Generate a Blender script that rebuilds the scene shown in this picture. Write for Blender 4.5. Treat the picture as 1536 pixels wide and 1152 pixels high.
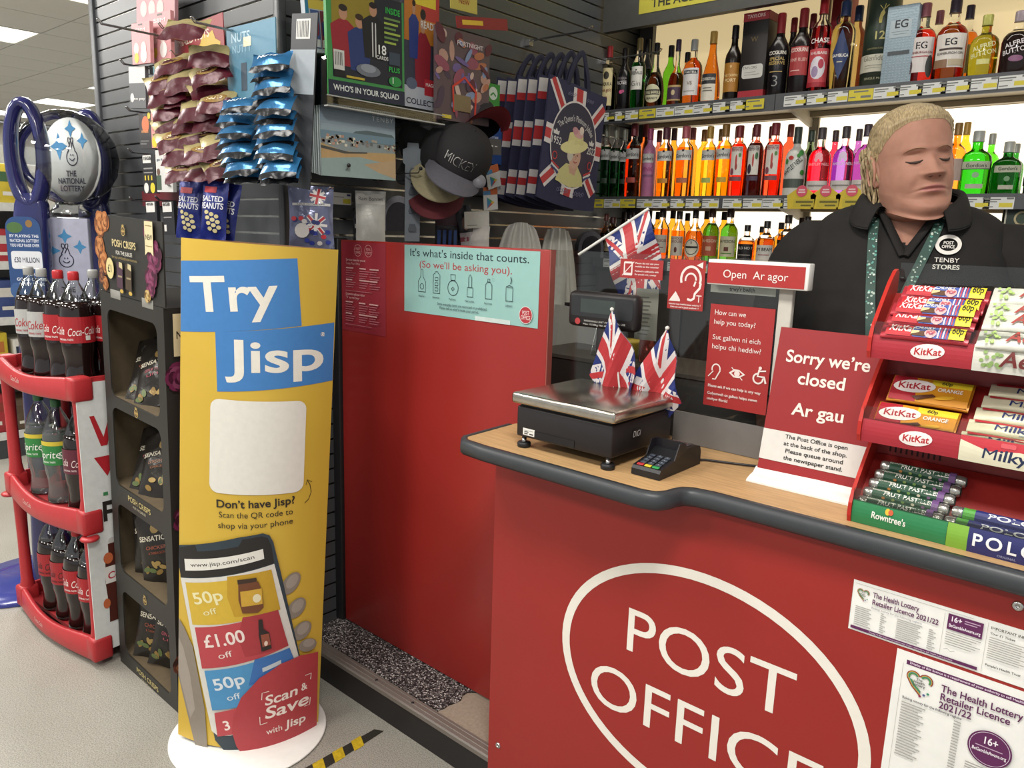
import bpy, bmesh, math, random
from mathutils import Vector as V, Matrix as M, geometry
from mathutils import noise as mnoise
R = random.Random(7)
PI = math.pi
sc = bpy.context.scene
COL = sc.collection
for o in list(bpy.data.objects): bpy.data.objects.remove(o)

# ---------------------------------------------------------------- camera
F = 1154.0
CAM = V((0, 0, 1.5))
YAW, PITCH, ROLL = .7163, .1957, .0303
FW = V((-math.sin(YAW)*math.cos(PITCH), math.cos(YAW)*math.cos(PITCH), -math.sin(PITCH)))
_r = V((math.cos(YAW), math.sin(YAW), 0)); _u = _r.cross(FW)
RT = _r*math.cos(ROLL)+_u*math.sin(ROLL); UP = -_r*math.sin(ROLL)+_u*math.cos(ROLL)
cd = bpy.data.cameras.new('camera'); cam = bpy.data.objects.new('camera', cd); COL.objects.link(cam)
m = M.Identity(4)
for i in range(3):
    m[i][0], m[i][1], m[i][2], m[i][3] = RT[i], UP[i], -FW[i], CAM[i]
cam.matrix_world = m
cd.sensor_width = 36; cd.lens = F/1536*36; cd.clip_start = .02; cd.clip_end = 100
sc.camera = cam

# ---------------------------------------------------------------- world, lamps, exposure
wd = bpy.data.worlds.new('world'); sc.world = wd; wd.use_nodes = True
wd.node_tree.nodes['Background'].inputs[0].default_value = (.93, .97, 1, 1)
wd.node_tree.nodes['Background'].inputs[1].default_value = .66
sc.view_settings.view_transform = 'Standard'
sc.view_settings.look = 'None'
sc.view_settings.exposure = 0.0
sc.view_settings.gamma = 1
sc.view_settings.use_curve_mapping = False
sc.cycles.use_denoising = True
sc.cycles.max_bounces = 8
sc.cycles.transparent_max_bounces = 24
sc.cycles.sample_clamp_indirect = 4
sc.cycles.caustics_refractive = False
sc.cycles.caustics_reflective = False
CEIL = 2.9
def area(name, loc, sx, sy, power, col=(1, .97, .92), rot=(0, 0, 0)):
    l = bpy.data.lights.new(name, 'AREA'); l.shape = 'RECTANGLE'; l.size = sx; l.size_y = sy
    l.energy = power; l.color = col
    o = bpy.data.objects.new(name, l); COL.objects.link(o); o.location = loc; o.rotation_euler = rot
    return o
# lamp positions: recessed ceiling panels of 0.6 m (the diffusers are built with the ceiling)
LAMPS = [(-7.3, 2.05), (-10.9, 3.85), (-5.5, 2.05), (-9.1, 3.85), (-12.7, 3.85), (-5.5, .25), (-7.3, .25), (-9.1, 2.05), (-3.7, .25), (-3.7, -1.55), (-1.9, -1.55), (-.1, -1.55), (-1.9, .25), (-5.5, -1.55), (-.1, -3.35), (1.7, -1.55), (-.1, .25)]
LPOW = {(-.1, .25): 48, (-1.9, .25): 20, (-.1, -1.55): 22, (1.7, -1.55): 16, (-.1, -3.35): 24, (-1.9, -1.55): 36}
for (x, y) in LAMPS:
    area('panel_lamp', (x, y, CEIL-.02), .56, .56, LPOW.get((x, y), 42))

area('bottle_fill', (-.75, 2.72, 2.83), 2.4, .06, 13, (1, .95, .85), (math.radians(38), 0, 0))  # fill light added out of view to brighten the bottle labels
# ---------------------------------------------------------------- pixel -> world plane (photo survey)
def ray(px, py): return FW + RT*((px-768)/F) - UP*((py-576)/F)
def at(px, py, ax, val):
    d = ray(px, py); t = (val-CAM[ax])/d[ax]; return CAM+d*t
def pxw(px, ax, val, z):             # x/y on a vertical plane for a pixel column at height z
    lo, hi = -400, 1600
    for _ in range(40):
        mid = (lo+hi)/2
        if at(px, mid, ax, val).z > z: lo = mid
        else: hi = mid
    return at(px, lo, ax, val)

# ---------------------------------------------------------------- materials
def lin(h):
    h = h.lstrip('#'); c = [int(h[i:i+2], 16)/255 for i in (0, 2, 4)]
    return tuple(x/12.92 if x <= .04045 else ((x+.055)/1.055)**2.4 for x in c)
MATS = {}
def mat(name, col='808080', rough=.5, metal=0., spec=.5, var=.06, scale=40., bump=0., bscale=120., trans=0., ior=1.45, emit=0., ecol=None, alpha=1., stretch=None, coat=0., sss=0.):
    if name in MATS: return MATS[name]
    mt = bpy.data.materials.new(name); mt.use_nodes = True
    nt = mt.node_tree; b = nt.nodes['Principled BSDF']; c = lin(col) if isinstance(col, str) else col
    b.inputs['Roughness'].default_value = rough; b.inputs['Metallic'].default_value = metal
    b.inputs['Specular IOR Level'].default_value = spec; b.inputs['IOR'].default_value = ior
    b.inputs['Transmission Weight'].default_value = trans; b.inputs['Alpha'].default_value = alpha
    b.inputs['Coat Weight'].default_value = coat
    if sss:
        b.inputs['Subsurface Weight'].default_value = sss; b.inputs['Subsurface Radius'].default_value = (.012, .005, .003); b.inputs['Subsurface Scale'].default_value = 1
    if emit:
        b.inputs['Emission Color'].default_value = (*(lin(ecol) if ecol else c), 1); b.inputs['Emission Strength'].default_value = emit
    tc = nt.nodes.new('ShaderNodeTexCoord'); src = tc.outputs['Object']
    if stretch:
        mp = nt.nodes.new('ShaderNodeMapping'); mp.inputs['Scale'].default_value = stretch
        nt.links.new(src, mp.inputs[0]); src = mp.outputs[0]
    if var:
        n = nt.nodes.new('ShaderNodeTexNoise'); n.inputs['Scale'].default_value = scale; n.inputs['Detail'].default_value = 3
        nt.links.new(src, n.inputs['Vector'])
        r = nt.nodes.new('ShaderNodeValToRGB')
        r.color_ramp.elements[0].position = .3; r.color_ramp.elements[1].position = .7
        r.color_ramp.elements[0].color = (*[x*(1-var) for x in c], 1); r.color_ramp.elements[1].color = (*[min(1, x*(1+var)) for x in c], 1)
        nt.links.new(n.outputs['Fac'], r.inputs[0]); nt.links.new(r.outputs[0], b.inputs['Base Color'])
    else: b.inputs['Base Color'].default_value = (*c, 1)
    if bump:
        n2 = nt.nodes.new('ShaderNodeTexNoise'); n2.inputs['Scale'].default_value = bscale; n2.inputs['Detail'].default_value = 2
        nt.links.new(src, n2.inputs['Vector'])
        bp = nt.nodes.new('ShaderNodeBump'); bp.inputs['Strength'].default_value = bump; bp.inputs['Distance'].default_value = .004
        nt.links.new(n2.outputs['Fac'], bp.inputs['Height']); nt.links.new(bp.outputs[0], b.inputs['Normal'])
    MATS[name] = mt
    return mt
def ink(col, rough=.45): return mat('ink_'+col+('' if rough == .45 else '_%d' % int(rough*100)), col, rough, var=.03, scale=60)
def foil(col, metal=.35, rough=.3): return mat('foil_'+col, col, rough, metal, var=.1, scale=30, bump=.35, bscale=45)
def glassy(col, rough=.03, ior=1.4): return mat('glass_'+col, col, rough, trans=1, ior=ior, var=0)
def clear_mat(name, tint=(.96, .97, .96), gloss=.06, rough=.03):
    if name in MATS: return MATS[name]
    mt = bpy.data.materials.new(name); mt.use_nodes = True; nt = mt.node_tree; nt.nodes.clear()
    out = nt.nodes.new('ShaderNodeOutputMaterial'); mx = nt.nodes.new('ShaderNodeMixShader')
    tr = nt.nodes.new('ShaderNodeBsdfTransparent'); gl = nt.nodes.new('ShaderNodeBsdfGlossy'); fr = nt.nodes.new('ShaderNodeFresnel')
    mn = nt.nodes.new('ShaderNodeMath'); mn.operation = 'ADD'; mn.use_clamp = True; mn.inputs[1].default_value = gloss
    fr.inputs[0].default_value = 1.25
    tr.inputs[0].default_value = (*tint, 1); gl.inputs[0].default_value = (1, 1, 1, 1); gl.inputs[1].default_value = rough
    nt.links.new(fr.outputs[0], mn.inputs[0]); nt.links.new(mn.outputs[0], mx.inputs[0]); nt.links.new(tr.outputs[0], mx.inputs[1]); nt.links.new(gl.outputs[0], mx.inputs[2]); nt.links.new(mx.outputs[0], out.inputs[0])
    MATS[name] = mt
    return mt

# ---------------------------------------------------------------- mesh builder
class B:
    def __init__(s): s.v = []; s.f = []; s.m = []; s.sm = []; s.mats = []
    def mi(s, mt):
        if mt not in s.mats: s.mats.append(mt)
        return s.mats.index(mt)
    def add(s, vs, fs, mt, smooth=False, T=None):
        o = len(s.v); k = s.mi(mt)
        s.v += [tuple(T @ V(p)) if T else tuple(p) for p in vs]
        for f in fs: s.f.append([i+o for i in f]); s.m.append(k); s.sm.append(smooth)
        return s
    def box(s, a, b, mt, T=None, bev=0.):
        x0, y0, z0 = a; x1, y1, z1 = b
        if bev:
            bm = bmesh.new(); bmesh.ops.create_cube(bm, size=1)
            for v in bm.verts: v.co = V(((x0+x1)/2+v.co.x*(x1-x0), (y0+y1)/2+v.co.y*(y1-y0), (z0+z1)/2+v.co.z*(z1-z0)))
            bmesh.ops.bevel(bm, geom=bm.edges[:], offset=bev, segments=2, affect='EDGES', profile=.5)
            bm.verts.index_update()
            s.add([v.co for v in bm.verts], [[v.index for v in f.verts] for f in bm.faces], mt, True, T); bm.free(); return s
        vs = [(x, y, z) for z in (z0, z1) for y in (y0, y1) for x in (x0, x1)]
        return s.add(vs, [(0, 2, 3, 1), (4, 5, 7, 6), (0, 1, 5, 4), (2, 6, 7, 3), (0, 4, 6, 2), (1, 3, 7, 5)], mt, False, T)
    def rings(s, rs, mt, smooth=True, T=None, cap=True, closed=True):
        n = len(rs[0]); vs = [p for r in rs for p in r]; fs = []
        for i in range(len(rs)-1):
            for j in range(n if closed else n-1):
                k = (j+1) % n; fs.append((i*n+j, i*n+k, (i+1)*n+k, (i+1)*n+j))
        s.add(vs, fs, mt, smooth, T)
        if cap and closed:
            s.add(list(rs[0]), [list(range(n))[::-1]], mt, False, T); s.add(list(rs[-1]), [list(range(n))], mt, False, T)
        return s
    def lathe(s, prof, mt, seg=20, T=None, sx=1., sy=1., cap=True, smooth=True):
        rs = [[(r*sx*math.cos(2*PI*j/seg), r*sy*math.sin(2*PI*j/seg), z) for j in range(seg)] for r, z in prof]
        return s.rings(rs, mt, smooth, T, cap)
    def tube(s, pts, r, mt, seg=8, T=None, flat=1.):
        pts = [V(p) for p in pts]; rs = []; n = len(pts); up = V((0, 0, 1)); prev = None
        for i, p in enumerate(pts):
            t = (pts[min(i+1, n-1)]-pts[max(i-1, 0)]).normalized()
            if prev is None:
                a = t.cross(V((0, 0, 1))); a = a if a.length > .05 else t.cross(V((0, 1, 0)))
            else: a = prev-t*prev.dot(t)
            a.normalize(); prev = a; b = t.cross(a); rr = r[i] if isinstance(r, (list, tuple)) else r
            rs.append([p+a*(math.cos(2*PI*j/seg)*rr)+b*(math.sin(2*PI*j/seg)*rr*flat) for j in range(seg)])
        return s.rings(rs, mt, True, T)
    def prism(s, poly, d0, d1, mt, T=None, smooth=False):      # 2d polygon in xy, extruded along z from d0 to d1
        n = len(poly); tri = geometry.tessellate_polygon([[V((x, y, 0)) for x, y in poly]])
        vs = [(x, y, d0) for x, y in poly]+[(x, y, d1) for x, y in poly]
        s.add(vs, [tuple(t) for t in tri]+[tuple(i+n for i in t) for t in tri], mt, False, T)
        return s.add(vs, [(i, (i+1) % n, (i+1) % n+n, i+n) for i in range(n)], mt, smooth, T)
    def grid(s, fn, nu, nv, mt, smooth=True, T=None, thick=0.):
        vs = [fn(i/nu, j/nv) for j in range(nv+1) for i in range(nu+1)]
        w = nu+1
        fs = [(j*w+i, j*w+i+1, (j+1)*w+i+1, (j+1)*w+i) for j in range(nv) for i in range(nu)]
        return s.add(vs, fs, mt, smooth, T)
    def build(s, name, parent=None, fix=True):
        me = bpy.data.meshes.new(name); me.from_pydata(s.v, [], s.f)
        for mt in s.mats: me.materials.append(mt)
        me.polygons.foreach_set('material_index', s.m); me.polygons.foreach_set('use_smooth', s.sm)
        me.update()
        if fix:
            bm = bmesh.new(); bm.from_mesh(me); bmesh.ops.recalc_face_normals(bm, faces=bm.faces[:]); bm.to_mesh(me); bm.free()
        o = bpy.data.objects.new(name, me); COL.objects.link(o)
        if parent is not None: o.parent = parent
        return o

def tag(o, label, cat, group=None):
    o['label'] = label; o['category'] = cat
    if group: o['group'] = group
    return o
def thing(name, label, cat, loc=(0, 0, 0), rz=0., group=None, T=None):
    o = bpy.data.objects.new(name, None); COL.objects.link(o); o.empty_display_size = .05
    if T is not None: o.matrix_world = T
    else: o.location = loc; o.rotation_euler = (0, 0, rz)
    return tag(o, label, cat, group)
def struct(o): o['kind'] = 'structure'; return o
KIDS = {}
def copy_tree(o, T=None, label=None, parent=None):
    c = o.copy(); COL.objects.link(c)
    if parent is not None: c.parent = parent
    if T is not None: c.matrix_world = T
    if label: c['label'] = label
    for ch in [x for x in COL.objects if x.parent == o]: copy_tree(ch, parent=c)
    return c
def frame(o, u, v):                    # 4x4 with x=u, y=v, z=normal
    u = V(u).normalized(); v = V(v); v = (v-u*v.dot(u)).normalized(); n = u.cross(v); t = M.Identity(4)
    for i in range(3): t[i][0], t[i][1], t[i][2], t[i][3] = u[i], v[i], n[i], V(o)[i]
    return t
def RZ(a): return M.Rotation(a, 4, 'Z')
def TR(x, y, z): return M.Translation((x, y, z))

# ---------------------------------------------------------------- lettering (built-in font, laid out glyph by glyph)
CH = ''.join(chr(i) for i in range(33, 127))+'£®\u2019'
GL = {}
def load_glyphs():
    tmp = []
    def mk(body, off):
        c = bpy.data.curves.new('t', 'FONT'); c.body = body; c.resolution_u = 5; c.offset = off; c.fill_mode = 'FRONT'
        o = bpy.data.objects.new('t', c); COL.objects.link(o); tmp.append(o); return o
    jobs = []
    for w, off in ((0, 0.), (1, .018), (2, -.012)):
        for ch in CH: jobs.append((w, ch, mk(ch, 0. if off > 0 and ch == 'M' else off), mk(ch+'|', 0) if w == 0 else None))
    bar = mk('|', 0)
    bpy.context.view_layer.update(); dg = bpy.context.evaluated_depsgraph_get()
    def geo(o):
        e = o.evaluated_get(dg); me = e.to_mesh(); vs = [(v.co.x, v.co.y) for v in me.vertices]; fs = [tuple(p.vertices) for p in me.polygons]; e.to_mesh_clear(); return vs, fs
    bx = min(p[0] for p in geo(bar)[0]); bw = max(p[0] for p in geo(bar)[0])-bx
    adv = {}
    for w, ch, a, b in jobs:
        if b: adv[ch] = max(p[0] for p in geo(b)[0])-bw-bx
        GL[w, ch] = (*geo(a), adv[ch])
    for o in tmp:
        c = o.data; bpy.data.objects.remove(o); bpy.data.curves.remove(c)
load_glyphs()
def text_geo(s, w=0, track=0.):
    vs = []; fs = []; x = 0
    for ch in s:
        if ch == ' ' or (w, ch) not in GL: x += .28+track; continue
        gv, gf, ad = GL[w, ch]; o = len(vs)
        vs += [(px+x, py) for px, py in gv]; fs += [tuple(i+o for i in f) for f in gf]; x += ad+track
    return vs, fs, x-track

class Cv:
    """flat or curved print: a stack of thin ink layers on a surface map fn(u, v, d)"""
    def __init__(s, fn=None, T=None, step=None, d0=.0004, sub=0.):
        step = step or (.00025 if fn else .00009)
        s.b = B(); s.T = T; s.fn = fn; s.d = d0; s.step = step; s.sub = sub
    def put(s, vs, fs, col):
        mt = ink(col) if isinstance(col, str) else col
        if s.fn and s.sub:
            lim = s.sub*1.6; vs = list(vs); out = []; mid = {}
            def cut(t, dep):
                a, b, c = t; L = [(math.dist(vs[a], vs[b]), a, b, c), (math.dist(vs[b], vs[c]), b, c, a), (math.dist(vs[c], vs[a]), c, a, b)]; l, p, q, r = max(L)
                if l < lim or dep > 9: out.append(t); return
                k = (min(p, q), max(p, q))
                if k not in mid: vs.append(((vs[p][0]+vs[q][0])/2, (vs[p][1]+vs[q][1])/2)); mid[k] = len(vs)-1
                m_ = mid[k]; cut((p, m_, r), dep+1); cut((m_, q, r), dep+1)
            for f in fs:
                for i in range(1, len(f)-1): cut((f[0], f[i], f[i+1]), 0)
            fs = out
        if s.fn: pts = [s.fn(x, y, s.d) for x, y in vs]
        else: pts = [(x, y, s.d) for x, y in vs]
        s.b.add(pts, fs, mt, False, s.T); return s
    def up(s): s.d += s.step; return s
    def poly(s, pts, col):
        s.up(); tri = geometry.tessellate_polygon([[V((x, y, 0)) for x, y in pts]]); return s.put(pts, [tuple(t) for t in tri], col)
    def rect(s, x0, y0, x1, y1, col, rad=0.):
        if rad: return s.rrect(x0, y0, x1, y1, rad, col)
        s.up(); n = max(1, int(math.ceil(abs(x1-x0)/s.sub))) if s.sub else 1; k = max(1, int(math.ceil(abs(y1-y0)/s.sub))) if s.sub else 1
        vs = [(x0+(x1-x0)*i/n, y0+(y1-y0)*j/k) for j in range(k+1) for i in range(n+1)]
        return s.put(vs, [(j*(n+1)+i, j*(n+1)+i+1, (j+1)*(n+1)+i+1, (j+1)*(n+1)+i) for j in range(k) for i in range(n)], col)
    def rrect(s, x0, y0, x1, y1, r, col):
        p = []
        for cx, cy, a in ((x1-r, y1-r, 0), (x0+r, y1-r, 90), (x0+r, y0+r, 180), (x1-r, y0+r, 270)):
            p += [(cx+r*math.cos(math.radians(a+k*18)), cy+r*math.sin(math.radians(a+k*18))) for k in range(6)]
        if s.sub: return s.clipfill(p, col)
        return s.poly(p, col)
    def clipfill(s, poly, col):          # column strips so the fill follows a curved map
        s.up(); xs = [p[0] for p in poly]; x0, x1 = min(xs), max(xs); n = max(2, int((x1-x0)/s.sub)+1); vs = []; fs = []
        def span(x):
            ys = []
            for i in range(len(poly)):
                (ax, ay), (bx, by) = poly[i], poly[(i+1) % len(poly)]
                if (ax <= x < bx) or (bx <= x < ax): ys.append(ay+(by-ay)*(x-ax)/(bx-ax))
            return (min(ys), max(ys)) if ys else None
        e = (x1-x0)*1e-4
        cols = sorted(set([x0+e+(x1-x0-2*e)*i/n for i in range(n+1)]+[min(max(p[0], x0+e), x1-e) for p in poly]))
        for x in cols:
            sp = span(x)
            if sp: vs += [(x, sp[0]), (x, sp[1])]
        for i in range(len(vs)//2-1): fs.append((2*i, 2*i+2, 2*i+3, 2*i+1))
        return s.put(vs, fs, col)
    def ell(s, cx, cy, rx, ry, col, n=28, rot=0.):
        c, q = math.cos(rot), math.sin(rot)
        p = [(rx*math.cos(2*PI*k/n), ry*math.sin(2*PI*k/n)) for k in range(n)]
        p = [(cx+x*c-y*q, cy+x*q+y*c) for x, y in p]
        if s.sub: return s.clipfill(p, col)
        s.up(); return s.put(p, [tuple(range(n))], col)
    def ring(s, cx, cy, rx, ry, w, col, n=40, a0=0, a1=360, ry2=None):
        s.up(); vs = []; N = n if a1-a0 < 360 else n
        for k in range(n+1):
            a = math.radians(a0+(a1-a0)*k/n); vs += [(cx+rx*math.cos(a), cy+ry*math.sin(a)), (cx+(rx-w)*math.cos(a), cy+((ry2 or ry-w))*math.sin(a))]
        return s.put(vs, [(2*k, 2*k+2, 2*k+3, 2*k+1) for k in range(n)], col)
    def line(s, pts, w, col):
        s.up(); vs = []; n = len(pts)
        for i, p in enumerate(pts):
            a = pts[max(i-1, 0)]; b = pts[min(i+1, n-1)]; dx, dy = b[0]-a[0], b[1]-a[1]; l = math.hypot(dx, dy) or 1
            vs += [(p[0]-dy/l*w/2, p[1]+dx/l*w/2), (p[0]+dy/l*w/2, p[1]-dx/l*w/2)]
        return s.put(vs, [(2*i, 2*i+2, 2*i+3, 2*i+1) for i in range(n-1)], col)
    def text(s, t, x, y, h, col, w=0, al='c', fit=None, rot=0., slant=0., track=0., arc=0.):
        s.up(); vs, fs, adv = text_geo(t, w, track); k = h/.73; kx = k
        if fit: kx = fit/max(adv, .01)
        W = adv*kx; ox = {'l': 0, 'c': -W/2, 'r': -W}[al]; c, q = math.cos(rot), math.sin(rot); out = []
        for px, py in vs:
            X = px*kx+ox+slant*py*k; Y = py*k
            if arc:
                a = X/arc; rr = arc+Y; X = rr*math.sin(a); Y = rr*math.cos(a)-arc
            out.append((x+X*c-Y*q, y+X*q+Y*c))
        return s.put(out, fs, col)
    def lines(s, x0, y0, x1, n, dy, h, col, ragged=.3, seed=1):
        q = random.Random(seed)
        for i in range(n): s.d -= s.step if i else 0; s.rect(x0, y0-i*dy, x1-(x1-x0)*ragged*q.random(), y0-i*dy+h, col)
        return s
    def build(s, name='print', parent=None):
        return s.b.build(name, parent, fix=False)
# ================================================================ setting
M_TILE = mat('ceiling_tile', 'dcddda', .9, var=.05, scale=150, bump=.15, bscale=300)
M_SLAT = mat('slat_laminate', '4a4c4e', .38, var=.04, scale=8)
M_GROOVE = mat('groove_aluminium', 'a5a39c', .25, 1., var=.1)
M_BLACK = mat('black_plastic', '17171a', .42, var=.08)
M_DKGREY = mat('dark_grey_metal', '4b4d50', .45, .3)
M_STEEL = mat('bright_steel', 'c4c3c0', .22, 1., var=.08)
M_CHROME = mat('wire_chrome', 'b9b9b8', .18, 1., var=.05)
M_WHITE = mat('white_plastic', 'e6e5df', .4, var=.03)
M_CARD = mat('brown_card', '8d6b4c', .85, var=.12, scale=60)
M_PAPER = mat('white_paper', 'e4e3dd', .7, var=.03)
def floor_mat():
    mt = bpy.data.materials.new('speckled_vinyl'); mt.use_nodes = True; nt = mt.node_tree; b = nt.nodes['Principled BSDF']
    tc = nt.nodes.new('ShaderNodeTexCoord'); n = nt.nodes.new('ShaderNodeTexNoise'); n.inputs['Scale'].default_value = 260; n.inputs['Detail'].default_value = 2
    n2 = nt.nodes.new('ShaderNodeTexNoise'); n2.inputs['Scale'].default_value = 2.2; n2.inputs['Detail'].default_value = 4
    r = nt.nodes.new('ShaderNodeValToRGB'); r.color_ramp.elements[0].position = .33; r.color_ramp.elements[1].position = .6
    r.color_ramp.elements[0].color = (*lin('7d7a72'), 1); r.color_ramp.elements[1].color = (*lin('a5a197'), 1)
    mx = nt.nodes.new('ShaderNodeMix'); mx.data_type = 'RGBA'; mx.blend_type = 'MULTIPLY'; mx.inputs[0].default_value = .45
    nt.links.new(tc.outputs['Object'], n.inputs['Vector']); nt.links.new(tc.outputs['Object'], n2.inputs['Vector'])
    nt.links.new(n.outputs['Fac'], r.inputs[0]); nt.links.new(r.outputs[0], mx.inputs[6])
    r2 = nt.nodes.new('ShaderNodeValToRGB'); r2.color_ramp.elements[0].position = .3; r2.color_ramp.elements[0].color = (.6, .58, .55, 1); r2.color_ramp.elements[1].position = .65
    nt.links.new(n2.outputs['Fac'], r2.inputs[0]); nt.links.new(r2.outputs[0], mx.inputs[7]); nt.links.new(mx.outputs[2], b.inputs['Base Color'])
    b.inputs['Roughness'].default_value = .42
    return mt
M_FLOOR = floor_mat()
def mat_fleck():
    mt = bpy.data.materials.new('flecked_mat'); mt.use_nodes = True; nt = mt.node_tree; b = nt.nodes['Principled BSDF']
    tc = nt.nodes.new('ShaderNodeTexCoord'); vo = nt.nodes.new('ShaderNodeTexVoronoi'); vo.inputs['Scale'].default_value = 250
    r = nt.nodes.new('ShaderNodeValToRGB'); r.color_ramp.interpolation = 'CONSTANT'
    r.color_ramp.elements[0].position = 0; r.color_ramp.elements[0].color = (*lin('1b191a'), 1); r.color_ramp.elements[1].position = .5; r.color_ramp.elements[1].color = (*lin('4c4746'), 1)
    e = r.color_ramp.elements.new(.74); e.color = (*lin('7a7472'), 1); e = r.color_ramp.elements.new(.9); e.color = (*lin('b8b2ae'), 1)
    sp = nt.nodes.new('ShaderNodeSeparateColor')
    nt.links.new(tc.outputs['Object'], vo.inputs['Vector']); nt.links.new(vo.outputs['Color'], sp.inputs[0]); nt.links.new(sp.outputs[0], r.inputs[0]); nt.links.new(r.outputs[0], b.inputs['Base Color'])
    bp = nt.nodes.new('ShaderNodeBump'); bp.inputs['Strength'].default_value = .6; bp.inputs['Distance'].default_value = .003
    nt.links.new(vo.outputs['Distance'], bp.inputs['Height']); nt.links.new(bp.outputs[0], b.inputs['Normal']); b.inputs['Roughness'].default_value = .6
    return mt
M_FLECK = mat_fleck()

b = B(); b.box((-14, -5, -.06), (3, 7, 0), M_FLOOR); floor = struct(b.build('floor'))
# ceiling: soffit slab, with real lay-in tiles on their grid where they can be seen
b = B(); b.box((-14, -5, CEIL+.012), (3, 7, CEIL+.06), mat('ceiling_grid', '8e8f8d', .6)); ceiling = struct(b.build('ceiling'))
tb = B(); tb.box((-.2955, -.2955, 0), (.2955, .2955, .012), M_TILE); tile0 = None
lampset = [(x, y) for x, y in LAMPS]
far = B()
for i in range(-11, 14):
    for j in range(-8, 9):
        cx, cy = -7.3+.6*i, 2.05+.6*j
        if not (-14 < cx-.3 and cx < 2.8 and -4.9 < cy and cy < 6.9): continue
        if any(abs(cx-x) < .3 and abs(cy-y) < .3 for x, y in lampset): continue
        d = V((cx, cy, CEIL))-CAM; w = d.dot(FW)
        px, py = 768+F*d.dot(RT)/max(w, .01), 576-F*d.dot(UP)/max(w, .01)
        if w > .5 and -60 < px < 190 and -60 < py < 210:
            if tile0 is None: tile0 = tb.build('ceiling_tile', ceiling); o = tile0
            else: o = tile0.copy(); COL.objects.link(o)
            o.location = (cx, cy, CEIL)
        else: far.box((cx-.2955, cy-.2955, CEIL), (cx+.2955, cy+.2955, CEIL+.012), M_TILE)
o = far.build('outlying_tiles', ceiling); o['kind'] = 'stuff'
M_DIFF = mat('lamp_diffuser', 'ffffff', .5, var=0, emit=2.6, ecol='fffaf0')
l0 = None
for k, (x, y) in enumerate(LAMPS):
    lab = {0: 'square ceiling light panel at the top left edge of the photo', 1: 'square ceiling light panel directly above the blue lottery stand', 2: 'ceiling light panel just peeping in beside the top of the slatted wall', 3: 'small ceiling light panel cut off by the slatted wall edge', 4: 'farthest ceiling light panel, low at the left edge of the photo'}.get(k, 'square recessed ceiling light panel over the shop floor, out of frame')
    t = thing('ceiling_light', lab, 'ceiling light', (x, y, CEIL), group='recessed ceiling light panels' if k > 4 else None)
    b = B()
    for q in ((-.3, -.3, .3, -.285), (-.3, .285, .3, .3), (-.3, -.285, -.285, .285), (.285, -.285, .3, .285)): b.box((q[0], q[1], -.004), (q[2], q[3], .012), M_WHITE)
    b.build('frame', t); b = B(); b.box((-.284, -.284, .001), (.284, .284, .01), M_DIFF); b.build('diffuser', t)

t = thing('fill_fixture', 'long white fill light fixture added in front of the drinks shelves, out of frame', 'ceiling light', (-.75, 2.72, CEIL))  # invented fixture built around the added bottle fill light
b = B(); b.box((-1.22, -.045, -.05), (1.22, .045, 0), M_WHITE, bev=.004); b.build('housing', t); b = B(); b.box((-1.2, -.03, -.062), (1.2, .03, -.051), M_DIFF); b.build('diffuser', t)
M_WALL = mat('painted_wall', 'b9b5ab', .8, var=.03, scale=4)
b = B(); b.box((-14.1, -5, 0), (-14, 7, CEIL), M_WALL); struct(b.build('wall_left'))
b = B(); b.box((-14, 7, 0), (3, 7.1, CEIL), M_WALL); struct(b.build('wall_rear'))
b = B(); b.box((-2.2, 3.36, 0), (2.2, 3.44, CEIL), M_WALL); struct(b.build('wall_back'))

# slatted display walls: every slat is a part, aluminium-lined grooves between them
XS, YC = -2.15, 1.366
PITCH = .0533; Z0 = at(155, 281, 1, YC).z % PITCH
def slatwall(nm, run, T, L):
    b = B(); b.box((0, .012, 0), (L, .03, 2.88), mat('slat_core', '2b2b2c', .7)); w = struct(b.build(nm)); w.matrix_world = T
    g = B()
    nz = int((2.86-.0)/PITCH)
    sb = B(); sb.box((0, 0, .0035), (L, .012, PITCH-.0035), M_SLAT); s0 = None
    for k in range(nz):
        z = Z0+k*PITCH
        if s0 is None: o = s0 = sb.build('slat', w)
        else: o = s0.copy(); COL.objects.link(o)
        o.location = (0, 0, z)
        g.box((0, .0105, z-.0034), (L, .0118, z+.0034), M_GROOVE); g.box((0, .001, z-.0034), (L, .0106, z-.0026), M_GROOVE)
    g.build('groove_lining', w)
    return w
wl = slatwall('wall_left_slats', 0, TR(-3.462, YC, 0), 3.462-2.165)
T = TR(XS, YC+.015, 0) @ RZ(PI/2)
wr = slatwall('wall_right_slats', 0, T @ TR(0, 0, 0), 3.345-YC-.015)
b = B(); b.box((-3.50, YC-.012, 0), (-3.462, YC+.06, 2.885), M_DKGREY, bev=.004); struct(b.build('trim_1'))
b = B(); b.box((XS-.017, YC-.008, 0), (XS+.012, YC+.02, 2.885), mat('corner_trim', '3a3b3d', .4), bev=.004); struct(b.build('trim_2'))
b = B(); b.box((-3.50, YC+.031, 0), (-2.18, YC+.07, 2.885), M_DKGREY); b.box((-2.24, YC+.07, 0), (-2.181, 3.36, 2.885), M_DKGREY); struct(b.build('wall_left_carcass'))

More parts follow.
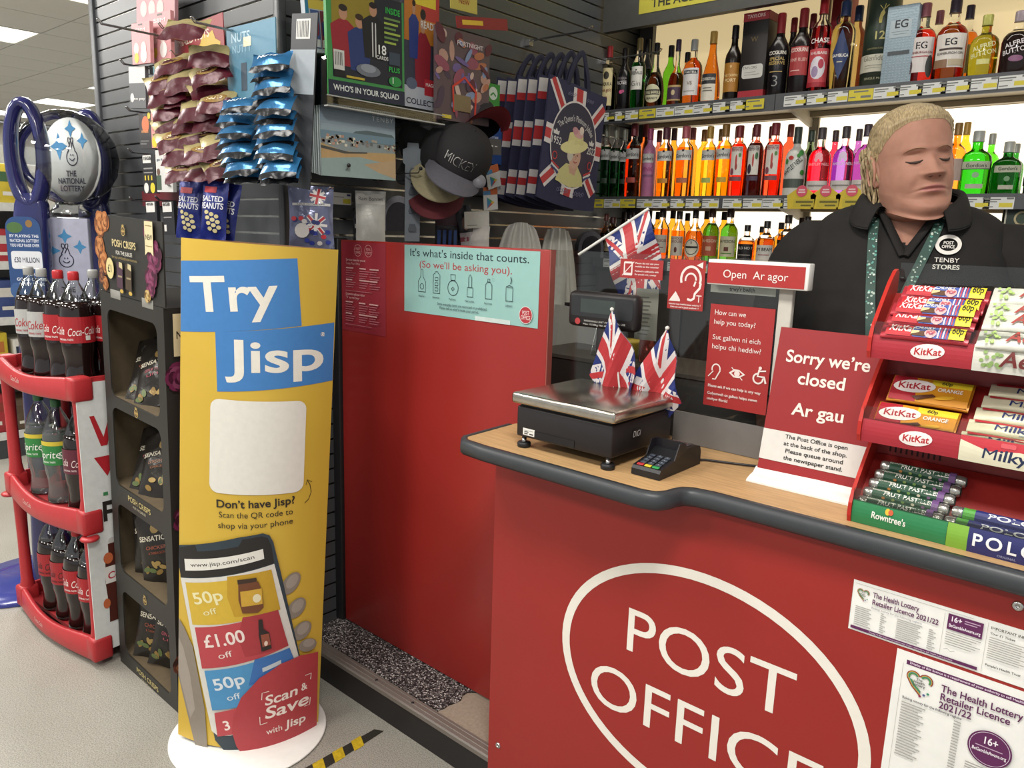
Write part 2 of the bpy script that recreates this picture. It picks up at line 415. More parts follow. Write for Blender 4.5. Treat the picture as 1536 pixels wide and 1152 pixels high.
# raised platform behind the counter
PZ = .107; YS = 1.372
b = B(); b.box((XS+.002, YS+.004, 0), (2.2, 3.355, PZ-.004), mat('platform_board', '8c8170', .7)); plat = struct(b.build('platform'))
b = B(); b.box((XS+.012, YS, 0), (2.2, YS+.004, PZ-.01), mat('riser_black', '1e1a1a', .45)); b.build('riser', plat)
b = B(); al = mat('nosing_aluminium', '8d857d', .45, .55, var=.1, stretch=(4, 60, 60))
prof = [(-.004, -.018), (-.006, -.004), (-.003, .001), (.008, .002), (.009, .0035), (.016, .0035), (.017, .002), (.024, .002), (.025, .0035), (.033, .0035), (.036, -.004), (.0, -.004), (.0, -.018)]
b.prism(prof, 0, 2.2-XS-.014, al, frame((XS+.013, YS, PZ), (0, 1, 0), (0, 0, 1)) )
b.build('nosing', plat)
for x in (-1.73, -1.56):
    q = B(); q.lathe([(.005, 0), (.005, .0005), (0, .001)], M_BLACK, 10, TR(x, YS+.012, PZ+.0034)); q.build('screw', plat)
b = B(); b.box((XS+.013, YS+.036, PZ-.004), (2.2, 3.355, PZ), mat('platform_vinyl', '96897a', .5, var=.12, scale=120)); b.build('vinyl', plat)
p = [(XS+.014, YS+.037), (-1.475, YS+.037)]; rr = random.Random(3); n = 9
for i in range(n+1):
    t = i/n; p.append((-1.475+.01*t+rr.uniform(-.012, .012), YS+.037+(1.60-YS-.037)*t))
p += [(-1.465, 3.3), (XS+.014, 3.3)]
b = B(); b.prism(p, 0, .004, M_FLECK, TR(0, 0, PZ)); b.build('flecked_mat', plat)

# hazard tape on the shop floor
t = thing('floor_tape', 'worn yellow and black hazard tape stuck to the floor beside the round white base', 'floor tape', (-1.72, 1.15, .0))
c = Cv(T=TR(0, 0, 0), d0=.0008); d = V((-1.50, 1.205))-V((-1.76, 1.105))
p0 = at(478, 1150, 2, 0); p1 = at(572, 1094, 2, 0); u = (p1-p0).normalized(); L = (p1-p0).length; W = .05
fr = frame((p0.x-u.x*.1-t.location.x, p0.y-u.y*.1-t.location.y, 0), u, (-u.y, u.x, 0)); c.T = fr
c.poly([(0, -W/2), (L+.1, -W/2+.012), (L+.085, W/2-.01), (0, W/2)], mat('tape_black', '2c2a24', .5))
for k in range(4):
    x = .005+k*.068; c.poly([(x, -W/2+.003), (x+.036, -W/2+.004), (x+.056, W/2-.004), (x+.02, W/2-.004)], mat('tape_yellow', 'b59a22', .5, var=.2, scale=90))
c.build('tape_strip', t)

# ================================================================ red counter
M_RED = mat('red_laminate', '922621', .33, var=.04, scale=3)
M_RIM = mat('rim_pvc', '35383b', .42, var=.05)
M_WOOD = mat('beech_worktop', 'b89467', .45, var=.16, scale=6, stretch=(2, 26, 26))
ZC = 1.02; YF = 1.35
ct = thing('shop_counter', 'red fronted shop counter with pale wood top and dark rubber edge', 'counter', (-1.22, YF, 0))
O = TR(1.22, -YF, 0)
b = B(); b.box((-1.22, YF, .0), (1.3, YF+.018, ZC-.03), M_RED, O); b.build('front_panel', ct)
b = B(); b.box((-1.22, YF+.018, .0), (-1.202, YF+.30, ZC-.03), M_RED, O); b.build('end_panel', ct)
FRONT = [(-1.236, 1.262), (-1.215, 1.242), (-1.15, 1.236), (-.735, 1.234), (-.708, 1.242), (-.697, 1.262), (-.694, 1.285), (-.685, 1.305), (-.665, 1.318), (-.63, 1.324), (-.5, 1.325), (1.3, 1.345)]
back = [(1.3, 1.64), (-1.22, 1.64), (-1.243, 1.43)]
b = B(); b.prism(FRONT+back, ZC-.03, ZC, M_WOOD, O); b.build('worktop', ct)
edge = [(-1.243, 1.43)]+FRONT; rs = []
sec = [(-.002, ZC+.0015), (.010, ZC+.0012), (.0165, ZC-.006), (.018, ZC-.017), (.0165, ZC-.027), (.010, ZC-.034), (-.002, ZC-.034)]
for i, p in enumerate(edge):
    a = V(edge[max(i-1, 0)]); c = V(edge[min(i+1, len(edge)-1)]); dv = (c-a).normalized(); nn = V((dv.y, -dv.x))
    rs.append([(p[0]+nn.x*s, p[1]+nn.y*s, z) for s, z in sec])
b = B(); b.rings(rs, M_RIM, True, O); b.build('edge_rim', ct)
for q in ((747, 1118), (1527, 909)):
    w = at(*q, 1, YF); b = B(); T = frame(w, (1, 0, 0), (0, 0, 1)); b.lathe([(.0085, 0), (.0085, .001), (.006, .003), (.003, .003), (.0028, .0012), (0, .0012)], M_STEEL, 16, O @ T); b.build('screw', ct)
# white roundel and lettering on the counter front
c = Cv(T=O @ frame((0, YF, 0), (1, 0, 0), (0, 0, 1)))
W_INK = mat('vinyl_white', 'e3ddd2', .4, var=.02)
cx, cz = -.647, .575; c.ring(cx, cz, .3465, .2635, .0215, W_INK, 72)
c.build('roundel', ct)
c = Cv(T=O @ frame((0, YF, 0), (1, 0, 0), (0, 0, 1)))
c.text('POST', -.635, .603, .107, W_INK, 0, 'c', fit=.385)
c.build('lettering', ct)
c = Cv(T=O @ frame((0, YF, 0), (1, 0, 0), (0, 0, 1)))
c.text('OFFICE', -.643, .443, .107, W_INK, 0, 'c', fit=.54)
c.build('lettering', ct)

# ================================================================ red hatch panel behind
YP = 1.55
t = thing('hatch_panel', 'tall plain red partition panel closing the gap left of the counter', 'partition', (-2.11, YP, PZ))
b = B(); b.box((0, 0, .006), (.875, .02, 1.35), M_RED, bev=.002); b.build('board', t)
b = B(); b.box((.8755, .0, .006), (.879, .02, 1.35), mat('edge_red', '8f4a42', .5)); b.build('edge_strip', t)
b = B(); b.box((-.045, -.012, 0.001), (-.002, .03, 1.355), mat('post_black', '1d1c1d', .4), bev=.003); b.build('post', t)
# ================================================================ drinks shelving behind the counter
M_LIP = mat('shelf_lip_grey', '56575a', .45, .2)
M_SHELF = mat('shelf_enamel', 'b7ad99', .45, var=.03)
def glowing(name, col, e): return mat(name, col, .6, var=.08, scale=1.2, emit=e, ecol=col)  # emission painted in for strip light falling on plain white back panels
ls = thing('drinks_shelving', 'tall backlit wall shelving of bottles behind the counter', 'shelving', (-2.13, 3.0, PZ))
O = TR(2.13, -3.0, -PZ)
SZ = [2.045, 1.667, 1.40]
b = B(); b.box((-2.13, 3.335, PZ), (2.1, 3.352, 2.86), mat('shelf_back', '8a8272', .6), O); b.build('back', ls)
def panel(x0, x1, z0, z1, m, nm='glow_panel'):
    q = B(); q.box((x0, 3.318, z0), (x1, 3.335, z1), m, O); q.build(nm, ls)
GLOW_T = glowing('glow_cream', 'f0d8a4', .62); GLOW_M = glowing('glow_white', 'fff3dc', 1.5); GLOW_L = glowing('glow_low', 'fff6e4', 1.35)
for x0, x1 in ((-2.06, -1.29), (-1.25, -.28), (-.24, .75), (.79, 1.8)):
    panel(x0, x1, SZ[0]+.01, 2.84, GLOW_T); panel(x0, x1, SZ[1]+.01, SZ[0]-.05, GLOW_M); panel(x0, x1, SZ[2]+.01, SZ[1]-.05, GLOW_L)
b = B(); b.box((-2.13, 3.29, PZ), (-2.06, 3.335, 2.84), M_LIP, O); b.build('upright', ls)
for x in (-1.27, -.26, .77):
    b = B(); b.box((x-.02, 3.305, PZ), (x+.02, 3.335, 2.84), mat('upright_enamel', 'a89d86', .5), O); b.build('upright', ls)
TK = [mat('ticket_white', 'dfe0dc', .5, var=.02), mat('ticket_yellow', 'd9c93f', .5, var=.03), mat('ticket_ink', '777873', .5)]
tk = []
for kind in (0, 1):
    c = Cv(T=frame((0, 0, 0), (1, 0, 0), (0, 0, 1)), d0=.0004)
    if kind == 0:
        c.rect(0, 0, .088, .038, TK[0]); c.rect(.046, .006, .084, .02, TK[1]); c.rect(.004, .029, .05, .033, TK[2]); c.rect(.004, .022, .04, .025, TK[2]); c.rect(.066, .031, .086, .037, TK[2]); c.rect(.004, .006, .03, .009, TK[2])
    else:
        c.rect(0, 0, .088, .038, TK[1]); c.rect(.02, .028, .07, .033, TK[2]); c.rect(.045, .008, .08, .016, TK[2]); c.rect(.006, .01, .028, .014, TK[2])
    o = c.build('price_ticket'); tk.append(o)
NT = 0
def shelf(z, lip_h, seam, tks, depth=.33):
    s = B(); s.box((-2.13, 3.006, z-.028), (2.0, 3.318, z), M_SHELF, O); so = s.build('shelf', ls)
    s = B(); s.box((-2.128, 2.996, z-lip_h), (seam-.002, 3.006, z+.002), M_LIP, O); s.box((seam+.002, 2.993, z-lip_h), (2.0, 3.006, z+.002), M_LIP, O); s.build('ticket_strip', so)
    s = B(); s.box((-2.06, 3.27, z-.05), (2.0, 3.30, z-.029), mat('shelf_rail', '9c8f76', .5), O); s.build('rail', so)
    for x in (-1.27, -.26, .77):
        T = O @ frame((x-.006, 3.318, z-.028), (0, -1, 0), (0, 0, 1)); s = B(); s.prism([(0, 0), (.29, 0), (.29, -.012), (.05, -.055), (0, -.06)], 0, .012, M_SHELF, T); s.build('bracket', so)
    for px, k in tks:
        w = at(px, 0, 1, 2.99); x = pxw(px, 1, 2.99, z-.02).x
        o = tk[k].copy(); COL.objects.link(o); o.parent = so; o.location = (x+2.13, 2.9915-3.0, z-.048-PZ)
    return so
shelf(SZ[0], .058, -1.31, [(898, 0), (913, 0), (933, 0), (957, 1), (984, 0), (1012, 0), (1040, 0), (1065, 0), (1088, 0), (1114, 1), (1176, 0), (1206, 0), (1236, 0), (1272, 1), (1310, 0), (1343, 0), (1377, 0), (1412, 0), (1452, 0), (1497, 0)])
shelf(SZ[1], .048, -1.31, [(882, 1), (906, 0), (930, 1), (953, 0), (979, 0), (1001, 0), (1025, 0), (1049, 0), (1084, 0), (1112, 0), (1143, 0), (1171, 0), (1190, 1), (1230, 1), (1270, 1), (1440, 0), (1475, 0)])
shelf(SZ[2], .048, -1.31, [(905+i*32, 0) for i in range(8)])
for o in tk: bpy.data.objects.remove(o)
# promotional toppers on the middle shelf lip
for k, px in enumerate((1202, 1238, 1277)):
    w = pxw(px, 1, 2.985, SZ[1]-.01)
    t = thing('shelf_talker', ['yellow shelf offer card with a pink disc below the white speckled bottle', 'yellow shelf offer card with a pink disc below the red gin bottle', 'yellow shelf offer card with a pink disc nearest the woman'][k], 'offer card', (w.x, 2.985, SZ[1]-.05), group='yellow offer cards on the middle shelf')
    c = Cv(T=frame((0, 0, 0), (1, 0, .0), (0, 0, 1))); c.poly([(-.05, 0), (.05, 0), (.056, .05), (.02, .075), (-.02, .075), (-.056, .05)], 'd8bd35'); c.rect(-.03, .006, .05, .036, 'c9b53a'); c.rect(-.02, .022, .045, .03, '6d6427'); c.rect(.0, .01, .04, .016, '6d6427'); c.build('card', t)
    c = Cv(T=frame((0, -.002, 0), (1, 0, .0), (0, 0, 1))); c.ell(0, .066, .021, .021, 'd8576b'); c.rect(-.012, .068, .012, .073, 'f0d0cf'); c.rect(-.014, .059, .014, .064, 'f0d0cf'); c.build('disc', t)
# header with the yellow age sign
b = B(); b.box((-2.13, 2.985, 2.375), (2.1, 3.02, 2.86), mat('header_grey', '4c4c49', .5), O); b.build('header', ls)
t = thing('age_sign', 'yellow age check sign on the grey header above the drinks shelves', 'sign', (-1.945, 2.984, 2.423))
c = Cv(T=frame((0, 0, 0), (1, 0, 0), (0, 0, 1))); c.rect(0, 0, .95, .21, 'c3bb4a'); c.build('panel', t)
c = Cv(T=frame((0, -.001, 0), (1, 0, 0), (0, 0, 1))); c.text('THE AGE OF', .062, .018, .036, '3a3a35', 1, 'l'); c.text('IF YOU ARE LUCKY ENOUGH TO LOOK UNDER', .05, .075, .03, '3a3a35', 1, 'l', fit=.8); c.build('lettering', t)
b = B(); b.box((-2.13, 3.03, PZ), (2.0, 3.318, 1.345), mat('base_cabinet', '2d2926', .5), O)
b.build('base_cabinet', ls)
for i in range(9):
    b = B(); b.box((-2.1+i*.45, 3.012, PZ+.08), (-1.66+i*.45, 3.03, 1.33), mat('cabinet_door', '37312d', .45), O, bev=.003); b.build('door', ls)

# ---------------------------------------------------------------- bottles
PROF = {
 'gin': [(0, 0), (.9, 0), (1, .015), (1, .62), (.96, .68), (.74, .735), (.48, .765), (.41, .79), (.40, .90)],
 'std': [(0, 0), (.9, 0), (1, .02), (1, .56), (.95, .62), (.7, .69), (.46, .745), (.39, .79), (.38, .90)],
 'wine': [(0, 0), (.9, 0), (1, .02), (1, .54), (.93, .61), (.64, .68), (.43, .73), (.38, .78), (.37, .90)],
 'cone': [(0, 0), (.9, 0), (1, .02), (1, .14), (.96, .26), (.8, .43), (.55, .58), (.38, .70), (.34, .78), (.33, .90)],
 'barrel': [(0, 0), (.75, 0), (.92, .04), (1, .16), (1, .3), (.86, .43), (.55, .55), (.32, .64), (.28, .7), (.27, .90)],
 'flared': [(0, 0), (.96, 0), (1, .03), (.96, .25), (.9, .38), (.74, .47), (.4, .55), (.27, .62), (.25, .9)],
 'squat': [(0, 0), (.95, 0), (1, .02), (1, .52), (.93, .60), (.75, .655), (.42, .70), (.34, .73), (.33, .90)],
 'round': [(0, 0), (.7, 0), (.9, .03), (1, .14), (1, .4), (.9, .52), (.6, .62), (.36, .68), (.3, .74), (.29, .9)],
}
M_CLEARG = glassy('ffffff', .01, 1.3)
ORD = ['first', 'second', 'third', 'fourth', 'fifth', 'sixth', 'seventh', 'eighth', 'ninth', 'tenth', 'eleventh', 'twelfth', 'thirteenth', 'fourteenth', 'fifteenth', 'sixteenth', 'seventeenth', 'eighteenth', 'nineteenth', 'twentieth', 'twenty-first', 'twenty-second']
def bottle(px, ytop, w, z, row, prof, liq, cap, desc, where, lab=None, txt=(), neck=None, capz=.83, flat=1., opaque=False, ang=-78, grp=None):
    y = {0: 3.07, 1: 3.19, 2: 3.28}[row]
    base = at(px, 576, 1, y)
    p = pxw(px, 1, y, z+.12); d = (p-CAM).dot(FW); top = at(px+(px-578)*.007, ytop, 1, y).z; h = top-z; r = w/2*d/F/1.13
    t = thing('bottle', desc+', '+where, 'bottle', (p.x, y, z+.001), group=grp)
    P = PROF[prof]; g = B()
    lm = mat('liquid_'+liq, liq, .06, trans=0 if opaque else 1, ior=1.36, var=0) if not opaque else mat('opaque_'+liq, liq, .25, var=.05)
    body = [(a*r, q*h) for a, q in P]
    if neck:
        kz = neck*h; lo = [q for q in body if q[1] <= kz]; hi = [q for q in body if q[1] > kz]
        a = lo[-1]; c_ = hi[0]; f_ = (kz-a[1])/(c_[1]-a[1]); mid = (a[0]+(c_[0]-a[0])*f_, kz)
        g.lathe(lo+[mid], lm, 20, sy=flat); g.lathe([(mid[0]*.99, mid[1]+.0005)]+hi, M_CLEARG, 20, sy=flat)
    else: g.lathe(body, lm, 20, sy=flat)
    g.build('glass', t)
    rc = max(body[-1][0]*1.12, .0115); c = B(); cm = mat('cap_'+cap, cap, .35, .15, var=.05)
    c.lathe([(rc*1.02, capz*h), (rc*1.05, (capz+.004)*h), (rc, (capz+.02)*h), (rc, .985*h), (rc*.9, h), (0, h)], cm, 14); c.build('cap', t)
    if lab:
        col, z0, z1, span = lab[:4]; k = math.radians(ang); sp = math.radians(span)
        rp = lambda v: max([aa for aa in [r+.0] ])
        fn = lambda u, v, dd: ((r+dd)*math.cos(k+u/r), (r*flat+dd)*math.sin(k+u/r), v)
        cv = Cv(fn, d0=.0006, sub=r*.25); W = r*sp
        shape = lab[4] if len(lab) > 4 else 'rect'
        if shape == 'oval': cv.ell(0, (z0+z1)/2*h, W/2, (z1-z0)*h/2, col)
        elif shape == 'diamond': cv.clipfill([(-W/2, (z0+z1)/2*h), (0, z0*h), (W/2, (z0+z1)/2*h), (0, z1*h)], col)
        elif shape != 'none': cv.rect(-W/2, z0*h, W/2, z1*h, col)
        for a in txt:
            if a[0] == '#': cv.rect(a[2]*W/2, a[3]*h, a[4]*W/2, a[5]*h, a[1])
            elif a[0] == 'o': cv.ell(a[2]*W/2, a[3]*h, a[4]*W/2, a[5]*h, a[1], 14)
            else:
                s_, col_, zz, hh = a[:4]; wf = a[4] if len(a) > 4 else 1
                wid = text_geo(s_, 1)[2]*hh*h/.73; mw = W*.92
                cv.text(s_, 0, zz*h, hh*h, col_, wf, 'c', fit=min(wid, mw), rot=a[5] if len(a) > 5 else 0)
        cv.build('paper_label', t)
    return t
def row(items, z, shelf, rowi):
    n = 0
    for it in items:
        kw = dict(it[7]) if len(it) > 7 else {}
        wh = ORD[n]+' from left, '+('front' if rowi == 0 else 'back')+' row, '+shelf+' shelf'; n += 1
        px, ytop, w, prof, liq, cap, desc = it[:7]
        bottle(px, ytop, w, z, rowi, prof, liq, cap, desc, wh, grp='bottles on the '+shelf+' drinks shelf', **kw)
W_, K_ = 'dedbd2', '26231f'
row([
 (913, 70, 26, 'squat', '3a2410', 'b83a40', 'dark bottle with cream label, red cap', dict(neck=.6, lab=('d6c795', .1, .66, 95), txt=[('o', '2f2a1f', 0, .55, .45, .06), ('TEQUILA', K_, .4, .05), ('rose gold', '8a4a30', .31, .05), ('#', '6b2d25', -.3, .2, .3, .235)])),
 (936, 73, 25, 'wine', '141012', '1c191b', 'black liqueur bottle with a pink flower', dict(opaque=True, lab=('141012', .1, .6, 100, 'none'), txt=[('ROSE', 'cfc7c9', .42, .055), ('TEQUILA', '8f7f86', .5, .03), ('o', 'd8588c', 0, .3, .3, .03), ('o', 'b5447a', .3, .31, .2, .025)])),
 (957, 58, 24, 'std', '1d8a33', '6d5f3a', 'green gin bottle with white label', dict(neck=.66, lab=(W_, .28, .6, 105), txt=[('o', K_, 0, .55, .12, .012), ('GREENALLS', K_, .49, .045), ('Gin', K_, .33, .075, 2)])),
 (983, 65, 31, 'barrel', '5b2a12', '17151a', 'round brandy bottle with oval cream label', dict(neck=.55, lab=('cfcaa9', .08, .36, 110, 'oval'), txt=[('#', '3b382d', -.92, .2, .92, .28), ('THREE BARRELS', 'e0d9b8', .215, .045), ('BRANDY', K_, .13, .035)])),
 (1015, 60, 30, 'flared', '6a3016', '3a2b45', 'flared cognac bottle with purple cap', dict(neck=.5, lab=('4a3346', .09, .3, 95), txt=[('#', 'b79a66', -1, .28, 1, .31), ('#', 'b79a66', -1, .08, 1, .1), ('o', 'c9b48b', 0, .2, .25, .04)])),
 (1039, 60, 32, 'squat', 'e2762a', 'a8a9a8', 'amber cognac bottle with white label', dict(lab=('d9d6d4', .14, .55, 105), neck=.72, txt=[('#', '272c3d', -.85, .46, .85, .52), ('MARTELL', 'e6e2d8', .472, .036), ('VS', '8c7b6a', .3, .055), ('#', '8f8a84', -.7, .2, .6, .21)])),
 (1067, 48, 33, 'cone', 'f08a28', 'c09a50', 'bright orange conical brandy bottle', dict(lab=('d8d2c4', .03, .4, 88), txt=[('#', '2c2c30', -1, .26, 1, .4), ('CHRISTIAN', 'd8d2c4', .31, .04), ('#', '706a60', -.7, .16, .6, .175), ('#', '706a60', -.7, .2, .5, .21)])),
 (1099, 39, 28, 'wine', '1a1310', '1b191b', 'black port bottle with amber label', dict(opaque=True, lab=('a9742a', .12, .5, 120), txt=[('FINE TAWNY', 'e2c790', .32, .035), ('PORT', 'e8d2a4', .25, .045), ('o', 'd2b070', 0, .45, .12, .02)])),
 (1167, 21, 33, 'wine', '171316', '9b2f35', 'black port bottle with gold lettering', dict(opaque=True, capz=.76, lab=('171316', .1, .6, 120, 'none'), txt=[('COCKBURNS', 'e4ded2', .5, .042), ('SPECIAL', 'b79d5f', .43, .04), ('RESERVE', 'b79d5f', .38, .04), ('#', 'b79d5f', -.6, .29, .6, .3), ('3', '8d8c8a', .12, .14, 2)])),
 (1200, 14, 36, 'wine', '1a1315', '8e2b32', 'black port bottle with square red label', dict(opaque=True, capz=.78, lab=('a33a3c', .22, .55, 100), txt=[('COCKBURNS', 'e9d8cf', .49, .045), ('FINE RUBY', 'd8a8a0', .38, .04), ('#', 'e0b8b0', -.8, .27, .2, .28)])),
 (1229, -2, 33, 'gin', 'a3202c', 'a8242f', 'red gin bottle with pale burst label', dict(lab=('c34a52', .06, .46, 125), neck=.7, txt=[('o', 'd9d4dc', 0, .26, .7, .12), ('o', '9a86a8', -.2, .22, .3, .06), ('o', 'b03a4e', .3, .3, .25, .05), ('CHASE', 'ead9d6', .52, .05), ('RHUBARB', 'ead9d6', .4, .03), ('#', 'a02431', -1, .06, 1, .11)])),
 (1262, 3, 38, 'gin', 'f2e8c0', '27375c', 'clear bottle with navy diamond label and navy cap', dict(lab=('25355f', .12, .68, 85, 'diamond'), txt=[('SAMBUCA', 'e6e3da', .37, .035), ('#', 'c9c3a8', -.3, .31, .3, .32)])),
 (1383, 6, 42, 'squat', 'ff3a2e', '9c6068', 'scarlet gin bottle with dusty pink cap', dict(neck=.66, lab=('d6cdca', .13, .56, 112), txt=[('EG', '242225', .42, .085), ('EDINBURGH GIN', '7b2a30', .36, .028), ('#', 'a8343a', -.7, .32, .7, .33), ('o', '59474c', -.8, .2, .28, .1), ('o', '4a4a48', .75, .2, .32, .14)])),
 (1427, 0, 49, 'squat', '9a5222', '3c3340', 'brown gin bottle with white label and dark cap', dict(lab=('dbd5cd', .15, .56, 118), neck=.66, txt=[('EG', '26242a', .42, .085), ('#', '4a3a36', -.7, .36, .75, .385), ('EDINBURGH GIN', '5a5550', .31, .03), ('#', '8a6a50', -1, .15, -.1, .25), ('#', 'b7a98f', -.05, .17, .95, .25)])),
 (1478, 23, 44, 'squat', 'b8b534', 'a3a356', 'olive yellow flavoured gin bottle with green cap', dict(lab=('b8b534', .2, .55, 120, 'none'), txt=[('ALFRED', 'dcd89f', .45, .075, 1, .25), ('BUTTON', 'dcd89f', .34, .075, 1, .2), ('#', 'd2ce86', -.4, .2, .4, .28)])),
 (1527, 17, 46, 'squat', '241c24', '8d8088', 'nearly black flavoured gin bottle', dict(neck=.66, lab=('241c24', .2, .55, 120, 'none'), txt=[('ALFRED', 'ddd6d8', .45, .075, 1, .25), ('BUTTON', 'ddd6d8', .34, .075, 1, .2), ('o', '8a5b7d', 0, .24, .45, .05)])),
], SZ[0], 'top', 0)
row([
 (968, 60, 22, 'std', '2a6b35', '1c1b1e', 'green bottle with black cap', dict(neck=.6)), (1004, 69, 24, 'wine', '7fe03a', '1b1b1d', 'vivid green bottle with black cap'), (1029, 79, 22, 'std', 'f0902c', '1c1b1e', 'orange bottle with black cap'),
 (1185, 28, 26, 'wine', '1f1a1c', '8e2b32', 'dark bottle with red cap', dict(opaque=True)), (1213, 22, 26, 'wine', '1f1a1c', '7d2a32', 'dark bottle with maroon cap', dict(opaque=True)), (1281, 10, 30, 'gin', 'e6d79a', '27375c', 'clear bottle with navy cap'),
 (1403, 17, 34, 'squat', 'ff3a2e', '9c6068', 'scarlet bottle with dusty pink cap', dict(neck=.66)), (1448, 9, 36, 'squat', 'ff8a2c', '3c3340', 'orange bottle with dark cap', dict(neck=.66, lab=('b5a15a', .15, .5, 100)))], SZ[0], 'top', 1)
GL_ = lambda c2: dict(lab=('d9d8d2', .52, .66, 118), neck=.7, flat=.85, txt=[("Gordon's", '2a2826', .555, .055), ('#', '2c2a28', -.12, .64, .12, .67), ('#', c2, -.6, .2, .6, .27)])
BF_ = dict(lab=('ddd6cb', .3, .7, 78), neck=.74, flat=.9, txt=[('BEEFEATER', '8e2b2e', .635, .055), ('o', 'b8443c', 0, .5, .16, .09), ('o', 'a03a36', .05, .42, .2, .05), ('o', '8a4a58', -.6, .35, .3, .05), ('o', '5a8a48', .55, .58, .22, .03), ('#', '7d4a50', -1.02, .22, 1.02, .28)])
BF2 = dict(BF_); BF2['txt'] = [('BEEFEATER', '4a2f44', .635, .055), ('o', 'b8443c', 0, .5, .16, .09), ('o', '3a2c3e', -.55, .38, .35, .07), ('o', '3a6a3c', .55, .56, .25, .05), ('#', '4a3a50', -1.02, .22, 1.02, .28)]
WN = lambda c1, c2: dict(lab=('cfc8c4', .08, .22, 125), flat=.9, neck=.72, txt=[('o', c1, 0, .58, .3, .05), ('o', c1, -.2, .53, .14, .04), ('o', c1, .2, .53, .14, .04), ('WHITLEY NEILL', c1, .44, .042), ('#', '8a8480', -.7, .14, .7, .16)])
row([
 (908, 188, 20, 'gin', '114d22', '7d7f72', 'dark green gin bottle with grey cap', GL_('2a3a2c')), (922, 191, 19, 'gin', '0f5a22', '8a8a7c', 'green gin bottle with pale grey cap', dict(GL_('2a3a2c'))), (935, 194, 17, 'gin', '104a20', '85867a', 'slim green gin bottle with grey cap', GL_('2a3a2c')),
 (949, 186, 27, 'gin', 'f2662c', '6d2630', 'orange red gin bottle with maroon cap', GL_('a8463a')), (973, 193, 22, 'gin', 'c77fa6', 'a0456a', 'opaque pink gin bottle with pink cap', dict(opaque=True, lab=('d9d6d2', .5, .63, 118), txt=[("Gordon's", '2a2826', .535, .05), ('PINK', 'a84a7c', .38, .06), ('#', '8a5a7a', -1, .3, 1, .33)])),
 (997, 192, 29, 'gin', 'f5a423', '5d2f3c', 'orange gin bottle with plum cap', GL_('c98a35')), (1026, 190, 31, 'gin', 'f39a2e', 'b8606a', 'peach gin bottle with pink cap', GL_('b56a4c')), (1062, 190, 25, 'gin', 'f3c42a', 'b28c40', 'yellow gin bottle with gold cap', GL_('a8b45c')), (1085, 187, 28, 'gin', 'f5b820', '8f6a35', 'golden yellow gin bottle with bronze cap', GL_('c9a23a')),
 (1106, 189, 29, 'gin', 'f0502c', '7d2a2c', 'orange red bottle with illustrated white label', BF_), (1131, 187, 28, 'gin', '3c2b38', '6d2a30', 'dark plum bottle with illustrated white label', BF2), (1159, 185, 31, 'gin', 'f25a32', '7d2a30', 'tall red orange bottle with illustrated white label', BF_),
 (1193, 191, 35, 'squat', 'd4d4cd', '3a4540', 'white bottle speckled with green and red fruit', dict(opaque=True, flat=.9, capz=.76, lab=('4a544c', .12, .25, 140), txt=[('WHITLEY NEILL', '33423a', .4, .07, 1, .75), ('o', '3f8a3a', .5, .62, .2, .04), ('o', '3f8a3a', .7, .34, .2, .04), ('o', 'c23a34', -.25, .55, .2, .03), ('o', '3f8a3a', -.6, .5, .14, .04), ('o', '3f8a3a', .3, .58, .14, .03)])),
 (1229, 192, 37, 'squat', 'ff2f4c', '4a4346', 'bright pink red gin bottle with grey cap', WN('ffb0b8', 0)), (1265, 190, 36, 'squat', 'b875d8', '4a4346', 'lilac gin bottle with grey cap', WN('e6d0ea', 0)), (1297, 187, 36, 'squat', '9a3f9c', '4a3e48', 'violet gin bottle half behind the woman', WN('e6c0e6', 0)),
 (1432, 185, 34, 'squat', 'ff9a2c', '8a6a3a', 'orange bottle just right of the woman', dict(lab=('a8948a', .2, .5, 100))),
 (1464, 197, 49, 'squat', '2fb61c', 'b8bab4', 'large green gin bottle with pale cap', dict(flat=.6, capz=.83, lab=('aeb09a', .4, .52, 112), txt=[("Gordon's", '3a4a34', .43, .06), ('#', '2c3a2c', -1.04, .395, 1.04, .41), ('o', '8ab088', 0, .31, .22, .045), ('#', 'a9a998', -.55, .1, .55, .17)])),
 (1512, 213, 45, 'squat', '1f6a26', 'b8bab4', 'small green gin bottle with pale cap', dict(flat=.6, capz=.8, lab=('aeb09a', .42, .55, 112), txt=[("Gordon's", '3a4a34', .46, .065), ('o', '6a9068', 0, .3, .2, .05), ('#', 'a9a998', -.5, .1, .5, .18)])),
], SZ[1], 'middle', 0)
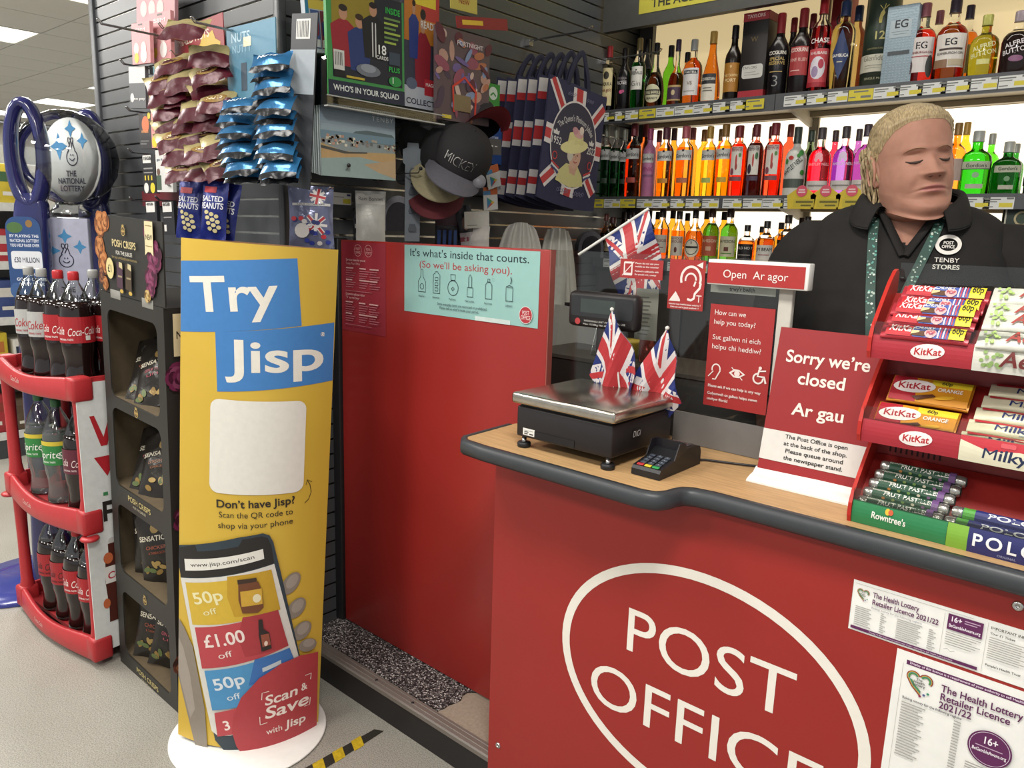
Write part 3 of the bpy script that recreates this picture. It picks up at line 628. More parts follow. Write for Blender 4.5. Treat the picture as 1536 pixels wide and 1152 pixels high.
row([(965, 187, 22, 'gin', 'd86a2c', '6d2630', 'amber bottle with maroon cap'), (986, 196, 20, 'gin', 'c06a4c', '6a2a32', 'rosy bottle with maroon cap'), (1008, 193, 22, 'gin', 'e8a02a', '4a3236', 'orange bottle with dark cap'), (1036, 192, 22, 'gin', 'e8962c', '8a4a4e', 'peach bottle with rose cap'), (1053, 195, 22, 'gin', 'e8b82a', '9a6a3a', 'yellow bottle with bronze cap'), (1078, 194, 20, 'gin', 'eab022', '8f6a35', 'golden bottle with bronze cap'), (1103, 190, 24, 'gin', 'e85a34', '8a3a34', 'red bottle with rust cap'), (1128, 192, 22, 'gin', 'c8503a', '7a3434', 'dull red bottle with maroon cap'), (1153, 190, 22, 'gin', 'd8553a', '7d2a30', 'coral bottle with maroon cap'), (1181, 187, 24, 'gin', 'ec5a38', '7d3a34', 'orange red bottle with maroon cap'), (1213, 196, 26, 'std', '6a7a5a', '3c4a40', 'grey green bottle with dark green cap'), (1249, 196, 28, 'squat', 'e83a56', '4a3a3c', 'pink red bottle with brown cap'), (1284, 194, 28, 'squat', 'b060b8', '4a4044', 'mauve bottle with grey cap'), (1444, 184, 26, 'std', 'f0c030', 'b08a40', 'yellow bottle with gold cap'), (1484, 201, 30, 'squat', '5fd02a', 'a8aaa2', 'bright green bottle with grey cap'), (1522, 216, 30, 'squat', '2f8a2a', '9a9c94', 'green bottle with grey cap')], SZ[1], 'middle', 1)
WH = lambda col, t, tc: dict(neck=.6, lab=(col, .12, .48, 115), txt=[(t, tc, .34, .06), ('#', tc, -.6, .22, .6, .235), ('o', tc, 0, .28, .12, .02)])
row([
 (909, 321, 22, 'round', '4a2014', '6a3a36', 'dark whisky bottle with red brown cap', dict(neck=.55)), (919, 326, 26, 'std', '5a2c14', '4a2a28', 'whisky bottle behind the white flag stick', WH('b8a888', 'JACOBITE', '6a3a30')),
 (945, 318, 26, 'std', '8a4a18', '262022', 'amber whisky bottle behind the upper flag', WH('c9bfa8', 'BLENDED', '4a3a30')), (972, 316, 26, 'std', 'c06a1c', '2a2626', 'brown whisky bottle behind the upper flag', WH('c9bfa8', 'SCOTCH', '4a3a30')),
 (993, 314, 26, 'std', 'f28a22', '33292a', 'orange whisky bottle with pale label', WH('c9c2b4', 'FAMOUS GROUSE', '7a3a30')), (1018, 317, 24, 'std', 'f0962a', '2f2a2a', 'amber whisky bottle with bird on label', dict(neck=.6, lab=('d2cabc', .08, .48, 115), txt=[('FAMOUS', '8a4a3a', .41, .05), ('GROUSE', '8a4a3a', .35, .05), ('o', '6a3a30', 0, .2, .2, .06)])),
 (1042, 315, 31, 'round', 'c4641c', '2f2422', 'round amber whisky bottle with circular label', dict(neck=.58, lab=('d8d2bc', .06, .42, 100, 'oval'), txt=[('o', '2f2a22', 0, .26, .86, .155), ('o', 'd8d2bc', 0, .26, .76, .14), ('5', '2f2a22', .33, .05), ('#', '2f2a22', -.75, .24, .75, .28)])),
 (1067, 313, 28, 'wine', '4f9a2c', '4a2c26', 'green whiskey bottle with rust label', dict(lab=('b0563a', .1, .48, 118), neck=.72, txt=[('JAMESON', 'e2c8a8', .36, .055), ('#', 'd2a888', -.3, .2, .3, .28)])), (1094, 313, 29, 'wine', '5aa82c', '3a2622', 'green whiskey bottle with cream label', dict(neck=.72, lab=('cfc9a8', .1, .48, 118), txt=[('JAMESON', '2f3a26', .36, .055), ('#', '6a3a2c', -.25, .2, .25, .28), ('#', '5a8a3a', -.6, .15, .6, .17)])),
 (1121, 338, 28, 'squat', 'e8781c', '1c1a1b', 'short bourbon bottle with black label', dict(neck=.6, lab=('1d1a1a', .06, .5, 120), txt=[('OLD NO 7', 'd8d2c8', .36, .07), ('#', 'b8b0a4', -.7, .2, .7, .22)])), (1150, 332, 30, 'squat', 'c8701c', '222020', 'bourbon bottle with white label', dict(neck=.6, lab=('d8d4cb', .06, .44, 120), txt=[('JIM BEAM', '26221f', .3, .08), ('#', '8a2a2a', -.6, .2, .6, .22)])), (1181, 323, 32, 'squat', 'd8821e', '2c221e', 'liqueur whiskey bottle, black and white label', dict(neck=.6, lab=('cfc8bb', .04, .42, 120), txt=[('SOUTHERN', '2a2522', .3, .065), ('COMFORT', '2a2522', .2, .065), ('#', '221f1e', -1.02, .42, 1.02, .5)])),
 (1210, 325, 28, 'squat', 'e89a22', '26201e', 'amber bottle with black cap beside the woman', dict(neck=.6, lab=('2a2624', .06, .45, 120))),
], SZ[2], 'lower', 0)
row([(917, 316, 22, 'std', 'f0b030', '241f20', 'golden bottle with black cap'), (935, 318, 20, 'std', 'a8581c', '2a2222', 'brown bottle with black cap'), (986, 318, 22, 'std', 'f0a22c', '241f20', 'amber bottle with black cap'), (1008, 316, 22, 'std', 'f5b030', '241f20', 'yellow amber bottle with black cap'), (1030, 320, 20, 'std', 'f0a22c', '241f20', 'orange amber bottle with black cap'), (1059, 317, 24, 'std', 'f5a82c', '241f20', 'bright amber bottle with black cap'), (1085, 318, 24, 'std', 'f2b02c', '241f20', 'gold bottle with black cap'), (1143, 340, 24, 'squat', 'e8901c', '241f20', 'short amber bottle with black cap'), (1171, 334, 26, 'squat', 'f09a22', '2a211e', 'squat amber bottle with black cap'), (1201, 327, 24, 'squat', 'f2a624', '3a2622', 'squat gold bottle with brown cap')], SZ[2], 'lower', 1)

# cartons and tubes standing among the bottles
def carton(px0, px1, ytop, row_y, z, dep, name, label, cat, paint):
    a = pxw(px0, 1, row_y, z+.1); c_ = pxw(px1, 1, row_y, z+.1); top = at((px0+px1)/2, ytop, 1, row_y).z
    t = thing(name, label, cat, (a.x, row_y, z+.001)); w = c_.x-a.x; h = top-z; paint(t, w, h, dep); return t
FR = frame((0, 0, 0), (1, 0, 0), (0, 0, 1))
def p1(t, w, h, d):
    b = B(); b.box((0, 0, 0), (w, d, h), mat('carton_black', '231f1e', .4), bev=.002); b.build('carton', t)
    c = Cv(T=FR, d0=.0006); c.rect(.0, h*.9, w, h*.998, '9a2a32'); c.text('TAYLORS', w/2, h*.935, .013, 'd8c0b8', 1, fit=w*.7); c.rect(0, .0, w, h*.1, 'a32b36'); c.rrect(w*.1, h*.24, w*.92, h*.4, .012, 'c9c8c2'); c.text('TAYLORS', w*.4, h*.35, .01, '3a3a38'); c.rect(w*.2, h*.28, w*.8, h*.285, '77766f'); c.rect(w*.2, h*.31, w*.65, h*.314, '77766f'); c.text('W', w*.5, h*.66, .02, '6a5a38'); c.build('print', t)
    c = Cv(T=frame((w, 0, 0), (0, 1, 0), (0, 0, 1)), d0=.0006); c.rect(0, h*.9, d, h*.998, '8e2830'); c.rect(0, 0, d, h*.1, '92262f'); c.build('side_print', t)
carton(1109, 1147, 19, 3.04, SZ[0], .085, 'gift_carton', 'tall black gift carton with red top band on the top shelf', 'gift box', p1)
def p2(t, w, h, d):
    b = B(); r = w/2; b.lathe([(0, 0), (r, 0), (r, h), (r*.95, h+.003), (0, h+.003)], mat('tube_green', '2f3b30', .35), 28, TR(r, r, 0)); b.build('tube', t)
    fn = lambda u, v, dd: (r+(r+dd)*math.cos(-1.4+u/r), r+(r+dd)*math.sin(-1.4+u/r), v)
    c = Cv(fn, d0=.0006, sub=.008); c.rect(-r*1.5, h*.17, r*1.5, h*.35, 'c2bfae'); c.text('Glenfiddich', 0, h*.285, .019, '4a4a40', 2, fit=r*1.7); c.rect(-r*.7, h*.235, r*.7, h*.24, '8a887a'); c.rect(-r*.7, h*.21, r*.5, h*.214, '8a887a'); c.text('12', 0, h*.5, .028, 'b8b070', 1); c.text('OUR SIGNATURE MALT', 0, h*.4, .006, '9a9468', fit=r*1.3); c.poly([(-.004, h*.66), (.004, h*.66), (.006, h*.72), (.012, h*.76), (.006, h*.8), (-.002, h*.76), (-.006, h*.7)], 'c2b45c')
    for s in ((.006, .79, .022, .84), (.008, .8, .012, .85), (.004, .8, -.006, .84)): c.line([(s[0], h*s[1]), (s[2], h*s[3])], .002, 'c2b45c')
    c.ell(0, h*.92, .006, .008, '8a2a2a', 12); c.text('SINGLE MALT', 0, h*.09, .008, 'a8a88a', fit=r*1.2); c.build('print', t)
carton(1285, 1336, -14, 3.05, SZ[0], .09, 'whisky_tube', 'dark green cylindrical whisky tube with gold stag on the top shelf', 'gift tube', p2)
def p3(t, w, h, d):
    pm = mat('carton_blue', '93a6b2', .45, var=.16, scale=180); b = B(); b.box((0, 0, 0), (w, d, h), pm, bev=.0015); b.build('carton', t)
    c = Cv(T=FR, d0=.0006)
    for i in range(9):
        for j in range(30): c.d = .0006; c.poly([(w*(i+.1)/9, h*j/30), (w*(i+.5)/9, h*(j+.4)/30), (w*(i+.9)/9, h*j/30), (w*(i+.5)/9, h*(j+.15)/30)], 'aebcc4')
    c.rect(w*.14, h*.6, w*.82, h*.82, 'a9b6bd'); c.text('EG', w*.5, h*.72, .027, '34363a', 1); c.rect(w*.2, h*.67, w*.75, h*.675, '5a666c'); c.rect(w*.25, h*.64, w*.7, h*.644, '5a666c'); c.rect(w*.15, h*.38, w*.85, h*.43, '4a4f54'); c.build('print', t)
carton(1324, 1371, 9, 3.03, SZ[0], .085, 'gift_carton', 'tall pale blue patterned gift carton on the top shelf', 'gift box', p3)
def p4(t, w, h, d):
    b = B(); b.box((0, 0, 0), (w, d, h), mat('carton_red', '98242e', .45), bev=.002); b.build('carton', t)
    c = Cv(T=FR, d0=.0006); c.ell(w*.55, h*.75, .017, .02, '1f1a1c', 20); c.ell(w*.55, h*.75, .012, .015, '98242e', 18); c.build('print', t)
carton(1238, 1266, -8, 3.2, SZ[0], .08, 'gift_carton', 'red gift carton with black emblem behind the red gin bottle', 'gift box', p4)
# herbal liqueur in a square dark bottle on the lower right bay
b = B(); b.box((-.62, 2.99, 1.455), (.6, 3.318, 1.475), M_SHELF, O); b.box((-.62, 2.985, 1.44), (.6, 2.992, 1.477), M_LIP, O); b.build('shelf', ls)
t = thing('bottle', 'square dark herbal liqueur bottle at the far right of the photo', 'bottle', (at(1534, 340, 1, 3.06).x, 3.06, 1.476)); h = .25
b = B(); b.box((-.06, -.03, 0), (.06, .03, h*.72), mat('glass_dark', '1b2018', .1, var=0), bev=.012); b.lathe([(.016, h*.7), (.016, h*.9)], mat('glass_dark'), 12); b.build('glass', t); q = B(); q.lathe([(.019, h*.88), (.019, h), (0, h)], M_BLACK, 12); q.build('cap', t)
c = Cv(T=frame((0, -.0305, 0), (1, 0, 0), (0, 0, 1))); c.rect(-.05, .02, .05, .15, 'c9c4b4'); c.rect(-.045, .085, .045, .145, '2c3a30'); c.ell(0, .115, .024, .024, 'c2b48a', 18); c.ell(0, .115, .018, .018, '3a4a3a', 18); c.rect(-.045, .05, .045, .08, 'a8482e'); c.rect(-.03, .03, .03, .034, '5a5648'); c.build('paper_label', t)
# ================================================================ things on and around the counter
# ---- weighing scale
SX0, SX1, SY0, SY1 = -1.108, -.838, 1.28, 1.532
t = thing('weighing_scale', 'black counter weighing scale with brushed steel platter and display on a pole', 'scale', (SX0, SY0, ZC)); O = TR(-SX0, -SY0, -ZC)
M_SCALE = mat('scale_black', '1f1b1c', .45, var=.08)
b = B(); b.box((SX0+.006, SY0+.006, 1.046), (SX1-.006, SY1-.006, 1.116), M_SCALE, O, bev=.004); b.box((SX0+.012, SY0+.012, 1.112), (SX1-.012, SY1-.012, 1.124), mat('scale_black2', '151314', .5), O); b.box((SX0+.06, SY0+.0045, 1.05), (SX0+.17, SY0+.008, 1.066), mat('scale_black2'), O); b.build('housing', t)
b = B(); st = mat('brushed_steel', 'bdb6ab', .24, 1., var=.1, stretch=(3, 80, 3), scale=20)
b.box((SX0-.004, SY0-.004, 1.122), (SX1+.004, SY1+.004, 1.147), st, O, bev=.006); b.build('platter', t)
for x in (SX0+.02, SX1-.02):
    for y in (SY0+.018, SY1-.02):
        b = B(); T = O @ TR(x, y, ZC); b.lathe([(.0145, 0), (.0155, .002), (.0155, .01), (.013, .0125), (.005, .0125), (.005, .03)], M_BLACK, 18, T); b.lathe([(.0055, .0128), (.0055, .022), (.0035, .022), (.0035, .03)], M_STEEL, 10, T); b.build('foot', t)
c = Cv(T=O @ frame((SX0, SY0+.006, 0), (1, 0, 0), (0, 0, 1))); c.rect(.026, 1.052, .06, 1.068, 'd9d8d2'); c.rect(.03, 1.0625, .055, 1.0635, '77756f'); c.rect(.03, 1.059, .042, 1.061, '3a3936'); c.rect(.045, 1.0545, .056, 1.0575, '3a3936'); c.rect(.03, 1.0545, .04, 1.0575, '55534f'); c.build('data_sticker', t)
c = Cv(T=O @ frame((SX1-.006, 0, 0), (0, 1, 0), (0, 0, 1))); c.rect(SY0+.082, 1.072, SY0+.118, 1.098, '151314'); c.text('DIGI', SY0+.1, 1.078, .014, 'd5d2cc', 2, fit=.03, slant=.15); c.build('lettering', t)
px0 = -1.055
b = B(); b.box((px0-.016, 1.536, 1.05), (px0+.016, 1.554, 1.30), M_SCALE, O, bev=.004); b.build('pole', t)
b = B(); b.box((px0-.1, 1.528, 1.275), (px0+.098, 1.566, 1.362), M_SCALE, O, bev=.012); h = b.build('display_head', t)
c = Cv(T=O @ frame((px0, 1.528, 0), (1, 0, 0), (0, 0, 1))); c.rrect(-.088, 1.302, .09, 1.352, .008, '26282a'); c.rect(-.06, 1.312, .04, 1.345, mat('lcd', '3b423f', .2)); c.ell(-.067, 1.289, .008, .008, 'a8383a', 16); c.text('WEIGHING UNIT FOR POSTAL USE', .012, 1.29, .0045, 'c9c6bf', fit=.12); c.text('Max 15/30kg Min 40g e=2/5g', .0, 1.282, .0045, 'c9c6bf', fit=.1); c.build('display_face', h)

# ---- card reader
t = thing('card_reader', 'small black card payment terminal with coloured keys beside the scale', 'card reader', (-.772, 1.39, ZC))
b = B(); w = .033
prof = [(-.085, .001), (-.085, .014), (-.08, .020), (-.02, .032), (.0, .043), (.02, .045), (.06, .046), (.078, .042), (.084, .03), (.084, .001)]
b.prism(prof, -w, w, M_BLACK, frame((0, 0, 0), (0, 1, 0), (0, 0, 1)), smooth=False); b.build('shell', t)
sl = math.atan2(.012, .06); fr = frame((0, -.08, .0202), (1, 0, 0), (0, math.cos(sl), math.sin(sl)))
kb = B(); kb.box((-.0065, -.004, 0), (.0065, .004, .003), mat('key_grey', '3f4651', .45), bev=.001); k0 = None
for r_ in range(4):
    for cc in range(3):
        if k0 is None: o = k0 = kb.build('key', t)
        else: o = k0.copy(); COL.objects.link(o)
        o.matrix_basis = fr @ TR((cc-1)*.0175, .016+r_*.0118, .0002)
for cc, col in enumerate(('b03236', 'c9b432', '2f8f4e')):
    kb = B(); kb.box((-.0075, -.004, 0), (.0075, .004, .003), mat('key_'+col, col, .45), bev=.001); o = kb.build('key', t); o.matrix_basis = fr @ TR((cc-1)*.0178, .005, .0002)
c = Cv(T=fr, d0=.0034)
for r_ in range(4):
    for cc in range(3): c.d = .0034; c.text('123456789*0#'[(3-r_)*3+cc], (cc-1)*.0175, .0142+r_*.0118, .004, 'c9cdd6')
c.build('key_digits', t)
b = B()
for s in (-1, 1): b.prism([(-.03, .03), (-.012, .062), (.012, .06), (.02, .045), (-.02, .032)], s*w-.0012, s*w+.0012, mat('shield', '201e22', .3), frame((0, 0, 0), (0, 1, 0), (0, 0, 1)))
b.box((-w, .006, .043), (w, .0085, .062), mat('shield')); b.build('pin_shield', t)
b = B(); b.box((-.024, .03, .0455), (.024, .065, .0468), mat('screen_glass', '3a3040', .12)); b.build('screen', t)
t = thing('power_cable', 'thin black cable running over the counter behind the card reader', 'cable', (-.77, 1.47, ZC))
b = B(); pts = [(-.765, 1.47, ZC+.006), (-.74, 1.50, ZC+.004), (-.70, 1.515, ZC+.004), (-.66, 1.53, ZC+.004), (-.60, 1.56, ZC+.004), (-.585, 1.6, ZC+.004)]
b.tube(pts, .0025, M_BLACK, 8, TR(.77, -1.47, -ZC)); b.build('flex', t)

# ---- acrylic screen with its stickers
YA = 1.61
x0 = at(818, 480, 1, YA).x; x1 = at(1175, 470, 1, YA).x
t = thing('acrylic_screen', 'clear acrylic counter screen carrying red service stickers', 'screen', (x0, YA, ZC)); O = TR(-x0, -YA, -ZC)
CLR = clear_mat('clear_acrylic', (.93, .94, .92), .02, .02)
b = B(); b.box((x0, YA, ZC+.002), (x1, YA+.005, at(945, 380, 1, YA).z), CLR, O); b.build('pane', t)
b = B(); b.box((x0-.004, YA-.002, ZC+.002), (x0+.008, YA+.008, at(945, 380, 1, YA).z), clear_mat('acrylic_edge', (.82, .76, .62), .1, .2), O); b.build('edge_post', t)
b = B(); b.box((x1-.012, YA-.004, ZC+.001), (x1+.018, YA+.012, at(1175, 430, 1, YA).z), mat('post_white', 'bdb8ae', .45), O, bev=.002); b.build('post', t)
b = B(); b.box((at(1012, 640, 1, YA).x, YA-.008, ZC+.001), (x1-.013, YA-.003, at(1012, 614, 1, YA).z), mat('frosted_grey', '75726f', .35, var=.03), O); b.build('grey_panel', t)
RS = 'a2302f'; WS = 'e6d8d2'
def sticker(name, lab, q0, q1, draw, cat='sticker'):
    a = at(*q0, 1, YA); w = at(*q1, 1, YA); s = thing(name, lab, cat, (a.x, YA-.001, a.z)); c = Cv(T=frame((0, 0, 0), (1, 0, 0), (0, 0, 1))); W = w.x-a.x; H = w.z-a.z
    c.rect(0, 0, W, H, RS); c.build('backing', s); c = Cv(T=frame((0, -.0006, 0), (1, 0, 0), (0, 0, 1))); draw(c, W, H); c.build('print', s)
def d1(c, w, h):
    c.rrect(w*.09, h*.14, w*.3, h*.86, .003, WS); c.rect(w*.12, h*.28, w*.27, h*.76, RS); c.line([(w*.06, h*.12), (w*.33, h*.86)], .002, WS)
    for k, s in enumerate(('Please do not use your', 'mobile at the counter', 'Peidiwch a defnyddio eich', 'ffon symudol wrth y cownter')): c.text(s, w*.36, h*(.76-(k+(k > 1)*.4)*.17), h*.09, WS, 1, 'l', fit=w*(.55 if k != 3 else .5))
sticker('mobile_sticker', 'small red sticker with crossed-out mobile phone on the acrylic screen', (930, 416), (996, 391), d1)
def d2(c, w, h):
    c.ring(w*.62, h*.62, w*.3, h*.27, w*.06, WS, 24, -20, 200); c.line([(w*.9, h*.55), (w*.88, h*.45), (w*.76, h*.34), (w*.74, h*.24), (w*.66, h*.2), (w*.56, h*.22)], w*.06, WS); c.ring(w*.62, h*.6, w*.17, h*.15, w*.045, WS, 18, 0, 190); c.line([(w*.76, h*.58), (w*.72, h*.48)], w*.045, WS)
    c.poly([(w*.04, h*.16), (w*.36, h*.16), (w*.36, h*.2), (w*.22, h*.36)], WS); c.poly([(w*.76, h*.9), (w*.93, h*.97), (w*.93, h*.84)], WS); c.text('T', w*.88, h*.17, h*.15, WS, 0)
    c.text('Induction loop installed please switch to T', w*.5, h*.09, h*.035, WS, 1, fit=w*.9); c.text('Dolen sain wedi ei gosod newidiwch i T', w*.5, h*.03, h*.035, WS, 1, fit=w*.8)
sticker('hearing_loop_sticker', 'square red hearing loop sticker with white ear on the acrylic screen', (1001, 462), (1060, 391), d2)
def d3(c, w, h):
    for k, (s, yy) in enumerate((('How can we', .9), ('help you today?', .81), ('Sut gallwn ni eich', .66), ('helpu chi heddiw?', .57))): c.text(s, w*.07, h*yy, h*.05, WS, 0, 'l', fit=w*(.5, .66, .76, .78)[k])
    c.ring(w*.17, h*.37, w*.075, h*.055, w*.02, WS, 16, -10, 200); c.line([(w*.24, h*.36), (w*.2, h*.31), (w*.17, h*.27), (w*.12, h*.27)], w*.02, WS); c.line([(w*.05, h*.29), (w*.13, h*.35)], w*.015, WS)
    c.poly([(w*.38, h*.355), (w*.46, h*.395), (w*.54, h*.395), (w*.64, h*.355), (w*.54, h*.315), (w*.46, h*.315)], WS); c.poly([(w*.42, h*.355), (w*.48, h*.38), (w*.54, h*.38), (w*.6, h*.355), (w*.54, h*.33), (w*.48, h*.33)], RS); c.ell(w*.51, h*.355, w*.045, h*.028, WS, 14); c.line([(w*.42, h*.41), (w*.6, h*.3)], w*.014, WS)
    c.ring(w*.84, h*.34, w*.085, h*.055, w*.025, WS, 20, 90, 370); c.ell(w*.86, h*.44, w*.025, h*.017, WS, 10); c.line([(w*.85, h*.425), (w*.83, h*.36), (w*.93, h*.36), (w*.96, h*.3)], w*.03, WS); c.line([(w*.85, h*.41), (w*.95, h*.42)], w*.022, WS)
    for k, s in enumerate(('Please ask if we can help in any way', 'Gofynnwch os gallwn helpu mewn', 'unrhyw ffordd')): c.text(s, w*.06, h*(.19-k*.055-(k > 0)*.02), h*.028, WS, 1, 'l', fit=w*(.84, .8, .34)[k])
sticker('service_poster', 'tall red how can we help you poster stuck on the acrylic screen', (1055, 606), (1164, 464), d3, 'poster')
a = at(1062, 460, 1, YA); w = at(1163, 430, 1, YA); s = thing('paper_slip', 'white printed paper strip under the open sign', 'paper', (a.x, YA+.0065, w.z-.022)); c = Cv(T=frame((0, 0, 0), (1, 0, 0), (0, 0, 1))); c.rect(.0, 0, w.x-a.x, .022, 'd6d4cd'); c.build('paper', s); c = Cv(T=frame((0, -.0006, 0), (1, 0, 0), (0, 0, 1))); c.text("trwy'r bwlch", (w.x-a.x)*.5, .006, .009, '2c2a28', 1, fit=.06); c.build('lettering', s)
# open sign: a shallow white box with a red face
a = at(1060, 425, 1, YA-.03); w = at(1212, 399, 1, YA-.03); tz = at(1212, 398, 1, YA-.03).z; bz = at(1212, 437, 1, YA-.03).z
t = thing('open_sign', 'red and white box sign reading open on top of the acrylic screen', 'sign', (a.x, YA-.03, bz)); W = w.x-a.x; H = tz-bz
b = B(); b.box((0, 0, 0), (W+.004, .028, H+.003), M_WHITE, bev=.002); b.build('casing', t); c = Cv(T=frame((0, 0, 0), (1, 0, 0), (0, 0, 1)), d0=.0008); c.rect(.001, .003, W-.003, H-.004, 'a8302f'); c.build('face', t)
c = Cv(T=frame((0, -.0012, 0), (1, 0, 0), (0, 0, 1))); c.text('Open  Ar agor', W*.5, H*.33, H*.34, WS, 0, fit=W*.66); c.build('lettering', t)

# ---- closed sign
bl = at(1135.4, 704, 1, 1.475); tl = at(1151, 489, 1, 1.53); br = at(1290, 738, 1, 1.478)
u = V((1, .015, 0)).normalized(); v = tl-bl; H = v.length; W = (br-bl).length
t = thing('closed_sign', 'red sorry we are closed sign in a white foot standing on the counter', 'sign', bl); O = TR(-bl.x, -bl.y, -bl.z); T = frame((0, 0, 0), u, v)
b = B(); b.box((0, 0, -.003), (W, H, 0), mat('sign_red', '8f2426', .4, var=.02), T); b.build('plate', t)
rs = []
for x in (-.004, W+.006):
    rs.append([(x, y-bl.y, z-bl.z) for y, z in ((1.435, ZC+.0005), (1.435, ZC+.004), (1.45, ZC+.010), (1.466, bl.z-.004), (1.478, bl.z+.006), (1.49, bl.z+.004), (1.50, ZC+.01), (1.50, ZC+.0005))])
b = B(); b.rings(rs, M_WHITE, False); b.build('foot', t)
c = Cv(T=T); SG = 'dfd6cc'
c.text('Sorry we\u2019re', W*.5, H*.77, H*.085, SG, 1, fit=W*.8); c.text('closed', W*.48, H*.63, H*.085, SG, 1, fit=W*.46); c.text('Ar gau', W*.5, H*.42, H*.085, SG, 1, fit=W*.5); c.build('lettering', t)
c = Cv(T=T, d0=.001); c.rect(0, H*.085, W, H*.295, 'cfccc6'); c.build('paper_strip', t)
c = Cv(T=T, d0=.0015)
for k, (s, f) in enumerate((('The Post Office is open', .6), ('at the back of the shop.', .61), ('Please queue around', .56), ('the newspaper stand.', .57))): c.text(s, W*.53, H*(.252-k*.048), H*.028, '2a2725', 1, fit=W*f)
c.build('paper_print', t)

# ---- union flags
FLG = dict(b='22306e', r='b53438', w='d9d2d0')
def flag_paint(c, w, h):
    c.rect(0, 0, w, h, FLG['b'])
    d = math.hypot(w, h); s = h
    def strip(p, q, wd, col):
        c.up(); n = 12; dx, dy = (q[0]-p[0]), (q[1]-p[1]); l = math.hypot(dx, dy); nx, ny = -dy/l*wd/2, dx/l*wd/2; vs = []
        cl = lambda X, Y: (min(max(X, 0), w), min(max(Y, 0), h))
        for i in range(n+1):
            X, Y = p[0]+dx*i/n, p[1]+dy*i/n; vs += [cl(X+nx, Y+ny), cl(X-nx, Y-ny)]
        c.put(vs, [(2*i, 2*i+1, 2*i+3, 2*i+2) for i in range(n)], col)
    strip((0, 0), (w, h), s*.2, FLG['w']); strip((0, h), (w, 0), s*.2, FLG['w'])
    strip((0, -s*.03), (w/2, h/2-s*.03), s*.068, FLG['r']); strip((w/2, h/2+s*.03), (w, h+s*.03), s*.068, FLG['r']); strip((0, h-s*.035), (w/2, h/2-s*.03), s*.068, FLG['r']); strip((w/2, h/2+s*.03), (w, s*.035), s*.068, FLG['r'])
    c.rect(w/2-s*.17, 0, w/2+s*.17, h, FLG['w']); c.rect(0, h/2-s*.17, w, h/2+s*.17, FLG['w']); c.rect(w/2-s*.1, 0, w/2+s*.1, h, FLG['r']); c.rect(0, h/2-s*.1, w, h/2+s*.1, FLG['r'])
def flag(label, top, foot, fu, fv, w, h, seed, ball=True, r=.0022):
    top, foot = V(top), V(foot); t = thing('hand_flag', label, 'flag', foot, group='small union flags on sticks'); ax = (top-foot)
    b = B(); b.tube([(0, 0, 0), tuple(ax)], r, mat('flag_stick', 'd9d7d0', .4), 8)
    if ball: b.lathe([(0, -.005), (.004, -.003), (.005, 0), (.004, .003), (0, .005)], mat('flag_stick'), 12, TR(*ax))
    b.build('stick', t); fu = V(fu); fv = V(fv)
    n = fu.cross(fv).normalized(); q = random.Random(seed); a1, a2 = q.uniform(.012, .02), q.uniform(0, 6)
    def fn(x, y, d):
        k = x/w; amp = a1*min(1, k*2.2)
        return ax + fu*x + fv*(y-h) + n*(amp*math.sin(k*8+y*14+a2)+d) - fv*(k*k*.02)
    for s in (1,):
        c = Cv(lambda x, y, d: fn(x, y, d), sub=.012, d0=.0, step=.00012); flag_paint(c, w, h); o = c.build('cloth', t)
    c = Cv(lambda x, y, d: fn(x, y, -d), sub=.012, d0=.0008, step=.00012); flag_paint(c, w, h); c.build('cloth_reverse', t)
YFG = 1.585
def fl2(label, ptop, pfoot, fu, fv, w, h, seed, y=YFG):
    flag(label, at(*ptop, 1, y), at(*pfoot, 1, y), fu, fv, w, h, seed)
def droop(label, top, left, right, foot, seed, y):
    P, L_, R_ = (at(*q, 1, y) for q in (top, left, right)); hv_ = P-L_; fu_ = R_-P
    flag(label, P, at(*foot, 1, y), fu_.normalized(), hv_.normalized(), fu_.length, hv_.length, seed)
droop('left hand union flag drooping behind the scale platter', (918, 464), (884, 562), (962, 548), (930, 592), 3, 1.508)
droop('right hand union flag drooping behind the scale platter', (1001, 492), (942, 574), (1028, 596), (956, 596), 8, 1.516)
tp = at(973, 313, 1, 1.70); ft = at(868, 382, 1, 1.66)
ax = (tp-ft).normalized()
flag('upper union flag on a white stick leaning over the acrylic screen', tp, ft, V((.36, .02, -.93)).normalized(), ax, .20, .135, 5, False, .004)

# ---- confectionery stand
CX0, CW, CY = -.387, .149, 1.362
t = thing('sweet_stand', 'red three tier plastic counter stand for chocolate bars and sweets', 'display stand', (CX0, CY, ZC))
M_CH = mat('stand_red', 'b02a22', .3, var=.03); M_CHD = mat('stand_red_dark', '8e231f', .4)
TZ = [0.0, .146, .290]; LEN = 2*CW
cheek = [(-.004, .0), (-.009, .012), (-.009, .035), (.0, .055), (.03, .09), (.062, .125), (.085, .143), (.097, .146), (.104, .14), (.106, .12), (.10, .0)]
for k in range(3):
    for x in (0, LEN):
        b = B(); b.prism(cheek, 0, .006, M_CH, TR(x-.006 if x == 0 else x, 0, TZ[k]) @ frame((0, 0, 0), (0, 1, 0), (0, 0, 1))); b.build('side_cheek', t)
    b = B(); b.prism([(.0, .004), (.012, .004), (.105, .1), (.105, .104), (.1, .104), (.006, .012), (0, .012)], 0, LEN, M_CHD, TR(0, 0, TZ[k]) @ frame((0, 0, 0), (0, 1, 0), (0, 0, 1))); b.build('tray', t)
    b = B(); b.box((0, -.004, TZ[k]+.04), (LEN, -.002, TZ[k]+.062), CLR); b.build('clear_lip', t)
b = B(); b.box((.0, .106, 0), (LEN, .11, .392), M_CHD)
b.build('back_panel', t)
b = B()
for k in range(10): b.box((.02+k*.009, .1055, .11), (.023+k*.009, .1062, .135), mat('slot_dark', '3a1210', .7))
b.build('vent_slots', t)
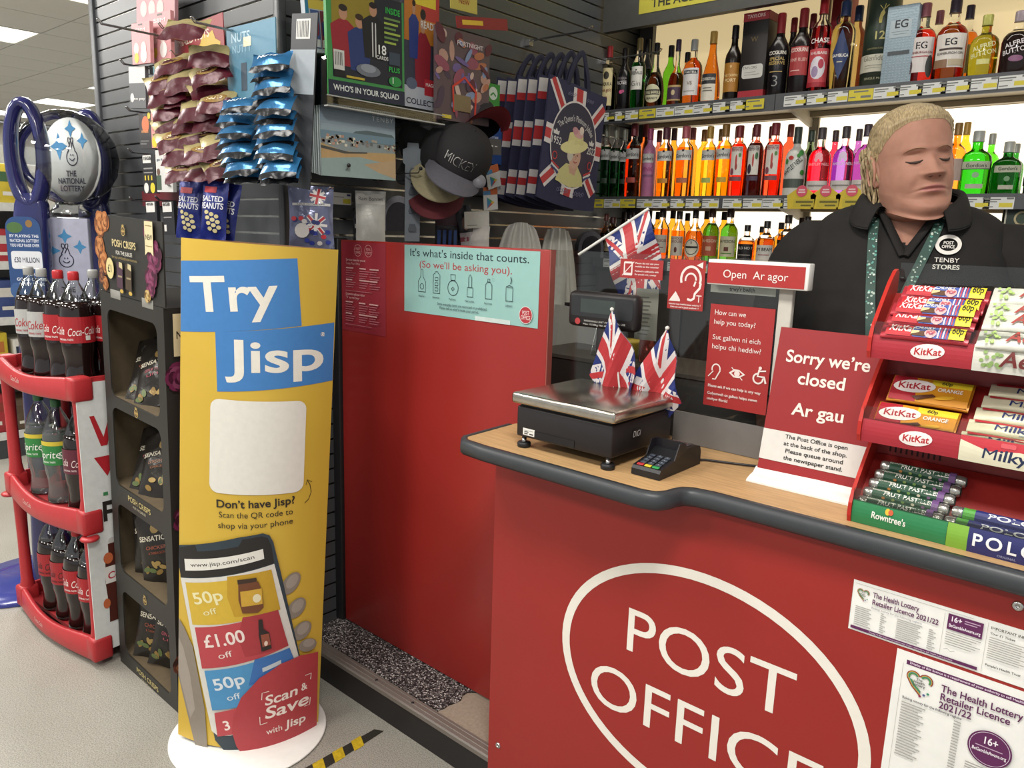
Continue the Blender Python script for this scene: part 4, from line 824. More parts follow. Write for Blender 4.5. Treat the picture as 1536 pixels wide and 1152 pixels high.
b = B(); b.box((0, .107, .392), (LEN, .109, .447), CLR); b.build('clear_header', t)
def strip(k, i, base, draw):
    x = i*CW; r = .034; fn = lambda u, v, d: (x+u, -.003-.003*math.sin(max(0, min(PI, v/.042*PI)))-d, TZ[k]+v)
    c = Cv(fn, sub=.007, d0=0); c.rect(.0005, .0005, CW-.0005, .0415, base); c.build('shelf_strip', t)
    c = Cv(fn, sub=.006, d0=.0008); draw(c); c.build('strip_print', t)
def kk(c, x, y, s, wk='b01f28'):
    c.ell(x, y, s*1.25, s*.62, 'e3d9d5', 20, .12); c.text('KitKat', x, y-s*.27, s*.58, wk, 1, fit=s*2.0, rot=.06, slant=.12)
strip(2, 0, 'a12a35', lambda c: kk(c, .085, .021, .02))
strip(1, 0, 'a12a35', lambda c: kk(c, .085, .021, .02))
def aero(c):
    c.rect(0, 0, CW, .041, 'd0cfc4'); q = random.Random(4)
    for i in range(16): c.ell(.01+q.random()*.03, .008+q.random()*.025, .003, .003, '8aa564', 10)
    c.text('Aero', .072, .012, .024, '6a2a28', 1, fit=.07, slant=.2); c.rect(.07, .032, .085, .037, 'b8484a'); c.text('Peppermint', .09, .004, .005, '6a4a40', 0)
strip(2, 1, 'd0cfc4', aero)
def mkb(c): c.rect(0, .018, CW, .041, 'b8323c'); c.clipfill([(0, .0), (CW, 0), (CW, .02), (.08, .028), (.04, .022), (0, .034)], 'd8d2b8'); c.text('Milkybar', .08, .01, .018, '26304f', 1, fit=.1, slant=.1); c.rrect(.055, .031, .075, .038, .002, 'c8545a')
strip(1, 1, 'd8d2b8', mkb)
def rwn(c): c.text("Rowntree's", .06, .016, .012, 'e6e6dc', 1, fit=.055, rot=-.03); c.ell(.058, .033, .004, .006, 'd8b03a', 12); c.ell(.063, .033, .004, .005, 'c25a3a', 12)
strip(0, 0, '2c7a4c', rwn)
def polo(c):
    c.rect(.0, 0, .03, .041, '7aa83c'); c.rect(.03, 0, .14, .041, '2c2f63'); c.rect(.14, 0, CW, .041, '7aa83c')
    for i, ch in enumerate('POLO'): c.text(ch, .043+i*.0235, .013, .021, 'e6e6e6', 1)
    c.text('ORIGINAL', .085, .004, .004, '8a90b4', 1)
strip(0, 1, '2c2f63', polo)
# incline the packs lie on
SA = math.radians(45); 
def inc(k): return TR(CX0, CY, ZC+TZ[k]) @ frame((0, .008-(.010 if k == 2 else 0), .018+(.012 if k == 2 else 0)), (1, 0, 0), (0, math.cos(SA), math.sin(SA)))
def bar(name, label, cat, grp, T, L, w, th, base, draw, crimp=True):
    t = thing(name, label, cat, group=grp, T=T); b = B(); rs = []
    for i in range(9):
        x = L*i/8; e = .35 if i in (0, 8) else (.75 if i in (1, 7) else 1); ww = w*(1.04 if i in (0, 8) else 1)
        rs.append([(x, ww/2*math.cos(a)*(1 if abs(math.cos(a)) > .5 else .95), th/2+th/2*e*math.copysign(min(1, abs(math.sin(a))*1.25), math.sin(a))) for a in [2*PI*j/14 for j in range(14)]])
    b.rings(rs, base, True); b.build('wrapper', t)
    c = Cv(fn=lambda u, v, d: (u, v, th/2+th/2*min(1, 1.25*math.sqrt(max(0, 1-(v/(w/2))**2)))+d), sub=.01, d0=.0006); draw(c, L, w); c.build('wrapper_print', t)
    return t
def d_chunky(c, L, w):
    c.rect(L*.06, -w*.4, L*.36, w*.4, 'b5242c'); c.text('KitKat', L*.24, -w*.1, w*.5, 'ece4e0', 1, fit=L*.3, slant=.15); c.rect(L*.38, -w*.4, L*.78, w*.42, '4d62a8'); c.text('CHUNKY', L*.5, w*.14, w*.26, 'e6e2da', 1, fit=L*.22, slant=.1); c.rect(L*.36, -w*.35, L*.52, w*.02, '5a3a26'); c.clipfill([(L*.36, -w*.3), (L*.45, -w*.1), (L*.45, w*.02), (L*.36, -.0)], 'cdb98c')
    c.ell(L*.58, -w*.12, L*.07, w*.3, 'd9a8a8', 14); c.text('POP', L*.58, -w*.2, w*.25, 'b03a48', 1, fit=L*.1)
    for i in range(4): c.rect(L*(.66+i*.03), -w*.4, L*(.675+i*.03), w*.38, ('e6dcd8', 'b8404a')[i % 2])
    c.rect(L*.79, -w*.42, L*.96, w*.43, 'd8cc2c'); c.text('60p', L*.875, -w*.05, w*.5, '2c2a1a', 1, fit=L*.13)
foilr = foil('a8303a', .2, .3)
for j, y in enumerate((0, 1.0, 1.55, 2.2, 3.1)):
    bar('chocolate_bar', ['lowest', 'second lowest', 'middle', 'second highest', 'topmost'][j]+' of the red and yellow chunky wafer bars on the top tier', 'chocolate bar', 'chunky wafer bars on the top tier', TR(0, 0, 0) @ inc(2) @ TR(.012+.002*j, .014+y*.0285, .002+(.006 if j == 2 else 0)), .128, .027, .015, foilr, d_chunky)
def d_aero(c, L, w):
    q = random.Random(3)
    for i in range(14): c.ell(L*(.06+.14*q.random()), w*(q.random()-.5)*.7, .0025, .0025, 'a4bf6e', 8)
    c.text('Aero', L*.48, -w*.25, w*.62, 'a0463f', 1, fit=L*.42, slant=.2); c.rect(L*.5, w*.3, L*.62, w*.42, 'b8484a'); c.text('Peppermint', L*.55, -w*.42, w*.14, '6a4a40', 1)
for j, y in enumerate((0, 1.2, 1.9, 3.0)):
    bar('chocolate_bar', ['lowest', 'second', 'third', 'topmost'][j]+' of the white and green bubbly mint bars on the top tier', 'chocolate bar', 'mint chocolate bars on the top tier', inc(2) @ TR(CW+.002, .016+y*.03, .002), .142, .034, .016, foil('cdcdc2', .15, .35), d_aero)
def d_or(c, L, w):
    c.rect(L*.02, -w*.44, L*.36, w*.44, 'a82430'); c.clipfill([(L*.36, -w*.44), (L*.98, -w*.44), (L*.98, w*.44), (L*.3, w*.44)], 'd08a1e'); c.rect(L*.5, w*.2, L*.98, w*.44, 'd9c02c'); c.text('60p', L*.68, w*.26, w*.14, '2c2a1a', 1)
    c.ell(L*.3, w*.08, L*.26, w*.24, 'e3d9d5', 20, .1); c.text('KitKat', L*.3, -w*.02, w*.24, 'a82430', 1, fit=L*.4, rot=.05); c.text('ORANGE', L*.74, -w*.0, w*.13, 'ece6da', 1, fit=L*.3); c.ell(L*.7, -w*.22, L*.12, w*.07, 'e0a82c', 14, .2); c.clipfill([(L*.3, -w*.3), (L*.55, -w*.14), (L*.6, -w*.22), (L*.38, -w*.4)], '5a3220')
for j in range(2):
    bar('chocolate_bar', ['lower', 'upper'][j]+' orange flavoured four finger wafer bar on the middle tier', 'chocolate bar', 'orange wafer bars on the middle tier', inc(1) @ TR(.012+.008*j, .03+j*.058, .002+.003*j), .125, .056, .011, foil('c07a1e', .2, .3), d_or)
def d_mb(c, L, w):
    c.clipfill([(L*.06, w*.2), (L*.4, w*.26), (L*.7, w*.1), (L, w*.2), (L, w*.45), (L*.06, w*.45)], 'b8323c'); c.text('Milkybar', L*.56, -w*.22, w*.46, '28346a', 1, fit=L*.62, slant=.12); c.rrect(L*.4, w*.3, L*.52, w*.42, .001, 'c8545a'); c.rect(L*.5, -w*.4, L*.9, -w*.36, '8aa0b0')
for j in range(5):
    bar('chocolate_bar', ['lowest', 'second', 'third', 'fourth', 'topmost'][j]+' of the cream and red white chocolate bars on the middle tier', 'chocolate bar', 'white chocolate bars on the middle tier', inc(1) @ TR(CW-.004+.005*j, .013+j*.025, .002), .143, .024, .012, foil('d8d2b4', .1, .35), d_mb)
def tube_pack(label, grp, T, L, r, base, draw, end, cat='sweet roll'):
    t = thing('sweet_roll', label, cat, group=grp, T=T); b = B(); X = frame((0, 0, 0), (0, 1, 0), (0, 0, 1))
    b.lathe([(0, 0), (r*.7, 0), (r, .004), (r, L-.004), (r*.7, L), (0, L)], base, 18, TR(0, 0, r) @ frame((0, 0, 0), (0, 1, 0), (0, 0, 1))); b.build('roll', t)
    b = B(); b.lathe([(r*.8, -.002), (r*1.03, .002), (r*1.03, .012), (r*1.0, .013)], end, 18, TR(0, 0, r) @ frame((0, 0, 0), (0, 1, 0), (0, 0, 1)), cap=False); b.lathe([(r*1.0, L-.013), (r*1.03, L-.012), (r*1.03, L-.002), (r*.8, L+.002)], end, 18, TR(0, 0, r) @ frame((0, 0, 0), (0, 1, 0), (0, 0, 1)), cap=False); b.build('foil_end', t)
    fn = lambda u, v, d: (u, (r+d)*math.sin(v/r), r+(r+d)*math.cos(v/r)); c = Cv(fn, sub=.006, d0=.0005); draw(c, L, r); c.build('wrapper_print', t)
SIL = foil('b8b6b0', .8, .25)
def d_fp(c, L, r):
    c.rect(.014, -r*1.3, L-.014, r*1.3, '2f4f3c'); c.text('FRUIT PASTILLES', L*.54, -r*.35, r*.8, 'e6e4da', 1, fit=L*.6); c.text('ROWNTREES', L*.2, r*.2, r*.35, 'd8d6c8', 1); q = random.Random(2)
    for i in range(5): c.ell(L*(.25+.12*i), -r*.85, r*.3, r*.22, ('a8703a', '7a8a4a', '6a8a4a', 'c2b8a0', '7a5a7a')[i], 10)
    c.rect(L*.82, -r, L*.9, r, '6a4a7a')
for j in range(5):
    tube_pack(['lowest', 'second', 'third', 'fourth', 'topmost'][j]+' of the green fruit pastille rolls on the bottom tier', 'fruit pastille rolls on the bottom tier', inc(0) @ TR(.006+.004*j, .016+j*.0195, .0), .13, .0095, mat('roll_green', '2f4f3c', .35), d_fp, SIL)
def d_po(c, L, r):
    c.rect(.014, -r*1.3, L*.24, r*1.3, '4f9a3c'); c.rect(L*.24, -r*1.3, L-.014, r*1.3, '2a2f6a'); c.text('POLO', L*.62, -r*.4, r*.85, 'e6e6e6', 1, fit=L*.5)
for j in range(2):
    tube_pack(['lower', 'upper'][j]+' blue and green mint roll on the bottom tier', 'mint rolls on the bottom tier', inc(0) @ TR(CW-.006+.006*j, .016+j*.0205, .0), .13, .0095, mat('roll_blue', '2a2f6a', .35), d_po, SIL)

# ---- notices on the counter front
def licence(name, label, q0, w, h, draw):
    a = at(*q0, 1, YF); t = thing(name, label, 'notice', (a.x, YF-.0008, a.z-h)); b = B(); b.box((0, 0, 0), (w, .0006, h), M_PAPER); b.build('sheet', t)
    c = Cv(T=frame((0, 0, 0), (1, 0, 0), (0, 0, 1))); draw(c, w, h); c.build('print', t)
PU = '5a2450'
def heart(c, x, y, s):
    for k, (col, r_) in enumerate((('8a2a30', 1.), ('b8a03a', .86), ('3a7a8a', .74), ('4a8a3c', .63))):
        pts = [(x-s*.5*r_, y+s*.25*r_)]
        c.ring(x-s*.27, y+s*.22, s*.3*r_, s*.3*r_, s*.05, col, 16, 20, 210); c.ring(x+s*.27, y+s*.22, s*.3*r_, s*.3*r_, s*.05, col, 16, -40, 160); c.line([(x-s*.53*r_, y+s*.12*r_), (x-s*.3*r_, y-s*.25*r_), (x+s*.1, y-s*.62*r_)], s*.055, col)
    for i in range(3): c.ell(x+s*(.1+.16*i), y-s*(.62-.12*i), s*.06, s*.06, ('8a2a4a', '4a5a8a', '3a8a6a')[i], 10)
    c.text('The', x, y+s*.12, s*.12, '5a5a58', 1); c.text('Health', x, y-s*.02, s*.13, '5a5a58', 1); c.text('Lottery', x, y-s*.16, s*.13, '5a5a58', 1)
def lic1(c, w, h):
    c.ring(.1, .05, .0, .0, .0, 'a8a6a0', 3)
    for q in ((.004, .004, .185, .0045), (.004, h-.0055, .185, h-.005), (.0, .004, .0005, h-.005), (.1445, .012, .145, h-.01), (.2055, .004, .206, h-.004)): c.rect(*q, 'aaa7a0')
    heart(c, .018, h-.022, .018); c.text('The Health Lottery', .034, h-.021, .0095, PU, 1, 'l', fit=.073); c.text('Retailer Licence 2021/22', .034, h-.034, .0095, PU, 1, 'l', fit=.104); c.text('Raising money for the following regions', .034, h-.042, .004, '8a8690', 0, 'l', fit=.08)
    for i in range(10):
        y = h-.047-i*.0037
        for x0, x1 in ((.008, .036), (.05, .06), (.076, .115), (.125, .137)): c.d = .0012; c.rect(x0, y, x1-((i*7+int(x0*999)) % 5)*.0015, y+.0013, 'a3a09b')
    c.d = .002; c.rect(.004, .004, .2, .0095, PU); c.text('Display of this licence is a requirement of your authority to sell Health Lottery tickets', .1, .0055, .0025, 'd8c8d6', 0, fit=.13)
    c.rect(.15, h-.035, .2, h-.008, PU); c.text('16+', .162, h-.02, .009, 'e6dde4', 1, fit=.017); c.rect(.174, h-.014, .196, h-.0125, 'b89ab2'); c.rect(.174, h-.018, .192, h-.0165, 'b89ab2'); c.text('BeGambleAware.org', .175, h-.03, .0055, 'e6dde4', 1, fit=.045)
    for i in range(6): c.rect(.15, h-.041-i*.004, .2-.006*(i % 3), h-.0397-i*.004, 'a3a09b')
    c.line([(.15, .022), (.155, .025), (.16, .021), (.166, .024)], .0005, '4a4846')
    c.text('IMPORTANT INFORMATION', .21, h-.012, .0045, '3a3836', 1, 'l'); c.text('Your £1 Ticket', .21, h-.021, .004, '3a3836', 1, 'l'); c.text("People's Health Trust", .21, .018, .004, '4a4846', 1, 'l')
    for i in range(10): c.d = .003; c.rect(.21, h-.027-i*.0038, .262-.008*(i % 2), h-.0257-i*.0038, 'a3a09b')
licence('licence_strip', 'wide white health lottery licence strip stuck under the counter edge', (1281.5, 868.5), .28, .093, lic1)
def lic2(c, w, h):
    c.rect(.017, h-.022, w-.004, h-.014, PU); c.text('Display of this licence is a requirement of your authority to sell Health Lottery tickets', .022, h-.0195, .0042, 'd8c8d6', 1, 'l', fit=.2)
    for q in ((.012, .055, .0125, h-.022), (.012, .055, w-.01, .0555)): c.rect(*q, 'aaa7a0')
    heart(c, .04, h-.048, .036); c.text('The Health Lottery', .073, h-.047, .0125, PU, 1, 'l', fit=.115); c.text('Retailer Licence', .073, h-.062, .0125, PU, 1, 'l', fit=.1); c.text('2021/22', .073, h-.077, .0125, PU, 1, 'l', fit=.048)
    c.text('Raising money for the following regions', .018, h-.084, .0045, '55505a', 1, 'l', fit=.09)
    for i in range(20):
        y = h-.092-i*.0052; c.d = .0022; c.rect(.018, y, .055-((i*7) % 5)*.0025, y+.002, 'a09d98'); c.d = .0022; c.rect(.098, y+.001, .108, y+.003, 'a09d98')
    c.d = .003; c.ell(.152, h-.115, .031, .031, PU, 36); c.ring(.152, h-.115, .0285, .0285, .0007, 'd8c8d6', 36); c.text('16+', .152, h-.108, .013, 'e6dde4', 1, fit=.022); c.rect(.132, h-.1145, .17, h-.113, 'b89ab2'); c.text('BeGambleAware.org', .152, h-.124, .006, 'e6dde4', 1, fit=.048)
    for i in range(8): c.rect(.122, h-.152-i*.0045, .175, h-.15-i*.0045, 'a09d98')
    c.text('IMPORTANT INFORMATION', .018, .03, .011, '2c2a2c', 1, 'l', fit=.16)
licence('licence_sheet', 'large white health lottery licence sheet with purple disc on the counter front', (1346.4, 971.9), .21, .28, lic2)
# posters on the red hatch panel
PT = YP
a = at(607, 465, 1, PT); w = at(811, 377, 1, PT); tz = at(610, 367, 1, PT).z
t = thing('teal_poster', 'pale teal what is inside that counts poster on the red panel', 'poster', (a.x, PT-.0012, 1.253)); W = w.x-a.x; H = tz-1.253
b = B(); b.box((0, 0, 0), (W, .001, H), mat('poster_teal', '8fb8b2', .45, var=.02)); b.build('sheet', t); c = Cv(T=FR); NV = '24303a'
c.text("It's what's inside that counts.", W*.49, H*.84, H*.115, NV, 0, fit=W*.89); c.text("(So we'll be asking you).", W*.475, H*.68, H*.105, 'a83c42', 0, fit=W*.70)
lw = .0018; y0 = H*.42
def ol(pts): c.line(pts+[pts[0], pts[1]], lw, NV)
x = W*.15; ol([(x-.016, y0-.02), (x+.016, y0-.02), (x+.016, y0+.01), (x+.005, y0+.025), (x+.004, y0+.045), (x-.004, y0+.045), (x-.005, y0+.025), (x-.016, y0+.01)]); c.ring(x, y0-.004, .009, .009, lw, NV, 16)
x = W*.27; ol([(x-.014, y0-.02), (x+.014, y0-.02), (x+.014, y0+.034), (x+.006, y0+.038), (x+.006, y0+.042), (x-.006, y0+.042), (x-.006, y0+.038), (x-.014, y0+.034)])
for i in range(3): ol([(x-.006, y0-.013+i*.015), (x+.006, y0-.013+i*.015), (x+.006, y0-.004+i*.015), (x-.006, y0-.004+i*.015)])
x = W*.40; c.ring(x, y0-.0, .022, .022, lw, NV, 24); ol([(x-.008, y0+.022), (x+.008, y0+.022), (x+.01, y0+.038), (x-.01, y0+.038)]); ol([(x-.006, y0-.002), (x, y0-.008), (x+.006, y0-.002), (x, y0+.003)])
x = W*.53; ol([(x-.011, y0-.02), (x+.011, y0-.02), (x+.011, y0+.006), (x-.011, y0+.006)]); ol([(x-.006, y0+.006), (x+.006, y0+.006), (x+.006, y0+.034), (x, y0+.042), (x-.006, y0+.034)])
x = W*.665; ol([(x-.012, y0-.02), (x+.012, y0-.02), (x+.012, y0+.018), (x+.005, y0+.026), (x-.005, y0+.026), (x-.012, y0+.018)]); ol([(x-.004, y0+.026), (x+.004, y0+.026), (x+.004, y0+.034), (x-.004, y0+.034)])
for i in range(6): c.ell(x+.014+.004*(i % 3), y0+.03+.006*(i//3), .0008, .0008, NV, 6)
x = W*.81; ol([(x-.012, y0-.02), (x+.012, y0-.02), (x+.012, y0+.016), (x-.012, y0+.016)]); c.line([(x-.012, y0+.018), (x, y0+.022), (x+.012, y0+.018)], lw, NV); c.line([(x+.004, y0+.026), (x+.007, y0+.036), (x+.004, y0+.044)], lw*1.5, NV)
for xx, s in ((.15, 'Alcohol'), (.27, 'Batteries'), (.40, 'Perfume'), (.53, 'Nail polish'), (.665, 'Aerosols'), (.81, 'Lighters')): c.text(s, W*xx, H*.245, .006, NV, 0)
c.text('Some everyday items are restricted or prohibited.', W*.47, H*.155, .008, NV, 0, fit=W*.38); c.text("Please tell us what's inside your parcel.", W*.45, H*.1, .008, NV, 0, fit=W*.3)
c.ell(W*.925, H*.16, .023, .023, 'e0d6d2', 28); c.ell(W*.925, H*.16, .0215, .0215, 'a8323a', 28); c.text('POST', W*.925, H*.165, .011, 'e6d8d4', 0, fit=.024); c.text('OFFICE', W*.925, H*.1, .011, 'e6d8d4', 0, fit=.033)
c.build('print', t)
for x, w_ in ((.2, .2), (.58, .24)): pass
b = B(); b.box((W*.57, -.0012, .0), (W*.82, -.0006, .012), mat('tape_white', 'c2cfca', .5)); b.build('tape_strip', t)
a = at(512, 362, 1, PT); w = at(578, 505, 1, PT)
t = thing('services_leaflet', 'dull red service list poster at the left end of the red panel', 'poster', (a.x+.004, PT-.0012, w.z)); W = w.x-a.x; H = a.z-w.z
b = B(); b.box((0, 0, 0), (W, .001, H), mat('poster_red', '8a2a34', .4, var=.02)); b.build('sheet', t); c = Cv(T=FR); PK = 'c99a98'
for xx, s in ((.38, ('POST', 'OFFICE')), (.62, ('ROYAL', 'POST'))):
    c.ring(W*xx, H*.91, .019, .019, .0012, PK, 24); c.text(s[0], W*xx, H*.915, .008, PK, 0, fit=.022); c.text(s[1], W*xx, H*.875, .008, PK, 0, fit=.026)
for y0_, h_ in ((.79, 'Services here for you at Tenby Post Office'), (.41, 'Communities split your visit from Tenby')):
    ws = h_.split(' at ') if ' at ' in h_ else h_.split(' from '); c.text(ws[0]+(' at' if ' at ' in h_ else ' on'), W*.1, H*y0_, .008, PK, 1, 'l', fit=W*.45); c.text(ws[1], W*.1, H*(y0_-.04), .008, PK, 0, 'l', fit=W*.33)
    for cx_ in (.1, .42, .66):
        for k in range(9):
            c.rect(W*cx_, H*(y0_-.085-k*.026), W*(cx_+.15+.08*((k*3+int(cx_*10)) % 4)/3), H*(y0_-.085-k*.026)+(.0042 if k in (0, 5) else .0026), PK if k in (0, 5) else 'a8626a')
    c.rect(W*.1, H*(y0_-.335), W*.72, H*(y0_-.335)+.0022, 'a8626a')
c.build('print', t)
# ================================================================ the shop assistant
HC = at(1374, 246, 1, 1.86); BY, HY, HP = math.radians(14), math.radians(24), math.radians(-4)
person = thing('person', 'woman in black polo shirt and patterned lanyard looking down behind the counter', 'person', (HC.x, HC.y, PZ), rz=BY)
HZ = HC.z-PZ
SKIN = mat('skin', 'a47866', .58, spec=.22, var=.07, scale=45, bump=.05, bscale=500, sss=.25)
LIPS = mat('lips', 'a46c64', .45, var=.05); HAIR = mat('hair_blond', 'a38f6c', .45, var=.5, scale=22, stretch=(30, 5, 5), bump=.3, bscale=60)
SHIRT = mat('shirt_black', '262423', .85, spec=.2, var=.14, scale=14, bump=.25, bscale=700)
def lerp(a, b, t): return a+(b-a)*t
def smooth(t): t = min(1, max(0, t)); return t*t*(3-2*t)
# rows: blend, (yf, zf), (w, ys, zs), (yb, zb)
ROWS = [
 (0, (-.02, -.93), (.175, .01, -.93), (.10, -.93)), (0, (-.125, -.88), (.205, .01, -.88), (.135, -.88)), (0, (-.165, -.78), (.215, .0, -.78), (.14, -.78)), (0, (-.175, -.68), (.205, -.01, -.68), (.12, -.68)),
 (0, (-.165, -.56), (.195, -.01, -.56), (.11, -.56)), (0, (-.172, -.46), (.198, -.01, -.46), (.115, -.46)), (0, (-.160, -.39), (.205, .0, -.39), (.12, -.39)), (0, (-.125, -.32), (.205, .01, -.32), (.12, -.31)), (0, (-.095, -.275), (.190, .02, -.27), (.115, -.25)),
 (0, (-.075, -.245), (.150, .025, -.235), (.105, -.205)), (0, (-.06, -.222), (.105, .03, -.205), (.095, -.175)), (.1, (-.05, -.20), (.080, .03, -.18), (.09, -.15)), (.25, (-.047, -.178), (.0705, .03, -.155), (.088, -.125)), (.5, (-.062, -.158), (.068, .028, -.13), (.088, -.10)),
 (.75, (-.075, -.141), (.064, .02, -.112), (.088, -.078)), (.95, (-.0835, -.1305), (.0625, .012, -.100), (.089, -.062)), (1, (-.078, -.120), (.0625, .006, -.090), (.091, -.05)), (1, (-.087, -.110), (.0635, .004, -.082), (.093, -.04)), (1, (-.090, -.101), (.065, .002, -.074), (.094, -.034)),
 (1, (-.088, -.0925), (.0665, .0, -.067), (.0955, -.028)), (1, (-.0855, -.085), (.068, .0, -.061), (.096, -.022))]
for z, yf, w, yb in ((-.076, -.0875, .069, .097), (-.066, -.090, .0698, .0975), (-.056, -.0905, .0706, .098), (-.045, -.090, .0712, .098), (-.03, -.0885, .0716, .098), (-.015, -.0868, .0718, .0985), (0, -.085, .072, .099), (.012, -.0855, .0722, .0995), (.022, -.0875, .0724, .0995), (.035, -.088, .0724, .099), (.05, -.0865, .0718, .0975), (.065, -.083, .0698, .094), (.08, -.0765, .068, .0885), (.094, -.0665, .060, .079), (.106, -.053, .049, .066), (.116, -.036, .034, .047), (.122, -.019, .018, .027), (.1245, -.004, .004, .008)):
    ROWS.append((1, (yf, z), (w, .004, z if z > 0 else z*.72), (yb, z if z > 0 else z*.25)))
SU, SB = .072, .036
ROWS = [(r[0], (r[1][0]+SB*(1-r[0]), r[1][1]+SU*(1-r[0])), (r[2][0], r[2][1]+SB*(1-r[0]), r[2][2]+SU*(1-r[0])), (r[3][0]+SB*(1-r[0]), r[3][1]+SU*(1-r[0]))) for r in ROWS]
for k in (7, 8, 9, 10, 11):
    r = ROWS[k]; e = (.02, .045, .05, .045, .03)[k-7]; ROWS[k] = (r[0], (r[1][0], r[1][1]+.012), (r[2][0]*(1, 1, 1.1, 1.12, 1.04)[k-7], r[2][1], r[2][2]+e), (r[3][0], r[3][1]+e*.8))
def crow(i):            # catmull-rom over rows
    k = min(int(i), len(ROWS)-2); t = i-k
    g = lambda q: ROWS[min(max(q, 0), len(ROWS)-1)]
    fl = lambda r: (r[0], *r[1], *r[2], *r[3])
    a, b, c, d = (fl(g(k+j)) for j in (-1, 0, 1, 2))
    return [.5*(2*b[n]+(c[n]-a[n])*t+(2*a[n]-5*b[n]+4*c[n]-d[n])*t*t+(3*b[n]-a[n]-3*c[n]+d[n])*t*t*t) for n in range(8)]
def gs(v, s): return math.exp(-(v/s)**2)
def face(x, z):
    ax = abs(x); f = 0
    if -.05 < z < .03:
        if z > -.033: p = max(0, (.014-z)/.047)**1.25
        else: p = max(0, 1-((-.033-z)/.011))**.7
        f += .0245*p*gs(x, .008+.0085*p)
        f += .0085*gs(ax-.016, .008)*gs(z+.0315, .0085)
    f -= .0095*gs(ax-.031, .016)*gs(z-.004, .012)
    f += .0072*gs(ax-.031, .0115)*gs(z+.001, .0085)
    f -= .0022*gs(ax-.031, .014)*gs(z-.0105, .003)
    f -= .003*gs(ax-.028, .012)*gs(z+.0145, .004)
    f += .0045*gs(ax-.026, .024)*gs(z-.0195, .008)
    f += .0075*gs(ax-.045, .02)*gs(z+.034, .022)
    zm = -.062-4*x*x
    f += .0048*gs(x, .021)*gs(z-zm-.0048, .0042)+.0055*gs(x, .019)*gs(z-zm+.0055, .005)-.006*gs(x, .026)*gs(z-zm, .0022)
    f -= .0035*gs(x, .02)*gs(z+.079, .007)
    f -= .0035*gs(ax-.031-.25*max(0, -.045-z), .006)*gs(z+.056, .018)
    f += .005*gs(x, .02)*gs(z+.1, .011)
    return f
def hrot(p, t):          # head turn about the neck pivot
    pv = V((0, .03, -.13)); q = p-pv
    q = M.Rotation(math.radians(-7)*t, 3, 'Y') @ (M.Rotation(HP*t, 3, 'X') @ q)
    return M.Rotation(HY*t, 3, 'Z') @ q + pv
def body_pt(i, ph, off=0., feat=True, raw=False):
    bl, yf, zf, w, ys, zs, yb, zb = crow(i); c, s = math.cos(ph), math.sin(ph)
    pw = .88 if bl > .9 else .8
    x = w*math.copysign(abs(c)**pw, c); k = abs(s)**(1.05 if bl > .9 else .9)
    y = ys+((yf if s < 0 else yb)-ys)*k; z = zs+((zf if s < 0 else zb)-zs)*s*s
    if feat and bl > .9 and s < 0:
        y -= face(x, z)*smooth(-s*1.6)
    if feat and bl < .05 and s < 0: y -= .022*gs(abs(x)-.085, .05)*gs(z+.39, .06)
    p = V((x, y, z))
    if off:
        n = V((c/max(w, .01), s/max(.01, abs((yf if s < 0 else yb)-ys)), 0))
        p = p+n.normalized()*off
    p = hrot(p, bl) if not raw else p
    return p+V((0, 0, HZ))
b = B()
NA = 96; NI = 150
phs = []
for j in range(NA):
    t = j/NA; a = 2*PI*t; phs.append(a-.42*math.sin(2*a)*0-PI/2+.38*-math.sin(a))   # denser at the front
lev = [i*(len(ROWS)-1)/NI for i in range(NI+1)]
fine = [i*.25 for i in range(0, 56)]+[14+i*.14 for i in range(0, int((len(ROWS)-1-14)/.14)+1)]+[len(ROWS)-1]
rings = [[body_pt(i, a) for a in phs] for i in fine]
n = NA; vs = [p for r in rings for p in r]; fsk = []; fl_ = []
for i in range(len(rings)-1):
    for j in range(n):
        k = (j+1) % n; f = (i*n+j, i*n+k, (i+1)*n+k, (i+1)*n+j)
        r = body_pt(fine[i], phs[j], raw=True); x, z = r.x, r.z-HZ
        zm = -.062-4*x*x; lip = crow(fine[i])[0] > .95 and math.sin(phs[j]) < -.7 and abs(x) < .0235 and -.0072*(1-(abs(x)/.024)**2)-.002 < z-zm < .006*(1-(abs(x)/.024)**2)+.001 
        (fl_ if lip else fsk).append(f)
o0 = len(b.v); b.add(vs, fsk, SKIN, True)
kk_ = b.mi(LIPS)
for f in fl_: b.f.append([i+o0 for i in f]); b.m.append(kk_); b.sm.append(True)
b.add(rings[0], [list(range(n))[::-1]], SKIN); b.add(rings[-1], [list(range(n))], SKIN)
